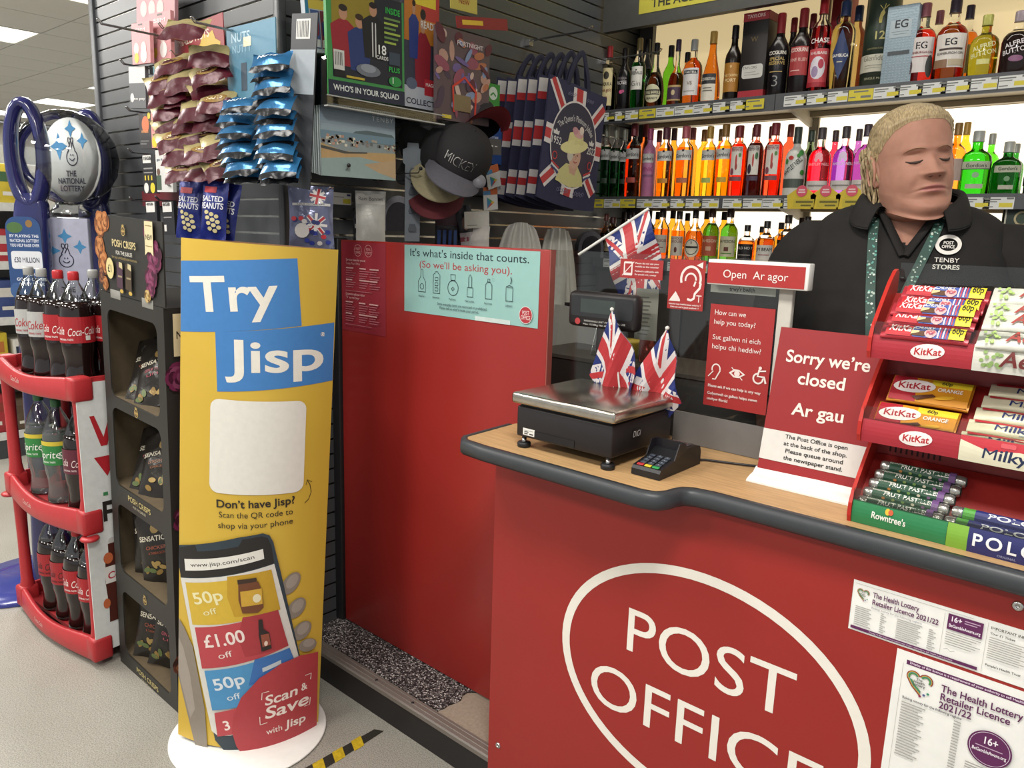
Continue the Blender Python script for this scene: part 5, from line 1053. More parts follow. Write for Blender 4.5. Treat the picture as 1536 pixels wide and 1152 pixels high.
# legs, arms and hands belong to the same body
def limb(pts, rads, seg=16, bb=b, m=SKIN, T=None): bb.tube(pts, rads, m, seg, T)
def spline(pts, n=6):
    P = [V(p) for p in pts]; out = []
    for i in range(len(P)-1):
        a, q, c, d = P[max(i-1, 0)], P[i], P[i+1], P[min(i+2, len(P)-1)]
        for k in range(n):
            t = k/n; out.append(.5*(2*q+(c-a)*t+(2*a-5*q+4*c-d)*t*t+(3*q-a-3*c+d)*t**3))
    out.append(P[-1]); return out
def rsp(r, n=6):
    o = []
    for i in range(len(r)-1): o += [lerp(r[i], r[i+1], k/n) for k in range(n)]
    return o+[r[-1]]
ARM = {}
for s in (-1, 1):
    limb([(s*.10, .0, HZ-.88), (s*.105, 0, HZ-1.02), (s*.10, .0, .46), (s*.10, .015, .30), (s*.10, .02, .09)], [.10, .095, .062, .058, .04])
    A = spline([(s*.165, .055, HZ-.175), (s*.212, .055, HZ-.22), (s*.245, .06, HZ-.35), (s*.25, .05, HZ-.52), (s*.235, .0, HZ-.62), (s*.205, -.075, HZ-.67), (s*.19, -.10, HZ-.69)])
    ARM[s] = A; limb(A, rsp([.06, .062, .056, .046, .043, .031, .027]), 16)
    h = V((s*.185, -.105, HZ-.695)); d = V((-s*.28, -.45, -.8)).normalized(); up = V((0, -.9, .3)); side = d.cross(up).normalized()*s*-1
    side = V((-s, .25, 0)).normalized(); up = side.cross(d).normalized()*(1 if side.cross(d).z > 0 else -1)
    # palm loft, then four unequal fingers and a thumb rooted in the side of the palm
    pal = []
    for t_, wd, th in ((0, .024, .017), (.025, .034, .017), (.055, .041, .016), (.08, .042, .014), (.092, .036, .011)):
        c_ = h+d*t_; pal.append([c_+side*(wd*math.cos(2*PI*j/14))+up*(th*math.sin(2*PI*j/14)) for j in range(14)])
    b.rings(pal, SKIN, True)
    for fi, (off, ln) in enumerate(((.030, .068), (.010, .078), (-.011, .073), (-.030, .056))):
        r0 = h+d*.082+side*off; b.tube(spline([r0, r0+d*ln*.45-up*.004, r0+d*ln*.78-up*.02, r0+d*ln*.95-up*.036], 4), rsp([.0092, .0088, .0078, .006], 4), SKIN, 10)
    r0 = h+d*.02+side*.026; b.tube(spline([r0, r0+side*.022+d*.024-up*.004, r0+side*.028+d*.05-up*.01, r0+side*.024+d*.07-up*.012], 4), rsp([.013, .0115, .0095, .007], 4), SKIN, 10)
# ears
for s in (-1, 1):
    rs = []
    for k in range(9):
        t_ = k/8; rr = .5*math.sin(PI*min(.98, .06+.94*t_))
        rs.append([hrot(V((s*(.070+.012*t_*(1-.45*gs(math.hypot(math.cos(a), math.sin(a))*(1-t_), .3))), .012+.0165*math.cos(a)*(1-.55*max(0, t_-.55)/.45)+.006*t_, -.012+.031*math.sin(a)*(1-.45*max(0, t_-.55)/.45)+.004*math.cos(a))), 1)+V((0, 0, HZ)) for a in [2*PI*j/20 for j in range(20)]])
    b.rings(rs, SKIN, True)
    rim = [hrot(V((s*.0815, .016+.0185*math.cos(a), -.010+.032*math.sin(a))), 1)+V((0, 0, HZ)) for a in [math.radians(d_) for d_ in range(-60, 221, 20)]]
    b.tube(rim, [.002+.0025*math.sin(PI*i/(len(rim)-1)) for i in range(len(rim))], SKIN, 8)
body = b.build('body', person)
bm = bmesh.new(); bm.from_mesh(body.data); bm.verts.ensure_lookup_table()
sel = [v for v in bm.verts[:len(vs)] if HZ-.20 < v.co.z < HZ-.082]
for _ in range(9):
    new = {v: v.co.lerp(sum((e.other_vert(v).co for e in v.link_edges), V())/len(v.link_edges), .55*smooth((HZ-.082-v.co.z)/.025)*(1-.75*smooth((HZ*0-v.co.y-.085)/.03))) for v in sel}
    for v, c_ in new.items(): v.co = c_
bm.to_mesh(body.data); bm.free()
def hp(x, z, d=0.):      # point on the face surface in head space
    best = None
    for i in range(60):
        pass
    lo, hi = 15., float(len(ROWS)-1)
    ph = -PI/2
    for it in range(5):
        lo, hi = 16., float(len(ROWS)-1.001)
        for _ in range(26):
            m_ = (lo+hi)/2
            if body_pt(m_, ph, raw=True).z-HZ < z: lo = m_
            else: hi = m_
        w = crow(lo)[3]; c = max(-.95, min(.95, math.copysign((abs(x)/w)**(1/.88), x))); ph = -math.acos(c)
    p = body_pt(lo, ph, raw=True); p = V((x, p.y-d, p.z-HZ)); return hrot(p, 1)+V((0, 0, HZ))
BROW = mat('eyebrow', '9a7d5c', .8, var=.2, scale=300); LASH = mat('lash', '3b2c26', .7)
for s in (-1, 1):
    q = B(); q.tube([hp(s*x, z, .0012) for x, z in ((.012, .0175), (.020, .0205), (.030, .0215), (.040, .0195), (.048, .015))], [.0008, .002, .0021, .0016, .0006], BROW, 8, flat=.3); q.build('eyebrow', person)
    q = B(); q.tube([hp(s*x, z, .0004) for x, z in ((.0165, -.0035), (.022, -.0062), (.030, -.0075), (.038, -.0065), (.0445, -.0025))], [.0009, .0022, .0027, .0023, .0009], LASH, 8); q.build('lashes', person)
    q = B(); q.tube([hp(s*x, z, -.0012) for x, z in ((.006, -.0385), (.0095, -.0395), (.0125, -.0385))], [.0012, .0022, .0012], mat('nostril', '5a3830', .8), 8); q.build('nostril', person)
q = B(); q.tube([hp(x, -.0622-4*x*x, -.0008) for x in (-.024, -.018, -.01, 0, .01, .018, .024)], [.0006, .001, .0012, .0012, .0012, .001, .0006], mat('mouth_line', '6b3f3a', .7), 8); q.build('mouth', person)
# hair combed back into a low knot, with strands in relief
TH = [(0, .079), (.45, .077), (.85, .066), (1.15, .048), (1.4, .028), (1.62, .022), (1.8, -.005), (2.1, -.05), (2.6, -.082), (3.2, -.09)]
def thr(f):
    for (a, p), (c, q) in zip(TH, TH[1:]):
        if f <= c: return lerp(p, q, smooth((f-a)/(c-a))*.5+.5*(f-a)/(c-a))
    return TH[-1][1]
hv = B(); NH = 132; NV = 54; q_ = random.Random(5); grid = []
for j in range(NH+1):
    a = -PI/2+2*PI*j/NH; f = min(j, NH-j)/NH*2*PI; zt = thr(f); lo, hi = 13., float(len(ROWS)-1.02)
    for _ in range(24):
        m_ = (lo+hi)/2
        if body_pt(m_, a, feat=False, raw=True).z-HZ < zt: lo = m_
        else: hi = m_
    rw = []
    for k in range(NV+1):
        v = k/NV; i = lerp(lo, len(ROWS)-1.02, v); l = body_pt(i, a, feat=False, raw=True)-V((0, 0, HZ))
        st = math.sin(math.atan2(l.x, l.z+.02)*84+l.y*8)+.6*math.sin(math.atan2(l.x, l.z+.03)*141+l.y*12)
        o = (.0065+.0010*st+.006*smooth(l.y/.08)+.0015*mnoise.noise(V((l.x*30, l.y*30, l.z*30))))*smooth(v*7+.12)+.0004
        if l.y > .0 and l.z < .03: o += (.004*mnoise.noise(V((l.x*70, l.y*70, l.z*70)))+.004)*smooth(v*5)
        rw.append(hrot(body_pt(i, a, off=o, feat=False, raw=True)-V((0, 0, HZ)), 1)+V((0, 0, HZ)))
    grid.append(rw)
hv.rings(grid, HAIR, True, cap=False, closed=False)
hv.lathe([(0, -.03), (.02, -.026), (.034, -.01), (.035, .01), (.024, .026), (0, .032)], HAIR, 20, TR(0, 0, HZ) @ M.Translation(hrot(V((0, .115, .01)), 1)))
for k in range(80):       # loose wavy strands at temples, behind the ears and nape
    s = -1 if k % 3 else 1; y0 = q_.uniform(.0, .075); z0 = q_.uniform(.0, .05); x0 = .0745+.007*q_.random(); ln = q_.uniform(.05, .12); ph = q_.uniform(0, 6); am = q_.uniform(.003, .008)
    pts = [hrot(V((s*(x0+am*math.sin(ph+t*7)-.012*t), y0+.025*t+am*math.cos(ph+t*8), z0-ln*t)), 1)+V((0, 0, HZ)) for t in [i/9 for i in range(10)]]
    hv.tube(pts, [.0036*(1-.6*t/9) for t in range(10)], HAIR, 6)
hv.build('hair', person)
# polo shirt
sh = B(); NS = 96; VB, VT, VW = -.195, -.085, .062
levs = [1.2+i*.2 for i in range(0, int((11.2-1.2)/.2)+1)]; grid = []
for i in levs:
    rw = []
    for j in range(NS+1):
        a = -PI/2+2*PI*j/NS; p = body_pt(i, a, off=.010+(.006 if i < 7 else 0)); l = p-V((0, 0, HZ))
        fold = .005*math.sin(l.x*26+l.z*18)*gs(l.z+.6, .2)+.003*mnoise.noise(V((l.x*9, l.y*9, l.z*9)))
        p = p+V((math.cos(a), math.sin(a), 0))*fold
        cut = math.sin(a) < 0 and l.z > VB and abs(l.x) < VW*(l.z-VB)/(VT-VB)+.005
        rw.append((p, cut))
    grid.append(rw)
vs = [p for r in grid for p, _ in r]; w1 = NS+1
fs = [(i*w1+j, i*w1+j+1, (i+1)*w1+j+1, (i+1)*w1+j) for i in range(len(grid)-1) for j in range(NS) if not (grid[i][j][1] and grid[i+1][j+1][1])]
sh.add(vs, fs, SHIRT, True)
for s in (-1, 1):
    A = ARM[s][1:21]; rad = [(.074+.006*smooth(i/8)-.004*smooth((i-10)/10)) for i in range(len(A))]; rad[0] = .06
    sh.tube([V((s*.12, .055, HZ-.17))]+A, [.045]+rad, SHIRT, 20)
shirt = sh.build('polo_shirt', person)
cb = B(); NC = 60
def col_pt(u, v):         # collar leaf: u around the neck, v from stand to outer edge
    a = lerp(-PI/2+.52, 1.5*PI-.52, u); fr_ = 1-smooth(min(u, 1-u)/.22)
    wn = .083; c, s = math.cos(a), math.sin(a)
    y = .056+(.095 if s < 0 else .078)*s; x = wn*c; z = -.058-.034*(1-s)*.5-.020*fr_
    out = .006+.024*v+.034*v*fr_; dz = .012*math.sin(PI*v)*1.2-.034*v*v-.006*v*fr_
    return V((x+c*out*1.1, y+s*out*(1.2-.35*fr_), z+dz+.012))+V((0, 0, HZ))
cb.grid(col_pt, NC, 8, SHIRT); cb.grid(lambda u, v: col_pt(u, v)-V((0, 0, .004)), NC, 8, SHIRT); cb.build('collar', shirt)
def chest(x, z, d=0.):
    p = None
    lo, hi = 1., 11.
    ph = -PI/2
    for _ in range(4):
        lo, hi = 1., 11.
        for _ in range(24):
            m_ = (lo+hi)/2
            if body_pt(m_, ph).z-HZ < z: lo = m_
            else: hi = m_
        w = crow(lo)[3]; ph = -math.acos(max(-.95, min(.95, math.copysign((abs(x)/w)**(1/.8), x))))
    p = body_pt(lo, ph, off=.0175+d); return V((x, p.y, z+HZ))
nt_ = B()
for s in (-1, 1): nt_.tube([chest(s*VW*t*1.02, lerp(VB, VT, t), -.002) for t in [i/9 for i in range(10)]], .012, SHIRT, 8, flat=.4)
nt_.build('placket', shirt)
pl = B()
for i in range(2): pl.lathe([(0, 0), (.0055, 0), (.0055, .0015), (0, .002)], mat('button', '1a1a1b', .3), 12, frame(chest(.004, -.24-i*.06, .003), (1, 0, 0), (0, 0, 1)))
pl.build('buttons', shirt)
# lanyard ribbon with a small print
LAN = mat('lanyard_green', '2f4a42', .6, var=.1)
for s in (-1, 1):
    path = [(-.068, -.10), (-.066, -.14), (-.061, -.2), (-.054, -.27), (-.045, -.34), (-.036, -.42), (-.03, -.49)] if s < 0 else [(.062, -.10), (.056, -.135), (.035, -.2), (.012, -.27), (-.008, -.34), (-.022, -.42), (-.028, -.49)]; pts = [chest(x, z, .004) for x, z in path]; pts[0] = pts[0]+V((0, .02, .006)); P = spline(pts, 6)
    q = B(); vs = []
    for i, p in enumerate(P):
        t_ = (P[min(i+1, len(P)-1)]-P[max(0, i-1)]).normalized(); sd = t_.cross(V((0, -1, 0))).normalized()*.0095; vs += [p-sd, p+sd, p+sd+V((0, .0012, 0)), p-sd+V((0, .0012, 0))]
    fs = []
    for i in range(len(P)-1):
        for j in range(4): fs.append((i*4+j, i*4+(j+1) % 4, i*4+4+(j+1) % 4, i*4+4+j))
    q.add(vs, fs, LAN); bd = q.build('lanyard', person)
    q = B(); r_ = random.Random(9+s)
    for k in range(90):
        f_ = r_.random()*(len(P)-1.01); i = int(f_); p = P[i].lerp(P[i+1], f_-i); t_ = (P[i+1]-P[i]).normalized(); sd = t_.cross(V((0, -1, 0))).normalized(); c_ = p+sd*r_.uniform(-.0075, .0075)+V((0, -.0005-.00001*k, 0)); rr = r_.uniform(.0012, .003)
        q.add([c_+sd*(rr*math.cos(a))+t_*(rr*math.sin(a)) for a in [2*PI*j/6 for j in range(6)]], [tuple(range(6))], ink(('7fa294', 'c8cfc4', '57998c', '9fb0a2')[k % 4]))
    q.build('lanyard_print', bd)
# embroidered badge on her left chest
bc = chest(.088, -.262, .004); e1 = (chest(.12, -.262, .004)-chest(.055, -.262, .004)).normalized(); e2 = (chest(.088, -.25, .004)-chest(.088, -.28, .004)).normalized()
cv = Cv(lambda x, y, d: chest(.08+x, -.168+y, .0005+d), sub=.006, d0=.0004); ST = 'd8d3cb'
cv.ring(0, 0, .0245, .0205, .0075, ST, 32); cv.text('POST', 0, .0008, .0062, ST, 1, fit=.019); cv.text('OFFICE', 0, -.0072, .0062, ST, 1, fit=.024)
cv.text('TENBY', .0, -.036, .0095, ST, 0, fit=.046); cv.text('STORES', .0, -.05, .0095, ST, 1, fit=.05); cv.build('embroidered_badge', shirt)
# trousers and shoes
tr = B(); TRO = mat('trousers_black', '1b1b1d', .8)
rs = [[body_pt(i, 2*PI*j/40-PI/2, off=.007) for j in range(40)] for i in (0, .5, 1, 1.5, 2)]; tr.rings(rs, TRO, True)
for s in (-1, 1):
    tr.tube([(s*.10, .0, HZ-.86), (s*.105, 0, HZ-1.02), (s*.10, .0, .46), (s*.10, .015, .30), (s*.10, .02, .05)], [.108, .104, .078, .074, .07], TRO, 18)
tr.build('trousers', person)
for s in (-1, 1):
    f = B(); f.rings([[(s*.10+w_*math.cos(a), y, .001+max(0, h_*(.5+.5*math.sin(a)))) for a in [2*PI*j/16 for j in range(16)]] for y, w_, h_ in ((.075, .025, .05), (.06, .034, .075), (.02, .037, .08), (-.05, .04, .06), (-.11, .045, .045), (-.16, .036, .035), (-.18, .015, .02))], mat('shoe', '1a1a1b', .5), True); f.build('shoe', person)
# ================================================================ printed totem board
BC = V((-1.9265, 1.0585, 0)); n_ = V((.815, -.58, 0)).normalized(); u_ = V((.58, .815, 0)).normalized()
T = TR(*BC) @ M.Rotation(math.radians(-3.2), 4, n_) @ frame((0, 0, .0), u_, -n_) 
T = TR(*BC) @ M.Rotation(math.radians(-3.2), 4, n_) @ M(((u_.x, -n_.x, 0, 0), (u_.y, -n_.y, 0, 0), (0, 0, 1, 0), (0, 0, 0, 1)))
jb = thing('totem_board', 'yellow oval cardboard totem with blue banners on a round white base', 'advert stand', T=T)
JW, JB, JH = .20, .085, 1.45
YEL = mat('totem_yellow', 'c8a63e', .42, var=.03, scale=5)
arc = lambda x: -JB*(1-(x/JW)**2)
b = B(); N = 28; xs = [-JW+2*JW*i/N for i in range(N+1)]
zz = [.008, .35, .7, .76, 1.0, 1.2, JH]
for sgn, mt in ((1, YEL), (-.62, M_CARD)):
    vs = [(x, arc(x)*sgn, z) for z in zz for x in xs]; w = N+1
    b.add(vs, [(j*w+i, j*w+i+1, (j+1)*w+i+1, (j+1)*w+i) for j in range(len(zz)-1) for i in range(N)], mt, True)
    vs = [(x*.992, (arc(x)*sgn)*.985, z) for z in zz for x in xs]
    b.add(vs, [(j*w+i, j*w+i+1, (j+1)*w+i+1, (j+1)*w+i) for j in range(len(zz)-1) for i in range(N)], M_CARD, True)
    b.add([(x, arc(x)*sgn, JH) for x in xs]+[(x*.992, arc(x)*sgn*.985, JH) for x in xs], [(i, i+1, w+i+1, w+i) for i in range(N)], M_CARD)
b.build('board', jb)
bs = B(); bs.lathe([(0, .001), (.222, .001), (.225, .003), (.225, .006), (.222, .008), (0, .008)], M_WHITE, 64, T.inverted() @ TR(*BC)); bs.build('round_base', jb)
Ti = T.inverted()
def jp(px, py):            # photo survey point -> board coordinates (x across, z up)
    o = Ti @ CAM; d = (Ti.to_3x3() @ ray(px, py)); y = -JB
    for _ in range(12):
        t = (y-o.y)/d.y; x = o.x+d.x*t; y = arc(max(-JW, min(JW, x)))
    return (max(-JW+.0005, min(JW-.0005, x)), o.z+d.z*t)
cj = Cv(lambda x, z, d: (x, arc(max(-JW, min(JW, x)))-d, z), sub=.012, d0=.0006)
def jpoly(pts, col): cj.clipfill([jp(*p) for p in pts], col)
c8 = lambda *pts: [(x/2.796+250, y/2.796+740) for x, y in pts]
c7 = lambda *pts: [(x/2.744+250, y/2.744+340) for x, y in pts]
def jtext(s, p0, p1, hpx, col, w=1, slant=0.):      # baseline from p0 to p1
    a, q = V(jp(*p0)), V(jp(*p1)); k = V(jp(p0[0], p0[1]-hpx)); h = k.y-a.y; r = math.atan2(q.y-a.y, q.x-a.x)
    cj.text(s, a.x, a.y, h, col, w, 'l', fit=(q-a).length, rot=r, slant=slant)
JBL, JWH, JRD, JIN = '3f78b4', 'ded9cd', 'a83a40', '2a2520'
jpoly(c7((42, 138), (538, 130), (556, 408), (49, 430)), JBL); jpoly(c7((200, 432), (690, 394), (683, 632), (208, 678)), JBL)
jtext('Try', (289, 466), (417, 463), 54, JWH); jtext('Jisp', (346, 557), (487, 552), 50, JWH)
cj.ring(*jp(484, 501), .0055, .0055, .001, JWH, 16); jtext('R', (482, 504), (486.5, 504), 6, JWH)
pa, pb = jp(314, 737), jp(460, 600); cj.rrect(pa[0], pa[1], pb[0], pb[1], .024, 'd8d5cc')
cj.line([jp(*p) for p in ((457, 754), (463, 748), (467, 737), (465, 726), (461, 720))], .0016, JIN); cj.line([jp(*p) for p in ((459, 727), (461, 719), (468, 722))], .0016, JIN)
jtext('Don\u2019t have Jisp?', (324, 760), (443, 754), 12, JIN); jtext('Scan the QR code to', (328, 775), (440, 770), 9, JIN, 0); jtext('shop via your phone', (327, 791), (440, 784), 9, JIN, 0)
# printed hand and phone
HD = ('857b70', '9a9086', '6f665d')
jpoly(c8((48, 520), (75, 560), (110, 640), (160, 900), (175, 1110), (130, 1090), (95, 950), (48, 760)), HD[0]); jpoly(c8((48, 600), (70, 640), (100, 760), (120, 900), (100, 940), (48, 740)), HD[1])
for cx, cy, a, b_ in ((522, 375, 34, 52), (545, 478, 36, 48), (568, 572, 38, 44), (592, 632, 40, 30)):
    x, y = jp(*c8((cx, cy))[0]); cj.ell(x, y, a/2.796*.00185, b_/2.796*.00185, HD[0], 18, -.5); cj.ell(x+.003, y+.006, a/2.796*.0012, b_/2.796*.0012, HD[1], 14, -.5)
jpoly(c8((52, 212), (300, 182), (405, 164), (432, 172), (448, 200), (480, 330), (556, 662), (590, 900), (345, 1112), (260, 1092), (205, 1030), (130, 700), (48, 300)), '2f3a42')
jpoly(c8((52, 222), (120, 212), (130, 240), (318, 216), (318, 190), (400, 176), (425, 184), (440, 215), (452, 288), (60, 346)), '24211f')
jpoly(c8((60, 349), (452, 291), (560, 700), (500, 900), (270, 1010), (215, 1010), (190, 990), (100, 560)), 'cfccc4')
jpoly(c8((76, 270), (405, 229), (410, 270), (80, 319)), 'd8d5cc'); jtext('www.jisp.com/scan', c8((103, 303))[0], c8((372, 268))[0], 6, JIN, 0)
jpoly(c8((80, 368), (440, 314), (478, 482), (110, 545)), 'c9a83a'); jpoly(c8((255, 344), (440, 314), (478, 482), (285, 513), (255, 430)), 'b8922a'); jtext('50p', c8((118, 460))[0], c8((243, 440))[0], 17, 'e0d8a8'); jtext('off', c8((157, 508))[0], c8((213, 498))[0], 9, 'e0d8a8', 0)
jpoly(c8((120, 556), (468, 482), (512, 632), (150, 728)), 'b04248'); jpoly(c8((320, 514), (468, 482), (512, 632), (330, 680), (300, 600)), 'a0363c'); jtext('£1.00', c8((162, 640))[0], c8((335, 612))[0], 19, 'e3d3cc'); jtext('off', c8((220, 688))[0], c8((278, 676))[0], 9, 'e3d3cc', 0)
jpoly(c8((160, 736), (516, 640), (560, 760), (400, 860), (193, 902)), '4a8ab8'); jpoly(c8((370, 690), (516, 640), (540, 700), (345, 800)), '3a6aa8'); jtext('50p', c8((203, 820))[0], c8((335, 785))[0], 17, 'cfd8de'); jtext('off', c8((256, 862))[0], c8((312, 850))[0], 9, 'cfd8de', 0); jpoly(c8((402, 725), (480, 690), (482, 706), (404, 742)), 'b8c0c6')
jpoly(c8((202, 912), (300, 890), (285, 1000), (215, 1010)), 'b04248'); jtext('3', c8((244, 985))[0], c8((275, 978))[0], 14, 'e3d3cc')
jpoly(c8((302, 372), (385, 362), (400, 395), (408, 470), (385, 492), (320, 496), (303, 440)), '6a3f26'); jpoly(c8((298, 356), (378, 346), (380, 362), (300, 375)), '3a2a20'); jpoly(c8((310, 405), (400, 390), (404, 455), (316, 468)), 'c29a38'); x, y = jp(*c8((380, 432))[0]); cj.ell(x, y, .011, .013, 'd8cfae', 16)
jpoly(c8((386, 522), (403, 520), (408, 560), (432, 575), (442, 640), (400, 655), (388, 585)), '2a2220'); jpoly(c8((396, 585), (430, 578), (438, 625), (404, 636)), '8a4a38'); x, y = jp(*c8((418, 620))[0]); cj.ell(x, y, .005, .008, 'd8c0b0', 10)
jpoly(c8((636, 654), (560, 670), (480, 705), (390, 765), (315, 845), (282, 920), (276, 990), (295, 1050), (342, 1112), (420, 1098), (520, 1058), (629, 986)), JRD)
jtext('Scan', c8((412, 880))[0], c8((552, 830))[0], 15, 'e6d8cf', 1, .15); jtext('&', c8((566, 818))[0], c8((590, 806))[0], 11, 'e6d8cf', 1); jtext('Save', c8((412, 935))[0], c8((596, 866))[0], 18, 'e6d8cf', 1, .15); jtext('with', c8((420, 1000))[0], c8((488, 978))[0], 9, 'e6d8cf', 0); jtext('Jisp', c8((502, 972))[0], c8((584, 940))[0], 12, 'e6d8cf', 1)
for pts in (((400, 855), (402, 826), (432, 818)), ((582, 752), (607, 742), (604, 768)), ((392, 925), (394, 958), (424, 948)), ((603, 842), (600, 872), (578, 880))): cj.line([jp(*p) for p in c8(*pts)], .0022, 'e6d8cf')
cj.build('print', jb)

# ================================================================ soft packs
def pillow(b, w, h, t, mt, T=None, seed=1, nu=10, nv=12, crimp=.06, wr=.12, mt2=None, split=.5):
    q = random.Random(seed); a0, a1, a2 = q.uniform(0, 6), q.uniform(0, 6), q.uniform(0, 6)
    def th(u, v):
        e = min(1, max(0, min(v, 1-v)-crimp)/(.5-crimp)); s = (math.sin(PI*u)**.6)*(e**.55) if 0 < u < 1 else 0
        return t/2*max(0, s)*(1+wr*math.sin(u*9+v*7+a0)+wr*.7*math.sin(v*15+a1+u*4))
    def pt(u, v, s):
        pin = 1-.06*math.sin(PI*v); z = s*th(u, v); z += .004*math.sin(u*12+a2)*(1 if (v < crimp or v > 1-crimp) else .0)
        return ((u-.5)*w*pin, (v-.5)*h, z)
    for s in (1, -1):
        vs = [pt(i/nu, j/nv, s) for j in range(nv+1) for i in range(nu+1)]; k = nu+1
        f1 = [(j*k+i, j*k+i+1, (j+1)*k+i+1, (j+1)*k+i) for j in range(nv) for i in range(nu)]
        if mt2: 
            b.add(vs, [f for n, f in enumerate(f1) if n//nu < split*nv], mt, True, T); b.add(vs, [f for n, f in enumerate(f1) if n//nu >= split*nv], mt2, True, T)
        else: b.add(vs, f1, mt, True, T)
    return lambda x, y, d: (x, y, th(min(.99, max(.01, x/(w*(1-.06*math.sin(PI*(y/h+.5))))+.5)), y/h+.5)+d+.0004)
def bag(name, label, cat, group, T, w, h, t, mt, draw=None, seed=1, sub=.012, mt2=None, split=.5, nu=10, nv=12, crimp=.06):
    o = thing(name, label, cat, group=group, T=T); b = B(); fn = pillow(b, w, h, t, mt, None, seed, nu, nv, crimp, mt2=mt2, split=split); b.build('packet', o)
    if draw: c = Cv(fn, sub=sub, d0=.0008, step=.0001); draw(c, w, h); c.build('packet_print', o)
    return o

# ================================================================ crisp display
CT = TR(-2.59, .955, 0) @ M.Rotation(math.radians(2.6), 4, 'Y'); cs = thing('crisp_display', 'tall black cardboard crisp display printed with roses between cola rack and totem', 'display stand', T=CT)
CWD, CDP, CHT = .425, .31, 1.285
CB = mat('card_black', '2b2925', .5, var=.06, scale=8); CIN = mat('card_kraft', '594c38', .85, var=.1, scale=30)
bays = [(.96, 1.235), (.665, .925), (.36, .60), (.055, .29)]
b = B()
b.box((0, 0, .0), (.045, .004, CHT), CB); b.box((CWD-.045, 0, 0), (CWD, .004, CHT), CB)
edges = [CHT]+[q for z0, z1 in bays for q in (z1, z0)]+[0.0]
for i in range(0, len(edges), 2): b.box((.045, 0, edges[i+1]), (CWD-.045, .004, edges[i]), CB)
for z0, z1 in bays:        # rounded inner corners
    for x, s in ((.045, 1), (CWD-.045, -1)):
        for zc, q in ((z0, 1), (z1, -1)):
            r = .03; pts = [(x, zc)]+[(x+s*(r-r*math.cos(a)), zc+q*(r-r*math.sin(a))) for a in [PI/2*k/5 for k in range(6)]]
            b.prism(pts, 0, .0039, CB, frame((0, .0039, 0), (1, 0, 0), (0, 0, 1)))
b.box((0, .004, 0), (.004, CDP, CHT), CB); b.box((CWD-.004, .004, 0), (CWD, CDP, CHT), CB); b.box((.004, CDP-.004, 0), (CWD-.004, CDP, CHT), CB); b.box((.004, .004, CHT-.004), (CWD-.004, CDP-.004, CHT), CB)
b.build('carcass', cs)
b = B()
for z0, z1 in bays:
    b.box((.005, .006, z0-.004), (CWD-.005, CDP-.005, z0), CIN); b.box((.0045, .006, z0), (.006, CDP-.005, z1+.02), CIN); b.box((CWD-.006, .006, z0), (CWD-.0045, CDP-.005, z1+.02), CIN); b.box((.006, CDP-.0055, z0), (CWD-.006, CDP-.0042, z1+.02), CIN)
b.build('shelf_liner', cs)
hc = B(); hc.box((-.002, .0, CHT+.003), (CWD+.012, .0045, 1.518), CB); hd = hc.build('header_card', cs)
GOLD = 'b59a5a'
def rose(c, x, y, r, cols, seed):
    q = random.Random(seed)
    for n, rr, s_, ci in ((8, .62, .44, 0), (7, .45, .4, 1), (5, .26, .32, 0), (3, .1, .24, 1)):
        for k in range(n):
            a = k*2*PI/n+q.random()*.8; e = q.uniform(.8, 1.15); c.d -= c.step*.8; c.ell(x+r*rr*math.cos(a), y+r*rr*math.sin(a), r*s_*e, r*s_*.75, cols[ci if k % 3 else 2], 9, a+PI/2)
OR = ('a0602f', 'b87c4a', '6a3a1c'); PP = ('6c2648', '83405f', '42142b'); BR = ('6a3a2a', '8a5a3a', '3a2018')
c = Cv(T=frame((0, 0, 0), (1, 0, 0), (0, 0, 1)), d0=.0006, step=.0001); hx, hw, z0 = -.002, CWD+.014, CHT+.003
for k, (x, z, r, cl) in enumerate(((.03, .20, .038, OR), (.07, .21, .028, OR), (.022, .13, .034, OR), (.045, .085, .036, OR), (.03, .045, .024, BR), (.055, .025, .02, OR), (.36, .20, .028, PP), (.395, .135, .042, PP), (.37, .08, .036, PP), (.365, .045, .026, PP), (.345, .02, .018, ('b8985a', 'c8b07a', '6a4a22')))): rose(c, hx+x, z0+z, r*1.15, cl, k)
def crest(c, x, z, s):
    c.ring(x, z, s, s*1.05, s*.2, GOLD, 20); c.ell(x, z, s*.55, s*.6, '8a6a3a', 16); c.rect(x-s*.8, z-s*.12, x+s*.8, z+s*.16, GOLD); c.poly([(x-s*.5, z+s*1.0), (x+s*.5, z+s*1.0), (x+s*.6, z+s*1.5), (x+s*.2, z+s*1.2), (x, z+s*1.6), (x-s*.2, z+s*1.2), (x-s*.6, z+s*1.5)], GOLD)
crest(c, hw*.46, z0+.19, .013); c.text('POSH CRISPS', hw*.46, z0+.143, .021, 'c9b885', 1, fit=.16); c.text('FOR THE JUBILEE', hw*.46, z0+.121, .011, 'c2bfb4', 1, fit=.11); c.text('TRY OUR LIMITED EDITION FLAVOURS', hw*.46, z0+.108, .006, 'a8925a', 0, fit=.17)
c.ell(.1, z0+.075, .027, .031, 'd2c48a', 24); c.text('£1', .1, z0+.064, .023, '2a2520', 1)
for x in (.165, .225):
    c.poly([(x-.02, z0+.025), (x+.02, z0+.02), (x+.024, z0+.09), (x+.012, z0+.1), (x-.015, z0+.097)], ('4a3240' if x < .2 else '4a3c2c')); c.rect(x-.01, z0+.055, x+.018, z0+.06, '9a8a6a'); c.poly([(x+.0, z0+.085), (x+.024, z0+.08), (x+.022, z0+.098), (x+.002, z0+.1)], 'c2b48a'); c.ell(x+.012, z0+.015, .012, .006, 'c2a24a', 10)
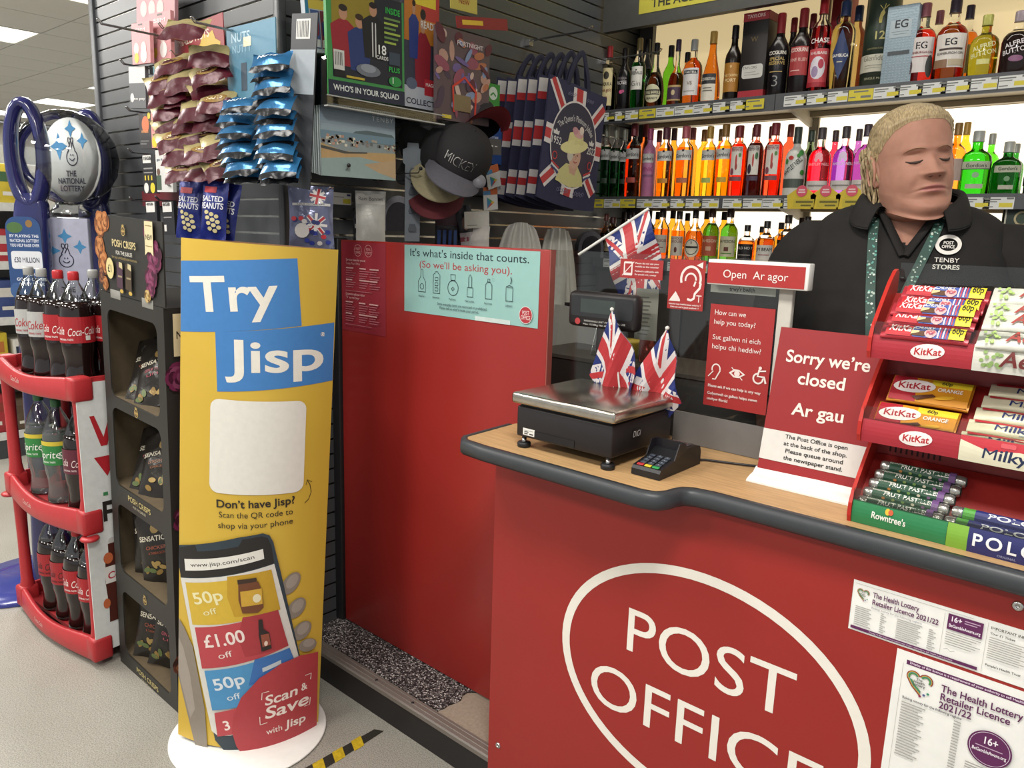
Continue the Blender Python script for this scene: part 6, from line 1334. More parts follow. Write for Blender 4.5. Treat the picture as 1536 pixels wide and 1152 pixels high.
c.poly([(.345, z0+.145), (.395, z0+.145), (.395, z0+.228), (.345, z0+.228), (.345, z0+.16)], 'd8caa0'); c.poly([(.345, z0+.145), (.37, z0+.16), (.395, z0+.145), (.395, z0+.135), (.37, z0+.15), (.345, z0+.135)], 'd8caa0'); c.text('NEW', .37, z0+.178, .015, '3a3226', 1, fit=.04); c.rect(.35, z0+.215, .39, z0+.217, '8a7a4a'); c.rect(.35, z0+.16, .39, z0+.162, '8a7a4a')
c.build('print', hd)
c = Cv(T=frame((0, 0, 0), (1, 0, 0), (0, 0, 1)), d0=.0006)
crest(c, CWD*.52, .94, .013); crest(c, CWD*.52, .32, .013)
for z in (.625, .015): c.text('POSH CRISPS', CWD*.5, z+.010, .018, 'b5a56c', 1, fit=.16); c.text('FOR THE JUBILEE', CWD*.5, z-.006, .008, 'a8a08a', 1, fit=.09)
c.build('print', cs)
c = Cv(T=frame((CWD, 0, 0), (0, 1, 0), (0, 0, 1)), d0=.0006)
q = random.Random(4)
for k in range(26): rose(c, .02+.27*q.random(), .1+1.12*k/26, .03+.02*q.random(), (OR, BR, PP)[q.randrange(3)] if k % 3 else OR, k)
c.poly([(.02, 1.15), (.09, 1.15), (.09, 1.27), (.02, 1.27)], 'd8caa0'); c.text('NEW', .055, 1.2, .022, '3a3226', 1, fit=.055)
c.build('side_print', cs)
for x in (.115, .33):
    b = B(); b.box((x-.035, -.001, CHT-.012), (x+.035, .0, CHT+.014), mat('clip_grey', '8f8d86', .35), bev=.0004); b.build('clip', cs)
CRB = foil('2a2622', .25, .28)
def d_crisp(word, sub_, col):
    def f(c, w, h):
        c.text('SENSATIONS', 0, h*.12, h*.075, 'd0c8b4', 1, fit=w*.82); c.text(word, 0, h*.0, h*.05, col, 1, fit=w*.5); c.text(sub_, 0, -h*.07, h*.035, col, 1, fit=w*.4); c.ell(0, h*.3, w*.1, w*.11, '8a703a', 14)
        q = random.Random(len(word))
        for i in range(7): c.ell(w*(q.random()-.5)*.75, -h*(.2+.17*q.random()), w*.09, w*.05, ('9a8048', '7f6430', '525f34')[i % 3], 9, q.random()*3)
    return f
kinds = [d_crisp('CORONATION', 'CHICKEN', '8a5a3a'), d_crisp('CHICKEN', '& TARRAGON', '8a4a34'), d_crisp('GIN & TONIC', 'LIME', '9a4a54')]
where = ['top', 'second', 'third', 'bottom']; pos = ['left hand', 'middle', 'right hand']
kn = 0
for bi, (z0, z1) in enumerate(bays):
    lay = ((.085, .09, -.25, 0), (.13, .06, -.25, 1), (.19, .05, -.45, 2)) if bi != 3 else ((.09, .10, -.1, 0), (.14, .055, .05, 1), (.23, .07, .15, 2))
    for (x, y, rz, pi) in lay:
        T = CT @ TR(x, y+(.04 if bi < 2 else .02), z0+(.085 if bi < 2 else .112)) @ RZ(math.radians(34)) @ M.Rotation(rz*.6, 4, 'Y') @ M.Rotation(math.radians(52 if bi < 2 else 78), 4, 'X')
        bag('crisp_bag', pos[pi]+' black crisp bag in the '+where[bi]+' bay of the rose printed display', 'crisps', 'crisp bags in the black display', T, .16, .225, .05, CRB, kinds[(bi+pi) % 3], seed=10*bi+pi); kn += 1

# ================================================================ cola rack
RA = math.radians(3.6); RT_ = TR(-3.235, .845, 0) @ RZ(RA); ck = thing('drinks_rack', 'red plastic three tier floor rack of cola bottles with white side panel', 'drinks rack', T=RT_)
RW, RD = .63, .23; CRED = mat('rack_red', 'a92c30', .38, var=.04)
TIER = [(.02, .10), (.475, .555), (.925, 1.0)]
for x in (.022, RW-.022):
    for y in (.022, RD-.022):
        for z0, z1 in ((.08, .49), (.54, .94)):
            b = B(); b.lathe([(.026, z0), (.026, z0+.02), (.021, z0+.05), (.019, (z0+z1)/2), (.021, z1-.04), (.024, z1)], CRED, 14, TR(x, y, 0)); b.build('post', ck)
for k, (z0, z1) in enumerate(TIER):
    b = B(); b.box((.02, .02, z0+.02), (RW-.02, RD-.01, z0+.034), mat('rack_red_in', '8a2024', .5))
    for x in (-.012, RW-.048):
        b.box((x, -.012, z0), (x+.06, .055, z1+.004), CRED, bev=.010); b.box((x, RD-.05, z0), (x+.06, RD, z1+.004), CRED, bev=.010)
    b.build('tray', ck)
    rs = []; n = 16
    for i in range(n+1):
        u = i/n; x = .03+(RW-.06)*u; bow = .028*math.sin(PI*u); dip = .022*math.sin(PI*u)**1.5
        prof = [(-.008, z0-.0), (-.010, z0+.006), (-.006, z1-dip-.006), (.0, z1-dip), (.012, z1-dip), (.014, z0+.02), (.008, z0)]
        rs.append([(x, y-bow, z-dip*.35 if z < z1-.03 and k > 0 else z) for y, z in prof])
    b = B(); b.rings(rs, CRED, True); fr_ = b.build('front_rail', ck)
    c = Cv(lambda x, z, d: (x, -.0075-.028*math.sin(PI*(x-.03)/(RW-.06))-.002*0-d, z), sub=.02, d0=.0012); c.text('Coca-Cola', RW*.40, (z0+z1)/2-.018, .018, 'd8bcb4', 0, fit=.08, slant=.25, rot=-.02); c.build('lettering', fr_)
    b = B(); b.box((.0, .02, z0+.03), (.012, RD, z1), CRED); b.box((RW-.012, .02, z0+.03), (RW, RD, z1), CRED); b.box((.02, RD-.012, z0+.03), (RW-.02, RD, z1), CRED); b.build('side_rail', ck)
for x in (-.02, RW+.004):
    b = B(); b.lathe([(0, 0), (.026, 0), (.03, .006), (.026, .012), (0, .012)], CRED, 18, TR(x+.008, .005, .462)); b.build('joint_cap', ck)
b = B(); b.prism([(0, .07), (.0, .96), (.02, .985), (RD, .985), (RD, .055), (.01, .05)], 0, .004, mat('rack_panel', 'cfd0cd', .4), frame((RW+.002, 0, 0), (0, 1, 0), (0, 0, 1))); sp = b.build('side_panel', ck)
c = Cv(T=frame((RW+.006, 0, 0), (0, 1, 0), (0, 0, 1)), d0=.0006); RI = 'a8242c'
c.poly([(.035, .875), (.05, .875), (.075, .80), (.10, .875), (.115, .875), (.085, .77), (.065, .77)], RI); c.poly([(.04, .735), (.115, .735), (.078, .665)], RI); c.rect(.055, .51, .068, .58, '26221f'); c.rect(.055, .565, .11, .58, '26221f'); c.rect(.055, .535, .095, .549, '26221f')
c.poly([(.045, .30), (.05, .37), (.062, .40), (.062, .43), (.09, .43), (.09, .40), (.105, .37), (.108, .28), (.1, .2), (.102, .15), (.05, .15), (.052, .2)], '4a2018'); c.rect(.046, .29, .108, .35, 'd2cdc8'); c.text('Co', .075, .305, .025, 'a8242c', 1, slant=.1); c.ell(.076, .44, .012, .01, 'b8b4b0', 12); c.ell(.06, .38, .016, .02, 'b8603a', 12); c.ell(.045, .22, .012, .018, 'b8603a', 12)
c.rect(.06, .60, .075, .612, '3a7a4a'); c.build('print', sp)
CBP = [(0, 0), (.8, 0), (.95, .012), (.96, .05), (.9, .1), (.86, .17), (.9, .25), (.985, .31), (1, .36), (1, .60), (.985, .63), (.93, .69), (.78, .765), (.55, .84), (.36, .89), (.30, .91), (.29, .925)]
COLA = mat('cola_liquid', '1c0f0d', .08, var=0, coat=.5); PET = clear_mat('pet_plastic', (.86, .88, .86), .08, .08)
LEMON = mat('lemonade', 'c9cfcb', .05, trans=.85, ior=1.33, var=0)
def cola(x, y, z, labcol, capcol, text, tcol, desc, group, liquid=COLA, fill=.74, stripe=None, h=.37, r=.0515, ang=-62):
    w = RT_ @ V((x, y, z)); t = thing('soda_bottle', desc, 'bottle', (w.x, w.y, w.z), group=group)
    P = [(a*r, q*h) for a, q in CBP]; fz = fill*h; lo = [q for q in P if q[1] < fz]; hi = [q for q in P if q[1] >= fz]; a, c_ = lo[-1], hi[0]; f = (fz-a[1])/(c_[1]-a[1]); rm = a[0]+(c_[0]-a[0])*f
    b = B(); b.lathe([(q[0]*.985, q[1]+.0006) for q in lo]+[(rm*.985, fz), (0, fz)], liquid, 22); b.build('drink', t)
    b = B(); b.lathe(P[1:] if False else [(rm, fz)]+hi, PET, 22, cap=False); b.build('neck', t)
    b = B(); b.lathe([(.0155, .925*h), (.0165, .93*h), (.0165, .985*h), (.014, h), (0, h)], mat('cap_'+capcol, capcol, .4, var=.03), 16); b.build('cap', t)
    k = math.radians(ang); fn = lambda u, v, d: ((r+d)*math.cos(k+u/r), (r+d)*math.sin(k+u/r), v); c = Cv(fn, sub=.01, d0=.0009); hw_ = r*2.7
    c.rect(-hw_, .385*h, hw_, .615*h, labcol)
    if stripe: c.rect(-hw_, .575*h, hw_, .615*h, stripe)
    for off in ((-.045, .05) if len(text) > 6 else (-.075, 0, .075)): c.text(text, off, .455*h, .030 if len(text) < 6 else .026, tcol, 0, fit=.062 if len(text) < 6 else .085, slant=.22, rot=.06)
    c.text('ORIGINAL TASTE', .0, .41*h, .006, tcol, 1, fit=.05); c.rect(.06, .41*h, .075, .45*h, 'd8d4cc'); c.build('wrap_label', t)
RB, DB, GB, CH = ('a01f26', 'b3242a', 'Coca-Cola', 'e6dcd6'), ('a9a9a6', '9c9c99', 'Coke', 'a3242c'), ('2f7a3c', '2c5a34', 'Sprite', 'e3e6de'), ('5a2230', '3a1a20', 'Coca-Cola', 'd8c4c0')
ZR = ('9a2329', '221c1c', 'Coca-Cola', '221c1c')
def to_l(px, py, z):
    p = at(px, py, 2, z); q = RT_.inverted() @ p; return q.x, q.y
TT = [.056, .511, .961]
top = [(.21, .055, DB, 'first of the silver labelled diet cola bottles on the rack top'), (.315, .055, DB, 'second silver labelled diet cola bottle on the rack top'), (.425, .062, RB, 'red labelled cola bottle half hidden on the rack top'), (.52, .07, RB, 'front right red labelled cola bottle on the rack top'), (.445, .165, DB, 'silver capped cola bottle behind the red ones on the rack top'), (.545, .17, RB, 'rear right red capped cola bottle beside the crisp display')]
for x, y, k, d in top: cola(x, y, TT[2], k[0], k[1], k[2], k[3], d, 'cola bottles on the rack top')
for x, y, k, d in ((.18, .06, GB, 'left green labelled lemonade bottle on the middle tier'), (.325, .06, GB, 'right green labelled lemonade bottle on the middle tier')): cola(x, y, TT[1], k[0], k[1], k[2], k[3], d, 'lemonade bottles on the middle tier', LEMON, .7, 'c9b43a')
for x, y, k, d in ((.475, .065, CH, 'cherry cola bottle with maroon label on the middle tier'), (.555, .10, CH, 'cherry cola bottle half behind the red rack post')): cola(x, y, TT[1], k[0], k[1], k[2], k[3], d, 'cherry cola bottles on the middle tier')
for x, y, k, d in ((.19, .06, ZR, 'leftmost sugar free cola bottle on the bottom tier'), (.30, .06, ZR, 'second sugar free cola bottle on the bottom tier'), (.405, .06, RB, 'third red labelled cola bottle on the bottom tier'), (.505, .065, RB, 'rightmost red labelled cola bottle on the bottom tier'), (.26, .165, ZR, 'black capped cola bottle in the back row of the bottom tier')): cola(x, y, TT[0], k[0], k[1], k[2], k[3], d, 'cola bottles on the bottom tier')

# ================================================================ blue lottery stand
LA = math.atan2(.75, .66); LT = TR(-3.255, 1.12, 0) @ RZ(LA); ly = thing('lottery_stand', 'blue lottery stand with two tall loops around a clear globe', 'lottery stand', T=LT)
LBL = mat('lottery_blue', '24265c', .16, spec=.6, coat=.6, var=.03)
for sx, sy in ((-.085, -.06), (.035, .195)):
    b = B(); pts = []; A, H_ = .054, .178; zc = 1.725
    for k in range(41):
        a = 2*PI*k/40; pts.append((sx+A*math.cos(a), .0, zc+H_*math.sin(a)+(0 if math.sin(a) > 0 else .0)))
    rs = []
    for k in range(40):
        a = 2*PI*k/40; nx, nz = math.cos(a)/A, math.sin(a)/H_; l = math.hypot(nx, nz); nx /= l; nz /= l; rr = .022+.006*(math.sin(a) < 0)*-math.sin(a)
        p = pts[k]; rs.append([(p[0]+nx*rr*math.cos(q), sy+.036*math.sin(q), p[2]+nz*rr*math.cos(q)) for q in [2*PI*j/12 for j in range(12)]])
    rs.append(rs[0]); b.rings(rs, LBL, True, cap=False); b.build('loop', ly)
    b = B(); rs = []
    for z, hw_, cx, ty in ((.03, .09, sx*1.3, .05), (.5, .07, sx*1.3, .04), (.95, .066, sx*1.25, .036), (1.25, .066, sx*1.2, .035), (1.45, .062, sx*1.1, .035), (1.545, .056, sx, .034), (1.585, .04, sx, .03)):
        rs.append([(cx+hw_*math.copysign(abs(math.cos(a))**.5, math.cos(a)), sy+ty*math.copysign(abs(math.sin(a))**.7, math.sin(a)), z) for a in [2*PI*j/20 for j in range(20)]])
    b.rings(rs, LBL, True); b.build('leg', ly)
b = B(); b.box((-.085, -.012, .35), (.085, .02, 1.50), mat('lottery_panel', 'aeb0c4', .3), bev=.004); pn = b.build('front_panel', ly)
def diamond(c, x, y, s, col): c.poly([(x+s*math.cos(a)*r, y+s*1.1*math.sin(a)*r) for a, r in [(k*PI/4, 1 if k % 2 == 0 else .45) for k in range(8)]], col)
def hand_logo(c, x, y, s, ink_='26283a'):
    for dx, dy, k in ((-.9, .1, .62), (0, .95, .4), (.8, .35, .38)): diamond(c, x+dx*s, y+dy*s, k*s, '4a8fc0')
    w = s*.055; c.ring(x, y-.45*s, .42*s, .42*s, w, ink_, 24, 120, 420); c.line([(x-.26*s, y-.1*s), (x+.02*s, y+.5*s), (x+.14*s, y+.5*s), (x+.14*s, y+.38*s), (x-.06*s, y-.05*s)], w, ink_); c.line([(x+.02*s, y+.22*s), (x-.08*s, y+.5*s), (x-.2*s, y+.5*s), (x-.22*s, y+.36*s), (x-.12*s, y+.15*s)], w, ink_); c.line([(x+.1*s, y+.3*s), (x+.22*s, y-.08*s)], w, ink_); c.ring(x, y-.42*s, .22*s, .2*s, w, ink_, 14, 200, 340); c.ell(x-.08*s, y-.33*s, .035*s, .05*s, ink_, 8); c.ell(x+.08*s, y-.33*s, .035*s, .05*s, ink_, 8)
c = Cv(T=frame((0, -.0125, 0), (1, 0, 0), (0, 0, 1))); hand_logo(c, .0, 1.37, .065); c.text('THE', 0, 1.22, .02, '26283a', 1); c.text('NATIONAL', 0, 1.19, .02, '26283a', 1, fit=.12); c.text('LOTTERY', 0, 1.16, .02, '26283a', 1, fit=.11); c.build('panel_print', pn)
c = Cv(T=frame((-.105, -.097, 0), (1, 0, 0), (0, 0, 1)), d0=.001); c.clipfill if 0 else None
c.rrect(-.062, 1.19, .058, 1.50, .04, '2b4a7a'); c.ell(-.03, 1.46, .028, .02, '4a6a3a', 14); c.ell(.02, 1.475, .012, .014, '8a6a3a', 12); c.ell(-.04, 1.23, .024, .03, '3a5a8a', 12)
for k, s in enumerate(('BY PLAYING THE', 'NATIONAL LOTTERY', 'YOU HELP RAISE OVER')): c.text(s, .0, 1.425-k*.017, .011, 'd8dce6', 1, fit=.1)
c.rrect(-.05, 1.31, .056, 1.375, .01, 'd8dadf'); c.text('£30 MILLION', .003, 1.334, .019, '2a2c44', 1, fit=.088)
for k, s in enumerate(('FOR', 'GOOD CAUSES', 'EVERY WEEK')): c.text(s, .014, 1.285-k*.018, .011, 'd8dce6', 1)
c.build('poster', ly)
b = B(); b.lathe([(0, -.178), (.05, -.171), (.1, -.147), (.14, -.11), (.168, -.06), (.178, 0), (.168, .06), (.14, .11), (.1, .147), (.05, .171), (0, .178)], clear_mat('globe', (.9, .91, .91), .05, .02), 40, TR(0, .07, 1.725)); b.build('globe', ly)
dn = LT.inverted().to_3x3() @ V((.32, -.95, 0)); du = V((0, 0, 1)).cross(dn)*1; DT = TR(.02, .05, 1.715) @ frame((0, 0, 0), du, (0, 0, 1))
b = B(); b.lathe([(0, -.002), (.157, -.002), (.157, .002), (0, .002)], mat('disc_white', 'bdbfbd', .4, var=.02), 40, DT); dk = b.build('disc', ly)
c = Cv(T=DT, d0=.003); hand_logo(c, .01, .045, .075); c.text('THE', .0, -.058, .022, '2c2c3c', 1); c.text('NATIONAL', .0, -.086, .022, '2c2c3c', 1, fit=.15); c.text('LOTTERY', .0, -.114, .022, '2c2c3c', 1, fit=.13); c.build('disc_print', dk)
b = B(); b.lathe([(.05, 1.50), (.07, 1.505), (.075, 1.52), (.05, 1.54), (.045, 1.56)], clear_mat('globe_foot', (.8, .81, .82), .1, .1), 24, TR(0, .05, 0)); b.build('globe_foot', ly)
b = B(); W2L = LT.inverted(); rs = []
for r_, z in ((1, .002), (1, .012), (.985, .018), (.6, .022), (.2, .03)): rs.append([W2L @ V((-3.475+.245*r_*math.cos(a), .985+.30*r_*math.sin(a), z)) for a in [2*PI*j/40 for j in range(40)]])
b.rings(rs, mat('base_blue', '2c3480', .2, coat=.4, var=.03), True); b.build('base_plate', ly)

# ================================================================ far shelving seen past the lottery stand
GX = -5.45; gd = thing('gondola_shelving', 'grey gondola shelving of groceries in the far aisle', 'shelving', (GX, 2.4, 0))
b = B(); b.box((-.45, -1.15, 0), (-.42, 1.5, 1.95), mat('gondola_back', '8f8f8a', .6)); b.box((-.45, -1.15, 0), (0, 1.5, .12), M_DKGREY); b.build('back_panel', gd)
GZ = [.14, .5, .86, 1.2, 1.55]
for z in GZ:
    b = B(); b.box((-.42, -1.15, z), (0, 1.5, z+.025), mat('gondola_shelf', 'b9b9b4', .5)); b.box((0, -1.15, z-.02), (.006, 1.5, z+.03), mat('gondola_edge', 'd2d2cc', .5)); b.build('shelf', gd)
gc = ['a8343a', 'c9b23a', '3a4a7a', 'c8c4ba', '8a3a30', '4a6a4a', 'b8703a', '5a4a3a', 'd0ccc2', '2f3a4a']; q = random.Random(12); k = 0
nm = ['grocery box', 'carton', 'packet']
for zi, z in enumerate(GZ):
    y = -1.1; ci = -1
    while y < 1.35:
        w = q.uniform(.12, .2); h = q.uniform(.18, .27)*(1 if zi < 4 else .9); col = gc[(k*7+zi*3) % 10]; k += 1; ci += 1
        t = thing('grocery_carton', ['red', 'mustard', 'navy', 'cream', 'brown', 'green', 'orange', 'umber', 'ivory', 'slate'][gc.index(col)]+' grocery carton, '+ORD[ci]+' from the left on the '+['bottom', 'second', 'third', 'fourth', 'top'][zi]+' far shelf', 'carton', (GX, 2.4+y, z+.026), group='grocery cartons on the far shelves'); bb = B(); bb.box((-.30, 0, 0), (-.02, w, h), mat('carton_'+col, col, .5), bev=.004); bb.build('carton', t)
        c = Cv(T=frame((-.02, 0, 0), (0, 1, 0), (0, 0, 1)), d0=.0008); c.rect(w*.1, h*.55, w*.9, h*.8, gc[(k*3+1) % 10]); c.rect(w*.2, h*.2, w*.8, h*.3, 'd8d4c8'); c.build('carton_print', t)
        y += w+.03
# ================================================================ goods hanging on the slatted walls
def quad(name, label, cat, bl, br, tl, ax, val, draw, base='d8d6d0', th=.003, group=None, mt=None):
    p, q, r = at(*bl, ax, val), at(*br, ax, val), at(*tl, ax, val); u = (q-p); v = (r-p); W = u.length; T = frame(p, u, v); vv = T.to_3x3().inverted() @ v; H = vv.y
    t = thing(name, label, cat, group=group, T=T); b = B(); b.box((0, 0, -th), (W, H, 0), mt or ink(base)); b.build('backing', t)
    if draw: c = Cv(T=M.Identity(4)); draw(c, W, H); c.build('print', t)
    return t
def hook(label, wall, ax, val, direction, length, group='display hooks', dbl=True, tip=None):
    p = at(*wall, ax, val); d = V(direction); s = V((0, 0, 1)).cross(d).normalized()*.006; t = thing('display_hook', label, 'hook', p, group=group); b = B()
    for k in ((-1, 1) if dbl else (0,)):
        e = d*length; b.tube([s*k, s*k+d*(length-.012), s*k+d*length+V((0, 0, .012))], .0022, M_CHROME, 8)
    if dbl: b.tube([-s+d*length+V((0, 0, .012)), s+d*length+V((0, 0, .012))], .0022, M_CHROME, 8)
    if tip: b.lathe([(0, -.004), (.005, -.003), (.006, .004), (0, .008)], M_BLACK, 12, TR(*(d*length+V((0, 0, .012)))))
    b.box((-.012, -.012, -.02), (.012, .012, .004), M_CHROME, TR(*(d*.0125))) ; b.build('wire', t)
NY = (0, -1, 0); PX_ = (1, 0, 0)
hook('long chrome double hook at the top left of the slatted wall', (303, 67), 1, YC, NY, .33)
hook('long chrome double hook above the blue nut packs', (392, 56), 1, YC, NY, .22)
for i, (p, l) in enumerate((((292, 52), .12), ((300, 90), .1), ((232, 104), .12), ((262, 97), .1), ((240, 172), .12), ((270, 166), .1), ((243, 233), .12), ((272, 228), .1), ((244, 303), .12), ((275, 302), .1), ((300, 282), .12), ((345, 281), .12))):
    hook('short chrome hook carrying phone cards and small packs, '+ORD[i]+' from the top', p, 1, YC, NY, l)
# phone top-up and sim packs
def sim(c1, txt, tc, extra=()):
    def f(c, w, h):
        c.rect(w*.38, h*.93, w*.62, h*.97, '55524f')
        for e in extra:
            if e[0] == 'o': c.ell(w*e[2], h*e[3], w*e[4], w*e[4], e[1], 16)
            elif e[0] == '#': c.rect(w*e[2], h*e[3], w*e[4], h*e[5], e[1])
        for s, x, y, k in txt: c.text(s, w*x, h*y, h*k, tc, 1, fit=w*min(.85, .2*len(s)))
    return f
PKC = 'c98d8f'
S = [
 ((205, 42), (262, 40), (206, -14), 1.30, 'b9868a', [], 'e8dcd8', [('o', 'd8b8b4', .2, .5, .09), ('o', 'd8b8b4', .42, .5, .09), ('o', 'd8b8b4', .64, .5, .09)], 'large pink sim pack at the very top of the slatted wall'),
 ((199, 97), (226, 94), (203, 35), 1.235, PKC, [('SIM', .5, .78, .09)], 'e8dcd8', [('o', 'dcc2bc', .25, .38, .14), ('o', 'dcc2bc', .65, .38, .14), ('o', 'd8c43a', .25, .15, .12), ('o', 'e2d6d2', .65, .2, .17)], 'front pink sim pack with round price spots'),
 ((226, 95), (257, 92), (228, 20), 1.265, PKC, [('SIM', .5, .8, .08)], 'e8dcd8', [('o', 'dcc2bc', .25, .5, .12), ('o', 'dcc2bc', .62, .5, .12), ('o', 'd8c43a', .25, .2, .11), ('o', 'e2d6d2', .65, .25, .17)], 'second pink sim pack right of the front one'),
 ((195, 162), (219, 162), (199, 100), 1.245, '5a5b5d', [('one pay', .55, .2, .06)], 'd8d6d2', [('#', 'c6c4c0', 0, .6, 1, 1), ('o', 'c8c6c4', .18, .25, .12)], 'half white half grey sim pack under the pink ones'),
 ((231, 158), (249, 158), (233, 100), 1.31, '5a9aa8', [], 'e8e2d6', [('#', 'c9b23a', 0, 0, 1, .12)], 'small teal pack with yellow foot behind the sim packs'),
 ((210, 223), (228, 223), (211, 170), 1.26, '353335', [('BIG', .5, .45, .07)], 'c98d5a', [('o', 'c9714a', .55, .68, .3), ('o', 'c9b83a', .85, .92, .12), ('#', '7a7a78', .1, .2, .8, .23), ('#', '7a7a78', .1, .12, .6, .15)], 'black sim pack with orange disc'),
 ((228, 222), (251, 222), (229, 160), 1.26, 'cf8f8a', [('£15', .4, .74, .2)], '6a2a34', [('#', 'b8646a', .1, .3, .5, .34), ('#', 'b8646a', .1, .42, .6, .6), ('o', 'd2c43a', .2, .15, .17)], 'salmon pink fifteen pound sim pack'),
 ((216, 290), (235, 290), (217, 232), 1.26, '262527', [], 'e2dfd8', [('#', 'd8d6d0', .06, .78, .7, .98), ('#', '8a8886', .1, .62, .8, .66), ('#', '8a8886', .1, .52, .8, .55), ('#', 'c9b43a', .15, .34, .25, .46), ('#', 'c9b43a', .4, .34, .5, .46), ('#', 'c9b43a', .65, .34, .75, .46), ('o', 'd8d6d0', .25, .14, .18), ('o', 'd2c43a', .75, .14, .18)], 'black sim pack with white fifteen gigabyte tab'),
 ((236, 288), (260, 288), (238, 225), 1.26, 'cfceca', [('go further', .5, .75, .05)], '5a6a7a', [('#', '4a5a4a', 0, .05, .3, .4), ('o', '6a5040', .15, .48, .1)], 'white sim pack with a small figure beside the black one'),
 ((221, 345), (237, 345), (221, 302), 1.26, '262527', [], 'e2dfd8', [('#', 'd8d6d0', .05, .62, .85, .97)], 'black sim pack with forty gigabyte tab above the crisp display'),
 ((246, 352), (263, 352), (247, 302), 1.26, '262527', [], 'e2dfd8', [('#', 'd8d6d0', .05, .68, .85, .97), ('#', '8a8886', .1, .5, .8, .54), ('#', 'd8d6d0', .1, .1, .3, .3)], 'black sim pack with six gigabyte tab above the crisp display')]
for bl, br, tl, y, base, txt, tc, ex, lab in S:
    o = quad('sim_pack', lab, 'sim pack', bl, br, tl, 1, y, sim(base, txt, tc, ex), base, .012, 'sim packs on the slatted wall')
    gbt = '15GB' if 'fifteen gig' in lab else '40GB' if 'forty' in lab else '6GB' if 'six' in lab else None
    if gbt:
        w = (at(*br, 1, y)-at(*bl, 1, y)).length; h = (at(*tl, 1, y)-at(*bl, 1, y)).length; c = Cv(d0=.002); c.text(gbt, w*.42, h*.85, h*.085 if gbt != '6GB' else h*.1, '2a2a2c', 1, fit=w*.6); c.build('lettering', o)
t = quad('card_box', 'dark red box of cards behind the lower sim packs', 'box', (214, 309), (277, 309), (214, 287), 1, 1.335, None, '6a2228', .02)
# maroon and gold nut packs on their red card
def d_redcard(c, w, h):
    c.ell(w*.72, h*.55, w*.2, w*.18, 'c9a93a', 12); c.poly([(w*(.72+.24*math.cos(a)*(1 if i % 2 else .8)), h*.55+w*.22*math.sin(a)*(1 if i % 2 else .8)) for i, a in enumerate([2*PI*k/16 for k in range(16)])], 'c2a23a'); c.text('MIXED NUTS', w*.45, h*.78, h*.1, 'd8c8b4', 1, fit=w*.6); c.rect(w*.85, h*.2, w*.98, h*.38, 'd8d6d0')
    for k in range(6): c.rect(w*(.86+.02*k), h*.22, w*(.868+.02*k), h*.36, '2a2a2a')
quad('hanging_card', 'red backing card behind the maroon and gold nut packs', 'display card', (262, 165), (341, 145), (266, 45), 1, 1.31, d_redcard, '8f3034')
FM, FG = foil('4c1622', .12, .32), foil('a5986a', .15, .34)
cr = M(((RT.x, UP.x, -FW.x, 0), (RT.y, UP.y, -FW.y, 0), (RT.z, UP.z, -FW.z, 0), (0, 0, 0, 1)))
def facing(p, yaw, pitch, roll):     # a pack hanging with its face turned out from the wall
    return TR(*p) @ M.Rotation(yaw, 4, 'Z') @ M.Rotation(PI/2+pitch, 4, 'X') @ M.Rotation(roll, 4, 'Z')
nb = [(425, 138), (372, 305), (540, 262), (335, 378), (420, 378), (545, 345), (345, 440), (430, 455), (545, 420), (365, 512), (490, 515), (575, 480), (372, 580), (466, 578), (562, 562), (388, 650), (458, 652), (552, 632), (420, 722), (522, 715), (600, 680), (432, 800), (528, 802), (605, 770)]
q = random.Random(31)
def d_nut(c, w, h): c.ell(0, h*.05, w*.3, h*.2, '8a6a30', 14); c.text('NUTS', 0, -h*.02, h*.16, 'e0d4b0', 1, fit=w*.4)
for i, (x, y) in enumerate(nb):
    col = i % 3 if i else 1; yp = 1.165+.03*(i % 3)+q.uniform(-.008, .008); p = at(140+x/3.114, y/3.114, 1, yp)
    T = facing(p, math.radians(38+q.uniform(-12, 12)), math.radians(-38+q.uniform(-10, 10)), math.radians((16 if i else -8)+q.uniform(-14, 14)))
    bag('nut_pack', 'maroon and gold foil nut pack, '+ORD[min(21, i)]+(' from the top of the hanging cluster' if i < 22 else ' or lower in the hanging cluster, '+('left' if i == 22 else 'right')), 'snack pack', 'maroon and gold nut packs', T, .125 if i else .15, .088, .034, FM, d_nut if i % 2 else None, seed=i, mt2=FG, split=.4, nu=9, nv=8, crimp=.1)
# blue nut packs on their blue card
def d_bluecard(c, w, h):
    c.text('NUTS', w*.3, h*.9, h*.06, 'a9c4d2', 1, fit=w*.4); c.text('NUTTY', w*.32, h*.83, h*.05, '8ab0c4', 1, fit=w*.4); c.rect(w*.3, h*.58, w*.42, h*.76, '3a4a58'); c.rect(w*.36, h*.86, w*.52, h*.92, 'd8d4b8'); c.rect(0, 0, w, h*.5, '23282e')
quad('hanging_card', 'pale blue backing card of the blue nut packs', 'display card', (346, 268), (417, 268), (344, 42), 1, 1.27, d_bluecard, '4f8098')
def d_dk(c, w, h): c.rect(w*.2, h*.86, w*.75, h*.97, 'c6c4be'); [c.rect(w*(.24+.06*k), h*.87, w*(.265+.06*k), h*.96, '2a2a2c') for k in range(8)]; c.rect(0, h*.55, w, h*.8, '8a9298')
quad('hanging_card', 'tall dark foil card with barcode right of the blue nut packs', 'display card', (428, 278), (464, 285), (412, 22), 1, 1.19, d_dk, '26282c')
FB = foil('2f6a98', .4, .22); FK = foil('15171b', .15, .25)
def d_blue(c, w, h): c.text('NUTS', -w*.1, h*.12, h*.2, 'dfe8ee', 1, fit=w*.5, slant=.1)
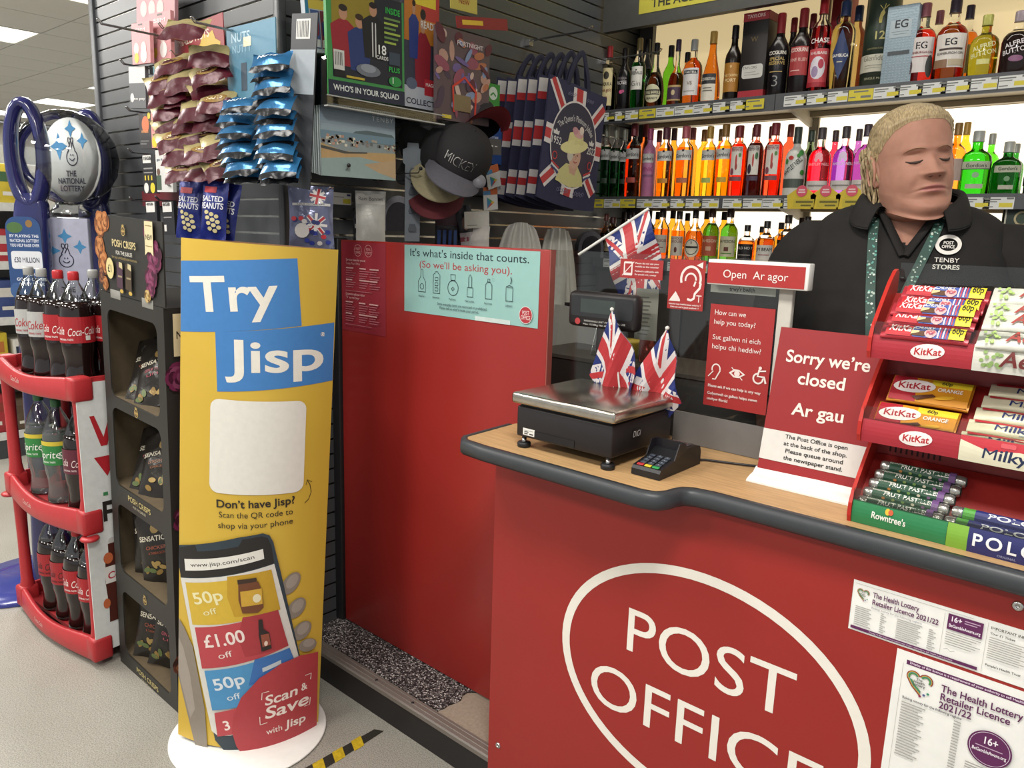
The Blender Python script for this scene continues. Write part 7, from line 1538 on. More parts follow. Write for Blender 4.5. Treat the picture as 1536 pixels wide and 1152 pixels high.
L_ = [(690, 490), (665, 562), (668, 612), (666, 655), (672, 698), (682, 740), (696, 782), (703, 812)]; R_ = [(812, 290), (822, 350), (818, 397), (826, 445), (830, 492), (836, 546), (832, 600), (832, 652), (834, 700), (842, 742), (852, 786), (860, 814)]
for k, (lst, nm_) in enumerate(((L_, 'left'), (R_, 'right'))):
    for i, (x, y) in enumerate(lst):
        p = at(140+x/3.114+(6 if k else 0), y/3.114, 1, 1.14+.012*(i % 2)); T = facing(p, math.radians(30+q.uniform(-7, 7)), math.radians(-42+q.uniform(-8, 8)), math.radians(6+q.uniform(-8, 8)))
        bag('nut_pack', 'blue foil nut pack, '+ORD[i]+' from top in the '+nm_+' hanging column', 'snack pack', 'blue nut packs', T, .108, .066, .026, FK, d_blue if i < 2 else None, seed=50+i+20*k, mt2=FB, split=.16, nu=9, nv=8, crimp=.1)
# salted peanuts
def d_pea(c, w, h):
    c.rrect(-w*.38, h*.26, w*.1, h*.36, .003, 'b03038'); c.text('SALTED', -w*.03, h*.12, h*.09, 'e4e4ea', 1, fit=w*.8); c.text('PEANUTS', -w*.03, h*.0, h*.1, 'e4e4ea', 1, fit=w*.85)
    for k in range(11): c.ell(w*(-.2+.5*((k*37) % 11)/11), -h*(.06+.32*k/11), w*.085, w*.07, 'cbbf8e', 10)
FPB = foil('232c74', .2, .28)
for i, (x, y, yp, rl) in enumerate(((285, 314, 1.2, -4), (322, 314, 1.2, -3), (338, 320, 1.235, -8))):
    p = at(x, y, 1, yp); bag('peanut_pack', ['left hand', 'middle', 'rearmost right hand'][i]+' blue salted peanuts bag above the totem board', 'snack pack', 'salted peanut bags', facing(p, math.radians(30), math.radians(-6), math.radians(rl)), .088, .185, .035, FPB, d_pea, seed=80+i, crimp=.08)

# ---------------------------------------------------------------- right hand slatted wall
def players(c, w, h, cols):
    for x, y, s, col, hair in cols:
        c.clipfill([(w*(x-.12*s), h*(y-.32*s)), (w*(x+.12*s), h*(y-.32*s)), (w*(x+.14*s), h*(y+.02)), (w*(x+.05*s), h*(y+.08*s)), (w*(x-.05*s), h*(y+.08*s)), (w*(x-.14*s), h*(y+.02))], col) if c.sub else c.poly([(w*(x-.12*s), h*(y-.32*s)), (w*(x+.12*s), h*(y-.32*s)), (w*(x+.15*s), h*(y+.02)), (w*(x+.05*s), h*(y+.08*s)), (w*(x-.05*s), h*(y+.08*s)), (w*(x-.15*s), h*(y+.02))], col)
        c.ell(w*x, h*(y+.135*s), w*.05*s, h*.06*s, 'b08468', 14); c.ell(w*x, h*(y+.18*s), w*.052*s, h*.03*s, hair, 12)
def d_stk(c, w, h):
    c.rect(0, h*.82, w, h, 'c9b24a'); c.rect(0, 0, w*.1, h, '3a7a9a')
    for k in range(3): c.rect(w*(.14+.28*k), h*.08, w*(.4+.28*k), h*.8, ('4a5a8a', '7a3a44', '4a4a5a')[k]); players(c, w, h, [(.27+.28*k, .55, .7, ('8a2a34', '2f3a6a', 'a83a3a')[k], '2a2220')]); c.rect(w*(.16+.28*k), h*.1, w*(.38+.28*k), h*.25, 'd0d0cc')
quad('sticker_packs', 'blue and yellow football sticker packs in the acrylic holder', 'sticker packs', (463, 77), (512, 83), (455, -4), 0, -2.06, d_stk, 'b8bec4', .02)
PLX = 'b'
def d_squad(c, w, h):
    c.rect(w*.06, h*.17, w*.97, h*1., '23252f'); c.rect(w*.06, h*.6, w*.6, h*1., '8a7a2c'); c.rect(0, 0, w, h*.14, '23283c'); c.text("WHO'S IN YOUR SQUAD", w*.49, h*.05, h*.055, 'd8dcd8', 1, fit=w*.86)
    players(c, w, h, [(.2, .62, 1.05, '8f2630', '2a2220'), (.40, .58, 1.0, '26386a', '3a2a1c'), (.58, .72, 1.0, '1d1d20', '20181a')]); c.rect(w*.56, h*.42, w*.575, h*.74, 'c8c8c6'); c.rect(w*.60, h*.42, w*.615, h*.74, 'c8c8c6')
    c.rect(w*.07, h*.24, w*.2, h*.42, 'c6c6c2'); [c.rect(w*(.085+.02*k), h*.28, w*(.093+.02*k), h*.4, '2a2a2a') for k in range(5)]; c.rect(w*.07, h*.18, w*.2, h*.235, '1a1a1c'); c.rect(w*.22, h*.18, w*.45, h*.2, 'b8a23a')
    c.text('INSIDE', w*.84, h*.86, h*.06, '2fae4a', 1, fit=w*.2); [c.rect(w*.72, h*(.8-.045*k), w*(.94-.03*(k % 3)), h*(.82-.045*k), '9ab04a' if k % 2 else '6a8a4a') for k in range(6)]
    c.text('18', w*.68, h*.46, h*.09, 'e6e6e2', 1); c.text('CARDS', w*.69, h*.41, h*.035, 'd8d8d4', 1); c.rect(w*.78, h*.38, w*.93, h*.5, '3a4654'); c.text('PLUS', w*.85, h*.31, h*.05, '2fae4a', 1); c.ell(w*.86, h*.22, w*.09, h*.05, '2f8a44', 16); c.text('1', w*.83, h*.2, h*.06, 'd8e0d8', 1); c.ell(w*.5, h*.28, w*.16, h*.06, '6a7078', 14); c.ell(w*.5, h*.3, w*.1, h*.04, '8a9098', 12)
quad('football_pack', 'large green bordered football card pack in the acrylic holder', 'magazine pack', (493, 141), (607, 159), (538, -14), 0, -1.93, d_squad, '3f8a4a', .012)
def d_mag(c, w, h):
    c.rect(w*.05, h*.55, w*.95, h, 'b8742c'); c.rect(w*.5, h*.75, w, h, 'b03a34'); c.rect(w*.3, h*.86, w*.9, h*.95, 'd8c23a'); players(c, w, h, [(.55, .52, 1.5, '8f2a34', '241c1a'), (.3, .7, .9, '2a3a7a', '2a201a')]); c.rect(0, 0, w, h*.18, 'b0b4bc'); c.ell(w*.25, h*.2, w*.15, h*.05, '5a6478', 12); c.rect(w*.6, h*.12, w*.95, h*.26, 'b02f38'); c.text('MAGIC', w*.78, h*.2, h*.03, 'e8dcd8', 1, fit=w*.3); c.text('COLLECT', w*.5, h*.03, h*.05, '2a2c3a', 1, fit=w*.8); c.text('READY', w*.7, h*.68, h*.06, 'd8d2cc', 1, fit=w*.45)
quad('football_pack', 'orange football magazine pack beside the green bordered pack', 'magazine pack', (603, 158), (657, 168), (642, -14), 0, -1.955, d_mag, '3a3c4a', .012)
def d_com(c, w, h):
    q = random.Random(6)
    for k in range(46): c.ell(w*q.random(), h*(.08+.85*q.random()), w*q.uniform(.05, .16), h*q.uniform(.02, .07), ('8a4a5a', '6a5a8a', 'b08a7a', '4a3a4a', 'a86a4a', '7a8aa8', 'c0a89a', '5a2a34')[k % 8], 10, q.random()*3)
    c.line([(w*.3, h*.1), (w*.28, h*.38), (w*.5, h*.5), (w*.72, h*.36), (w*.7, h*.08)], w*.035, 'c23a2c'); c.rect(w*.3, h*.12, w*.62, h*.3, '7a6a4c'); c.rect(w*.08, h*.02, w*.25, h*.06, 'c9b43a'); c.text('FORTNIGHT', w*.6, h*.84, h*.05, 'd0c4c4', 1, fit=w*.5)
CBAG = at(652, 180, 0, -1.90)
quad('toy_pack', 'clear bag with purple and red printed toy pack beside the football packs', 'toy pack', (655, 178), (733, 190), (676, 42), 0, -1.90, d_com, '5a4a4c', .014)
quad('header_card', 'red folded header card on top of the purple toy pack', 'header card', (686, 42), (762, 46), (692, 24), 0, -1.895, lambda c, w, h: c.rect(w*.1, h*.3, w*.5, h*.7, 'd8b43a'), '8a2a2e', .003)
quad('header_card', 'yellow header card at the top edge of the photo', 'header card', (676, 12), (716, 22), (680, -14), 0, -1.97, lambda c, w, h: c.text('NEW', w*.5, h*.4, h*.3, '9a4a2c', 1), 'c9b85a', .003)
# acrylic holder
hp0 = at(486, 152, 0, -1.90); hp1 = at(662, 172, 0, -1.90)
t = thing('acrylic_holder', 'clear acrylic tray holding the football packs on the wall', 'holder', (-2.10, hp0.y, hp1.z-.022)); z1 = hp0.z-hp1.z
b = B(); ly_ = hp1.y-hp0.y; b.box((0, 0, -.01), (.215, ly_, -.006), CLR); b.box((.212, 0, -.006), (.216, ly_, .018), CLR); b.box((-.04, 0, -.006), (-.036, ly_, .25), CLR); b.box((-.036, 0, -.006), (.212, .003, .12), CLR); b.box((.213, 0, .016), (.2165, ly_, .019), mat('acrylic_rim', 'a8a9a4', .25, var=.02)); b.box((.2, 0, -.012), (.2175, ly_, -.008), mat('acrylic_rim')); b.build('tray', t)
# calendars
def d_cal(c, w, h):
    for k in range(8): c.rect(0, h*(.68+.04*k), w, h*(.72+.04*k), ('8d9ca6', '83939f', '7d8e9b', '778896', '718291', '6c7d8c', '677887', '637483')[k])
    c.rect(0, h*.6, w, h*.69, '8fa0a8'); c.poly([(w*.45, h*.66), (w*.6, h*.69), (w*.95, h*.67), (w, h*.62), (w*.4, h*.62)], '56666a'); c.rect(0, h*.52, w, h*.63, '6d8794'); q = random.Random(8)
    c.poly([(0, h*.45), (w*.3, h*.36), (w, h*.4), (w, h*.3), (0, h*.3)], 'b49a6a'); c.poly([(0, h*.38), (w*.5, h*.36), (w, h*.36), (w, h*.2), (w*.5, h*.28), (0, h*.2)], 'b8986a'); c.poly([(0, h*.24), (w*.5, h*.3), (w, h*.22), (w, 0), (0, 0)], '8fa3a0'); c.poly([(w*.55, h*.2), (w, h*.3), (w, h*.02), (w*.75, h*.1)], 'b59a78')
    for k in range(60): x = q.random(); y = .43+.13*q.random()*(1-.3*x); c.d = .0018; c.rect(w*x, h*y, w*min(1, x+.035), h*(y+.035), ('c2bba8', 'a89a88', '8a7a70', 'd0cbb8', '6a6a6a', 'b8907a')[k % 6])
    c.d = .0019; c.poly([(0, h*.42), (w*.35, h*.36), (w*.6, h*.38), (w*.6, h*.36), (w*.3, h*.33), (0, h*.38)], '4a4a48'); c.text('TENBY', w*.82, h*.84, h*.07, 'd2d8da', 2, fit=w*.3, track=.15)
    for k in range(34): c.d = .0022; c.rect(w*(.02+.029*k), h*.965, w*(.03+.029*k), h*.995, '3a3c40')
for k in range(6):
    quad('calendar', 'seaside photo calendar, '+('frontmost' if k == 0 else ORD[k])+' in the hanging stack', 'calendar', (482-3.2*k, 263-1.0*k), (593-3.0*k, 271-1.2*k), (478-3.2*k, 152-.3*k), 0, -1.935-.014*k, d_cal if k == 0 else None, 'a9b3b3' if k % 2 else '8b9596', .003, 'wall calendars in a stack')
for p, l in (((478, 258), 'left'), ((585, 262), 'right')):
    hook(l+' black tipped hook under the seaside calendars', (p[0]-22, p[1]), 0, XS, PX_, .23, dbl=False, tip=True)
hook('single chrome hook holding the flag decoration bag', (452, 288), 0, XS, PX_, .16)
t = quad('price_tag', 'white and yellow shelf price tag left of the rain bonnet pack', 'price tag', (499, 306), (527, 308), (499, 288), 0, -2.125, lambda c, w, h: (c.rect(w*.55, h*.1, w*.95, h*.5, 'c9bd3a'), c.rect(w*.08, h*.6, w*.6, h*.66, '77756f'), c.rect(w*.75, h*.75, w*.95, h*.92, '3a3c6a')), 'd6d5ce', .001)
def d_fl(c, w, h):
    c.rect(-w*.4, h*.18, w*.42, h*.22, 'c6c4c2'); c.text('JUBILEE DECORATIONS', 0, h*.19, h*.025, '4a4a4a', 1, fit=w*.6)
    for cx, cy, s, r_ in ((.1, -.12, .5, .7), (.15, .33, .35, -.2)):
        for a, wd, col in ((0, .1, 'd8d4d0'), (PI/2, .1, 'd8d4d0'), (PI/4, .06, 'd8d4d0'), (-PI/4, .06, 'd8d4d0'), (0, .055, 'b03038'), (PI/2, .055, 'b03038')):
            dx, dy = math.cos(a+r_)*s*.5, math.sin(a+r_)*s*.5; c.line([(w*(cx-dx), h*(cy)-w*dy), (w*cx, h*cy), (w*(cx+dx), h*(cy)+w*dy)], w*wd, col)
    q = random.Random(2)
    for k in range(18): c.ell(w*(q.random()-.5)*.8, -h*(.02+.4*q.random()), w*.06, w*.05, ('2c3a8a', '26306a', 'b8323c', 'd0ccc8')[k % 4], 9)
    c.ell(-w*.2, -h*.22, w*.16, w*.16, 'cfccc8', 14)
bag('decoration_bag', 'clear bag of red white and blue flag decorations above the totem', 'party pack', None, facing(at(467, 326, 0, -2.03), math.radians(52), math.radians(-4), 0), .135, .185, .045, foil('6a6e88', .3, .2), d_fl, seed=4)
def d_rb(c, w, h): c.rect(-w*.46, h*.3, w*.46, h*.46, 'cfccc4'); c.text('Rain Bonnet', 0, h*.355, h*.06, '4a4640', 0, fit=w*.8)
bag('bonnet_pack', 'narrow clear pack headed Rain Bonnet hanging above the red panel', 'pack', None, facing(at(556, 336, 0, -2.05), math.radians(60), 0, 0), .10, .21, .03, foil('b8b6ae', .15, .3), d_rb, seed=6)
def d_blk(c, w, h): [c.rect(-w*.4, h*(-.4+.22*k), w*.3, h*(-.3+.22*k), ('b8b6b0', '4a4a4c')[k % 2]) for k in range(4)]
bag('small_pack', 'small black pack half behind the Rain Bonnet pack', 'pack', None, facing(at(541, 345, 0, -2.11), math.radians(60), 0, 0), .05, .14, .02, foil('26262a', .2, .3), d_blk, seed=7)
# folded grey and black warmer
def arch(label, c0, w, h, colo, coli, yaw, nm='neck_warmer', cat='neck warmer'):
    t = thing(nm, label, cat, T=TR(*c0) @ RZ(yaw))
    for (sc_, y0, y1, col, part) in ((1, -.02, .02, colo, 'outer_band'), (.72, -.026, .026, coli, 'inner_band')):
        b = B(); out = [(w*sc_*math.cos(a), h*sc_*math.sin(a)) for a in [PI*k/20 for k in range(21)]]; pts = [(w*sc_, -h*.55)]+out+[(-w*sc_, -h*.55)]
        b.prism(pts, y0, y1, mat('knit_'+col, col, .95, var=.12, scale=90), frame((0, 0, 0), (1, 0, 0), (0, 0, 1)), True); b.build(part, t)
arch('grey and black folded neck warmer hanging above the red panel', at(596, 328, 0, -2.05), .058, .075, '77767a', '2a282b', math.radians(60))
arch('second grey and black folded neck warmer near the lower whisky bottles', at(884, 372, 0, -2.06), .062, .075, '57555a', '242225', math.radians(60))
# grey clip strip
p0 = at(618, 362, 0, -2.0); p1 = at(612, 214, 0, -2.0); t = thing('clip_strip', 'empty grey plastic clip strip hanging left of the caps', 'clip strip', T=frame(p0, (.45, .89, 0), p1-p0)); H = (p1-p0).length; b = B(); b.prism([(-.026, 0), (.026, 0), (.026, H*.78), (.034, H*.8), (.034, H*.93), (.02, H*.95), (.018, H), (-.018, H), (-.02, H*.95), (-.034, H*.93), (-.034, H*.8), (-.026, H*.78)], -.001, .001, mat('strip_grey', '6f757b', .35)); b.build('strip', t)
for k in range(4):
    b = B(); y = H*(.1+.19*k); b.prism([(-.012, y), (.012, y), (.014, y+.008), (.008, y+.026), (-.008, y+.026), (-.014, y+.008)], .001, .006, mat('strip_clip', '4f545a', .35)); b.build('clip', t)
# caps
def cap(label, c0, rotz, tiltx, dome, brim, r=.088, txt=None, tilty=0.):
    T = TR(*c0) @ RZ(rotz) @ M.Rotation(tiltx, 4, 'X') @ M.Rotation(tilty, 4, 'Y'); t = thing('baseball_cap', label, 'cap', T=T, group='baseball caps on one hook'); dm = mat('twill_'+dome, dome, .85, var=.08, scale=120)
    b = B(); b.lathe([(r, 0), (r*1.0, .02), (r*.97, .045), (r*.86, .075), (r*.62, .1), (r*.3, .113), (.008, .117), (0, .117)], dm, 28, sy=1.08, cap=False); b.lathe([(r*.97, .001), (r*.94, .04), (r*.8, .075), (r*.4, .105), (0, .11)], mat('cap_lining', '2a2022', .9), 28, sy=1.08, cap=False); b.build('crown', t)
    bt = B(); bt.lathe([(0, .121), (.006, .119), (.007, .116), (0, .114)], dm, 12); bt.build('button', t)
    bb = B()
    for s, of in ((0, 0), (1, -.003)):
        def fb(u, v): a = lerp(-1.15, 1.15, u); x = r*1.0*math.sin(a); y = -r*1.08*math.cos(a); ln = .10*math.cos(a*1.2)**.5 if abs(a) < 1.3 else 0; return (x*(1+.05*v), y-ln*v, .004+of-.022*(x/r)**2-.012*v)
        bb.grid(fb, 18, 6, mat('twill_'+brim, brim, .85, var=.08, scale=120))
    bb.build('brim', t)
    if txt:
        fn = lambda u, v, d: ((r*.985+d)*math.sin(u/r)*(1-.0*(v)), -(r*1.06+d)*math.cos(u/r)*(1-max(0, v-.04)*3.2), v); c = Cv(fn, sub=.01, d0=.002); c.text(txt, 0, .03, .03, 'b9b7b2', 0, fit=.11); c.text(txt, .0008, .0312, .027, '232124', 0, fit=.106); c.build('embroidery', t)
    return t
cc = V((-1.93, 1.98, 1.72))
cap('maroon brimmed black cap hanging lowest of the caps', at(668, 262, 0, -1.98), math.radians(20), math.radians(42), '1d1c1e', '5a2228', r=.1, tilty=.5)
cap('beige brimmed black cap behind the grey brimmed cap', at(672, 238, 0, -1.95), math.radians(24), math.radians(40), '1f1e20', '8d8468', r=.1, tilty=.55)
cap('black cap with grey brim and outlined lettering', at(690, 240, 0, -1.89), math.radians(34), math.radians(30), '211f21', '56545c', r=.1, txt='MICKEY', tilty=.5)
cap('plain black cap at the back of the hook', at(640, 222, 0, -2.06), math.radians(20), math.radians(40), '19181a', '19181a')
cap('upturned black cap with red lining at the top of the hook', at(712, 196, 0, -1.96), math.radians(70), math.radians(-20), '242224', '8a2a30')
quad('swing_tag', 'dark grey swing tag hanging from the black caps', 'tag', (727, 231), (752, 233), (729, 207), 0, -1.85, lambda c, w, h: (c.rect(w*.35, h*.5, w*.5, h*.58, 'c6c4be'), c.rect(w*.6, h*.5, w*.75, h*.56, 'c6c4be')), '3c3d3f', .002)
t = thing('swing_tag', 'round grey sticker on the front of the lettered cap', 'tag', T=frame(at(719, 272, 0, -1.80), (.6, .8, 0), (0, .1, 1))); b = B(); b.lathe([(0, -.0008), (.022, -.0008), (.022, .0008), (0, .0008)], mat('tag_disc', '7d7b80', .4), 24); b.build('disc', t)
hook('chrome hook under the football packs carrying the caps', (668, 160), 0, XS, PX_, .2)
# gift cards
def gc_(kind):
    def f(c, w, h):
        if kind == 'x': c.ell(w*.5, h*.66, w*.32, w*.32, 'cfd8cc', 20); c.line([(w*.3, h*.57), (w*.5, h*.68), (w*.7, h*.57)], w*.09, '3f8a3a'); c.text('GAMES CARD', w*.5, h*.16, h*.06, 'c8dcc4', 1, fit=w*.7)
        elif kind == 'p': c.text('P', w*.42, h*.68, h*.16, 'd0d6e6', 1); c.text('S', w*.58, h*.64, h*.1, 'd0d6e6', 1); c.text('STORE', w*.5, h*.5, h*.06, 'd0d6e6', 1, fit=w*.55)
        else:
            c.rect(0, h*.66, w, h, 'b8623a'); c.rect(0, h*.66, w*.5, h*.84, '4a7aa0'); x, y, s = w*.5, h*.32, w*.26
            c.poly([(x-s, y-s), (x-s, y+s), (x, y)], '3a7fa8'); c.poly([(x-s, y+s), (x+s*.4, y+s*.3), (x, y)], '4a9a58'); c.poly([(x+s*.4, y+s*.3), (x+s, y), (x+s*.4, y-s*.3), (x, y)], 'c9a63a'); c.poly([(x-s, y-s), (x, y), (x+s*.4, y-s*.3)], 'b84a44')
    return f
quad('gift_card', 'green games gift card hanging highest', 'gift card', (729, 166), (749, 170), (733, 124), 0, -2.0, gc_('x'), '3f8a3a', .0015)
quad('gift_card', 'blue games gift card under the green one', 'gift card', (729, 245), (752, 247), (731, 170), 0, -2.02, gc_('p'), '2a4a8a', .0015)
quad('gift_card', 'upper white and orange gift card with triangle logo', 'gift card', (733, 285), (752, 278), (733, 250), 0, -2.01, gc_('g'), 'c9c8c4', .0015)
quad('gift_card', 'lower white and orange gift card with triangle logo', 'gift card', (726, 316), (747, 314), (726, 281), 0, -2.02, gc_('g'), 'c9c8c4', .0015)
# jubilee tote bags
NB = '2b2b44'; bl_, br_, tl_ = (803, 303), (884, 322), (816, 128)
def d_tote(c, w, h):
    WH2, RD2 = 'cbc5c2', 'ad3436'
    def ray_(x0, y0, x1, y1, wd):
        c.up(); dx, dy = x1-x0, y1-y0; l = math.hypot(dx, dy); nx, ny = -dy/l, dx/l
        for ww, col in ((wd, WH2), (wd*.5, RD2)): c.poly([(x0+nx*ww/2, y0+ny*ww/2), (x1+nx*ww/2, y1+ny*ww/2), (x1-nx*ww/2, y1-ny*ww/2), (x0-nx*ww/2, y0-ny*ww/2)], col)
    m = .14*w
    ray_(w*.5, h*.5, m*.4, h*.985, .13*w); ray_(w*.5, h*.5, w*.97, h*.9, .15*w); ray_(w*.5, h*.5, m*.3, h*.14, .15*w); ray_(w*.5, h*.5, w*.93, h*.14, .13*w); ray_(w*.5, h*.5, w*.5, h*.975, .22*w); ray_(w*.5, h*.5, w*.47, h*.09, .22*w); ray_(w*.5, h*.52, w*.005, h*.54, .22*w); ray_(w*.5, h*.52, w*.995, h*.52, .22*w)
    c.ell(w*.49, h*.51, w*.40, h*.36, WH2, 44); c.ell(w*.49, h*.51, w*.385, h*.345, '2d2c3e', 44)
    c.text("The Queen's Platinum Jubilee", w*.49, h*.505+w*.27, w*.07, 'c9c6c2', 0, fit=w*.62, arc=w*.36)
    for x, y in ((.17, .55), (.79, .55)): c.poly([(w*(x-.04), h*y), (w*(x+.04), h*y), (w*(x+.05), h*(y+.035)), (w*(x+.02), h*(y+.025)), (w*x, h*(y+.05)), (w*(x-.02), h*(y+.025)), (w*(x-.05), h*(y+.035))], 'c9c6c2')
    c.text('1952', w*.18, h*.475, w*.085, 'd6d2cc', 0, fit=w*.17); c.text('2022', w*.80, h*.475, w*.085, 'd6d2cc', 0, fit=w*.17)
    c.poly([(w*.24, h*.19), (w*.28, h*.28), (w*.38, h*.35), (w*.58, h*.35), (w*.68, h*.28), (w*.72, h*.2), (w*.5, h*.166)], 'bdb67c'); c.poly([(w*.42, h*.34), (w*.58, h*.34), (w*.55, h*.27), (w*.46, h*.28)], 'b9937c'); c.ell(w*.51, h*.42, w*.105, h*.095, 'c09a84', 24); c.ell(w*.43, h*.43, w*.05, h*.06, 'b9b3a4', 14); c.ell(w*.49, h*.5, w*.24, h*.055, 'd0c88e', 30, .25); c.poly([(w*.36, h*.51), (w*.38, h*.6), (w*.5, h*.63), (w*.62, h*.6), (w*.64, h*.53)], 'c9c084'); c.ell(w*.53, h*.61, w*.09, h*.035, 'c79a94', 14); c.ell(w*.47, h*.63, w*.05, h*.03, 'b8868a', 10); c.ell(w*.58, h*.645, w*.04, h*.035, 'd2c2b4', 10)
    c.ell(w*.55, h*.435, w*.012, w*.01, '4a3a34', 8); c.ell(w*.49, h*.435, w*.012, w*.01, '4a3a34', 8); c.line([(w*.52, h*.43), (w*.535, h*.405), (w*.52, h*.4)], w*.008, '9a705e'); c.line([(w*.495, h*.38), (w*.525, h*.372), (w*.555, h*.382)], w*.014, 'a0484a')
    for x, s in ((.2, 1), (.77, -1)):
        for k in range(3): c.line([(w*(x-.06*s), h*(.33-.02*k)), (w*(x+.07*s), h*(.29-.02*k))], w*.02, ('ad3436', 'c9c6c2', '34406a')[k])
        c.ring(w*(x-.02*s), h*.38, w*.04, h*.035, w*.012, 'ad3436', 14)
    for k in range(6): c.ring(w*(.3+.03*k), h*(.12+.01*(k % 2)), w*.02, w*.02, w*.006, '6a6880', 10); c.ring(w*(.58+.03*k), h*(.12+.01*(k % 2)), w*.02, w*.02, w*.006, '6a6880', 10); c.ring(w*(.3+.02*k), h*(.90+.01*(k % 2)), w*.015, w*.015, w*.005, '6a6880', 10); c.ring(w*(.62+.02*k), h*(.90+.01*(k % 2)), w*.015, w*.015, w*.005, '6a6880', 10)
p, q_, r_ = at(*bl_, 0, -1.87), at(*br_, 0, -1.87), at(*tl_, 0, -1.87); 
for k in range(6):
    off = V((-.042*k, -.01*k, .004*(k % 2))); T = frame(p+off+V((0, .0, .02)), (.10, 1, -.13), (0, .16, 1)); W = .325; H = .44
    lab = 'front navy jubilee tote bag with portrait of an elderly woman in a cream hat' if k == 0 else 'navy jubilee tote bag, '+ORD[k]+' in the stack, showing only its flag edge'
    t = thing('tote_bag', lab, 'bag', T=T, group='jubilee tote bags on one hook'); b = B()
    def fb(u, v, s): x = (u-.5)*W*(1-.02*math.sin(PI*v)); return (W/2+x, H*v-.012*math.sin(PI*u)*(1-v), s*(.004+.010*math.sin(PI*u)*math.sin(PI*min(1, v*.9))))
    tm = mat('tote_navy', NB, .8, var=.08, scale=60)
    b.grid(lambda u, v: fb(u, v, 1), 10, 10, tm); b.grid(lambda u, v: fb(u, v, -1), 10, 10, tm)
    b.rings([[fb(u, v, 1), fb(u, v, -1)] for u, v in [(0, i/10) for i in range(11)]], tm, cap=False, closed=False); b.rings([[fb(1, i/10, 1), fb(1, i/10, -1)] for i in range(11)], tm, cap=False, closed=False); b.rings([[fb(i/10, 0, 1), fb(i/10, 0, -1)] for i in range(11)], tm, cap=False, closed=False); b.build('bag', t)
    for s in (1, -1):
        hb = B(); pts = [(W*.3, H*.98, s*.006), (W*.34, H*1.1, s*.006), (W*.42, H*1.22, 0), (W*.5, H*1.28, 0), (W*.56, H*1.22, 0), (W*.62, H*1.1, s*.006), (W*.66, H*.98, s*.006)]; hb.tube(spline(pts, 4), .011, mat('tote_strap', '26263a', .85), 8, flat=.18); hb.build('handle', t)
    if True:
        c = Cv(lambda x, y, d: fb(min(1, max(0, (x-W/2)/W+.5)), min(1, max(0, y/H)), 1)[:2]+(fb(min(1, max(0, x/W)), min(1, max(0, y/H)), 1)[2]+d,), sub=.03, d0=.001, step=.0001)
        if k == 0: d_tote(c, W, H)
        else:
            for y0, y1, col in ((.02, .1, 'cbc5c2'), (.1, .16, 'ad3436'), (.16, .22, 'cbc5c2'), (.42, .47, 'cbc5c2'), (.47, .58, 'ad3436'), (.58, .63, 'cbc5c2'), (.8, .86, 'ad3436'), (.86, .97, 'cbc5c2')): c.d = .001; c.poly([(0, H*y0), (W*.2, H*(y0+.03)), (W*.2, H*(y1+.03)), (0, H*y1)], col)
        c.build('bag_print', t)
    else:
        b = B()
        for y0, y1, col in ((.05, .16, 'cbc5c2'), (.16, .22, 'ad3436'), (.42, .47, 'cbc5c2'), (.47, .56, 'ad3436'), (.56, .61, 'cbc5c2'), (.86, .97, 'cbc5c2')):
            b.box((-.0015, H*y0, -.006), (W*.16, H*y1, .0075), ink(col))
        b.build('bag_print', t)
hook('dark wire hook above the jubilee tote bags', (905, 90), 0, XS, PX_, .3)
hook('long hook carrying the jubilee tote bags', (790, 62), 0, XS, PX_, .32)
# small goods low on the wall above the red panel
def d_hair(c, w, h): [c.rect(w*(-.4+.2*k), -h*.45, w*(-.28+.2*k), -h*.05, ('3a5a9a', '4a6aa8')[k % 2]) for k in range(5)]; c.rect(-w*.45, h*.05, w*.45, h*.4, '4a2a30')
bag('hair_pack', 'dark pack with blue combs under the caps', 'pack', None, facing(at(672, 342, 0, -2.06), math.radians(58), 0, 0), .10, .15, .02, foil('2a2628', .2, .3), d_hair, seed=14)
def d_face(c, w, h): c.ell(0, h*.1, w*.2, h*.15, 'b88a78', 12); c.rect(-w*.4, -h*.42, w*.4, -h*.1, 'b8b0b0'); c.rect(-w*.4, -h*.3, w*.1, -h*.2, '9a4a54')
bag('hair_pack', 'narrow black pack with small portrait under the caps', 'pack', None, facing(at(698, 342, 0, -2.02), math.radians(58), 0, math.radians(8)), .06, .16, .02, foil('242024', .2, .3), d_face, seed=15)
quad('pack_card', 'white card tag hanging over the lace pack', 'card', (697, 343), (734, 341), (691, 318), 0, -1.99, lambda c, w, h: c.rect(w*.1, h*.15, w*.5, h*.2, '8a8884'), 'c9c6c0', .002)
bag('lace_pack', 'clear pack of white lace under the white card tag', 'pack', None, facing(at(715, 360, 0, -2.0), math.radians(58), 0, 0), .10, .10, .03, foil('c9c4be', .1, .4), None, seed=16)
def drape(label, c0, w, h, yaw, seed, nm='white_bib', cat='bib'):
    t = thing(nm, label, cat, T=TR(*c0) @ RZ(yaw)); b = B(); q = random.Random(seed); a0 = q.random()*6
    for s in (1, -1):
        b.grid(lambda u, v: ((u-.5)*w*(.45+.55*(1-v)**.6), s*(.006+.012*math.sin(PI*u))+.017*math.sin(u*23+a0)*(1-v*.3), h*(v-1)+(0.012*math.cos((u-.5)*PI) if v == 1 else 0)), 26, 10, mat('white_cotton', 'd0cdc4', .9, var=.05))
    b.build('cloth', t)
drape('left hand white cotton bib hanging above the teal poster', at(781, 338, 0, -2.05), .2, .16, math.radians(58), 1)
drape('right hand white cotton bib hanging beside the acrylic screen', at(836, 346, 0, -2.05), .2, .30, math.radians(58), 2)
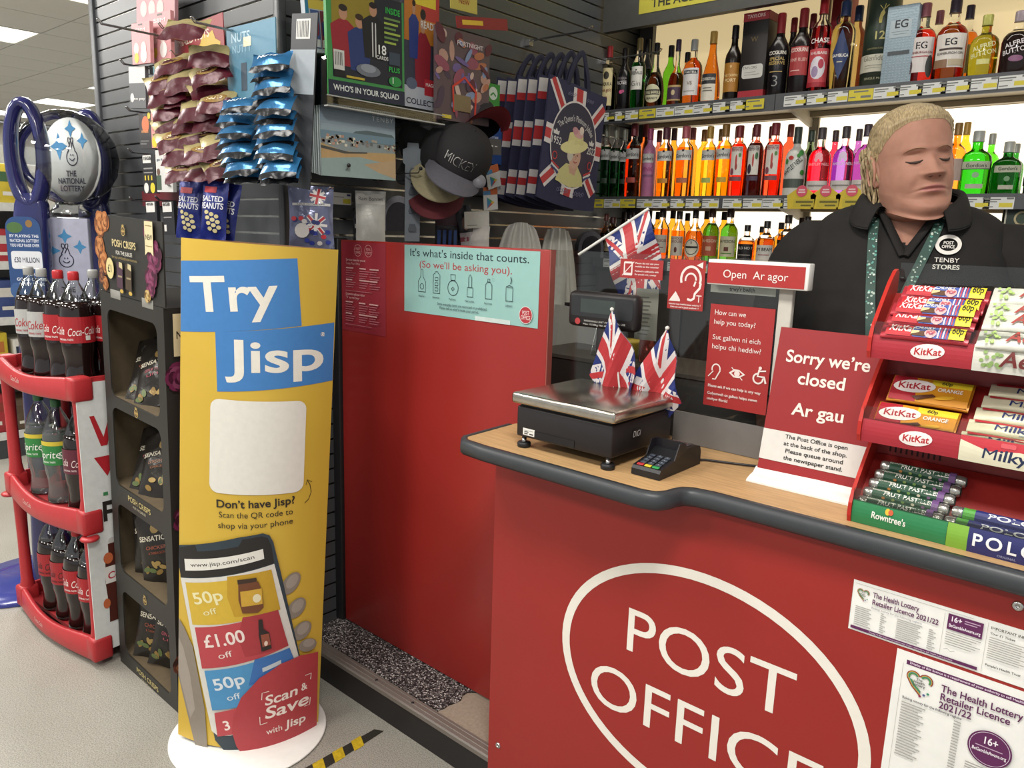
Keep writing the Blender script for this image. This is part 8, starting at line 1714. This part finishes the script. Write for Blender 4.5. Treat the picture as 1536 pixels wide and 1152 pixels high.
bag('rain_poncho', 'long white plastic poncho hanging below the bibs behind the screen', 'poncho', None, facing(at(826, 470, 0, -2.04), math.radians(58), 0, 0), .13, .40, .04, foil('c4c2bc', .05, .3), None, seed=21)
quad('paper_bags', 'stack of white paper bags hanging behind the acrylic screen', 'paper bags', (824, 582), (884, 584), (828, 455), 0, -1.98, lambda c, w, h: None, 'bdbbb6', .03)
p0 = at(890, 572, 1, 2.16); p0.z = 1.0885; p1 = at(872, 470, 1, 2.2); t = thing('ruler', 'clear plastic ruler standing behind the scale display', 'ruler', T=frame(p0, (1, .2, 0), p1-p0)); H = (p1-p0).length; b = B(); b.box((-.016, 0, -.001), (.016, H, .001), clear_mat('ruler_clear', (.85, .87, .86), .08, .1)); b.build('blade', t); c = Cv(d0=.0015)
for k in range(30): c.d = .0015; c.rect(.016-(.009 if k % 5 == 0 else .005), H*k/30, .0155, H*k/30+.0006, '4a4a4c'); c.rect(-.0155, H*k/30, -.016+.006, H*k/30+.0006, '4a4a4c')
c.build('markings', t)
# back ledge with small things seen through the screen
LZ = 1.075; t = thing('back_ledge', 'dark ledge behind the acrylic screen holding small stock', 'ledge', (-1.75, 2.1, PZ)); b = B(); b.box((0, 0, 0), (.87, .28, LZ-PZ), mat('ledge_dark', '2a2725', .5), bev=.003); b.build('cabinet', t); b = B(); b.box((-.005, -.005, LZ-PZ), (.875, .285, LZ-PZ+.012), mat('ledge_top', '4a4540', .5)); b.build('top', t)
pb = at(968, 560, 1, 2.2); t = thing('miniature_bottle', 'small pink gin bottle behind the right hand flag', 'bottle', (pb.x, 2.2, LZ+.0125)); b = B(); b.lathe([(a*.026, z*.17) for a, z in PROF['gin']], mat('liquid_d0786a', 'c8685f', .1, trans=.8, var=0), 18); b.build('glass', t); b = B(); b.lathe([(.0105, .145), (.0105, .175), (0, .176)], mat('cap_b83a40', 'b83a40', .35), 12); b.build('cap', t)
pb = at(948, 518, 1, 2.25); t = thing('plastic_tub', 'small yellow tub behind the left hand flag', 'tub', (pb.x, 2.25, LZ+.0125)); b = B(); b.lathe([(0, 0), (.035, 0), (.042, .05), (.044, .052), (.044, .06), (0, .062)], mat('tub_yellow', 'b59a3c', .4), 24); b.build('tub', t)
quad('till_receipt', 'long white till receipt taped behind the acrylic screen', 'receipt', (951, 508), (984, 512), (955, 432), 1, 1.66, lambda c, w, h: [c.rect(w*.15, h*(.1+.08*k), w*(.6+.05*(k % 3)), h*(.125+.08*k), '8a8884') for k in range(10)], 'bcb9b0', .0006)
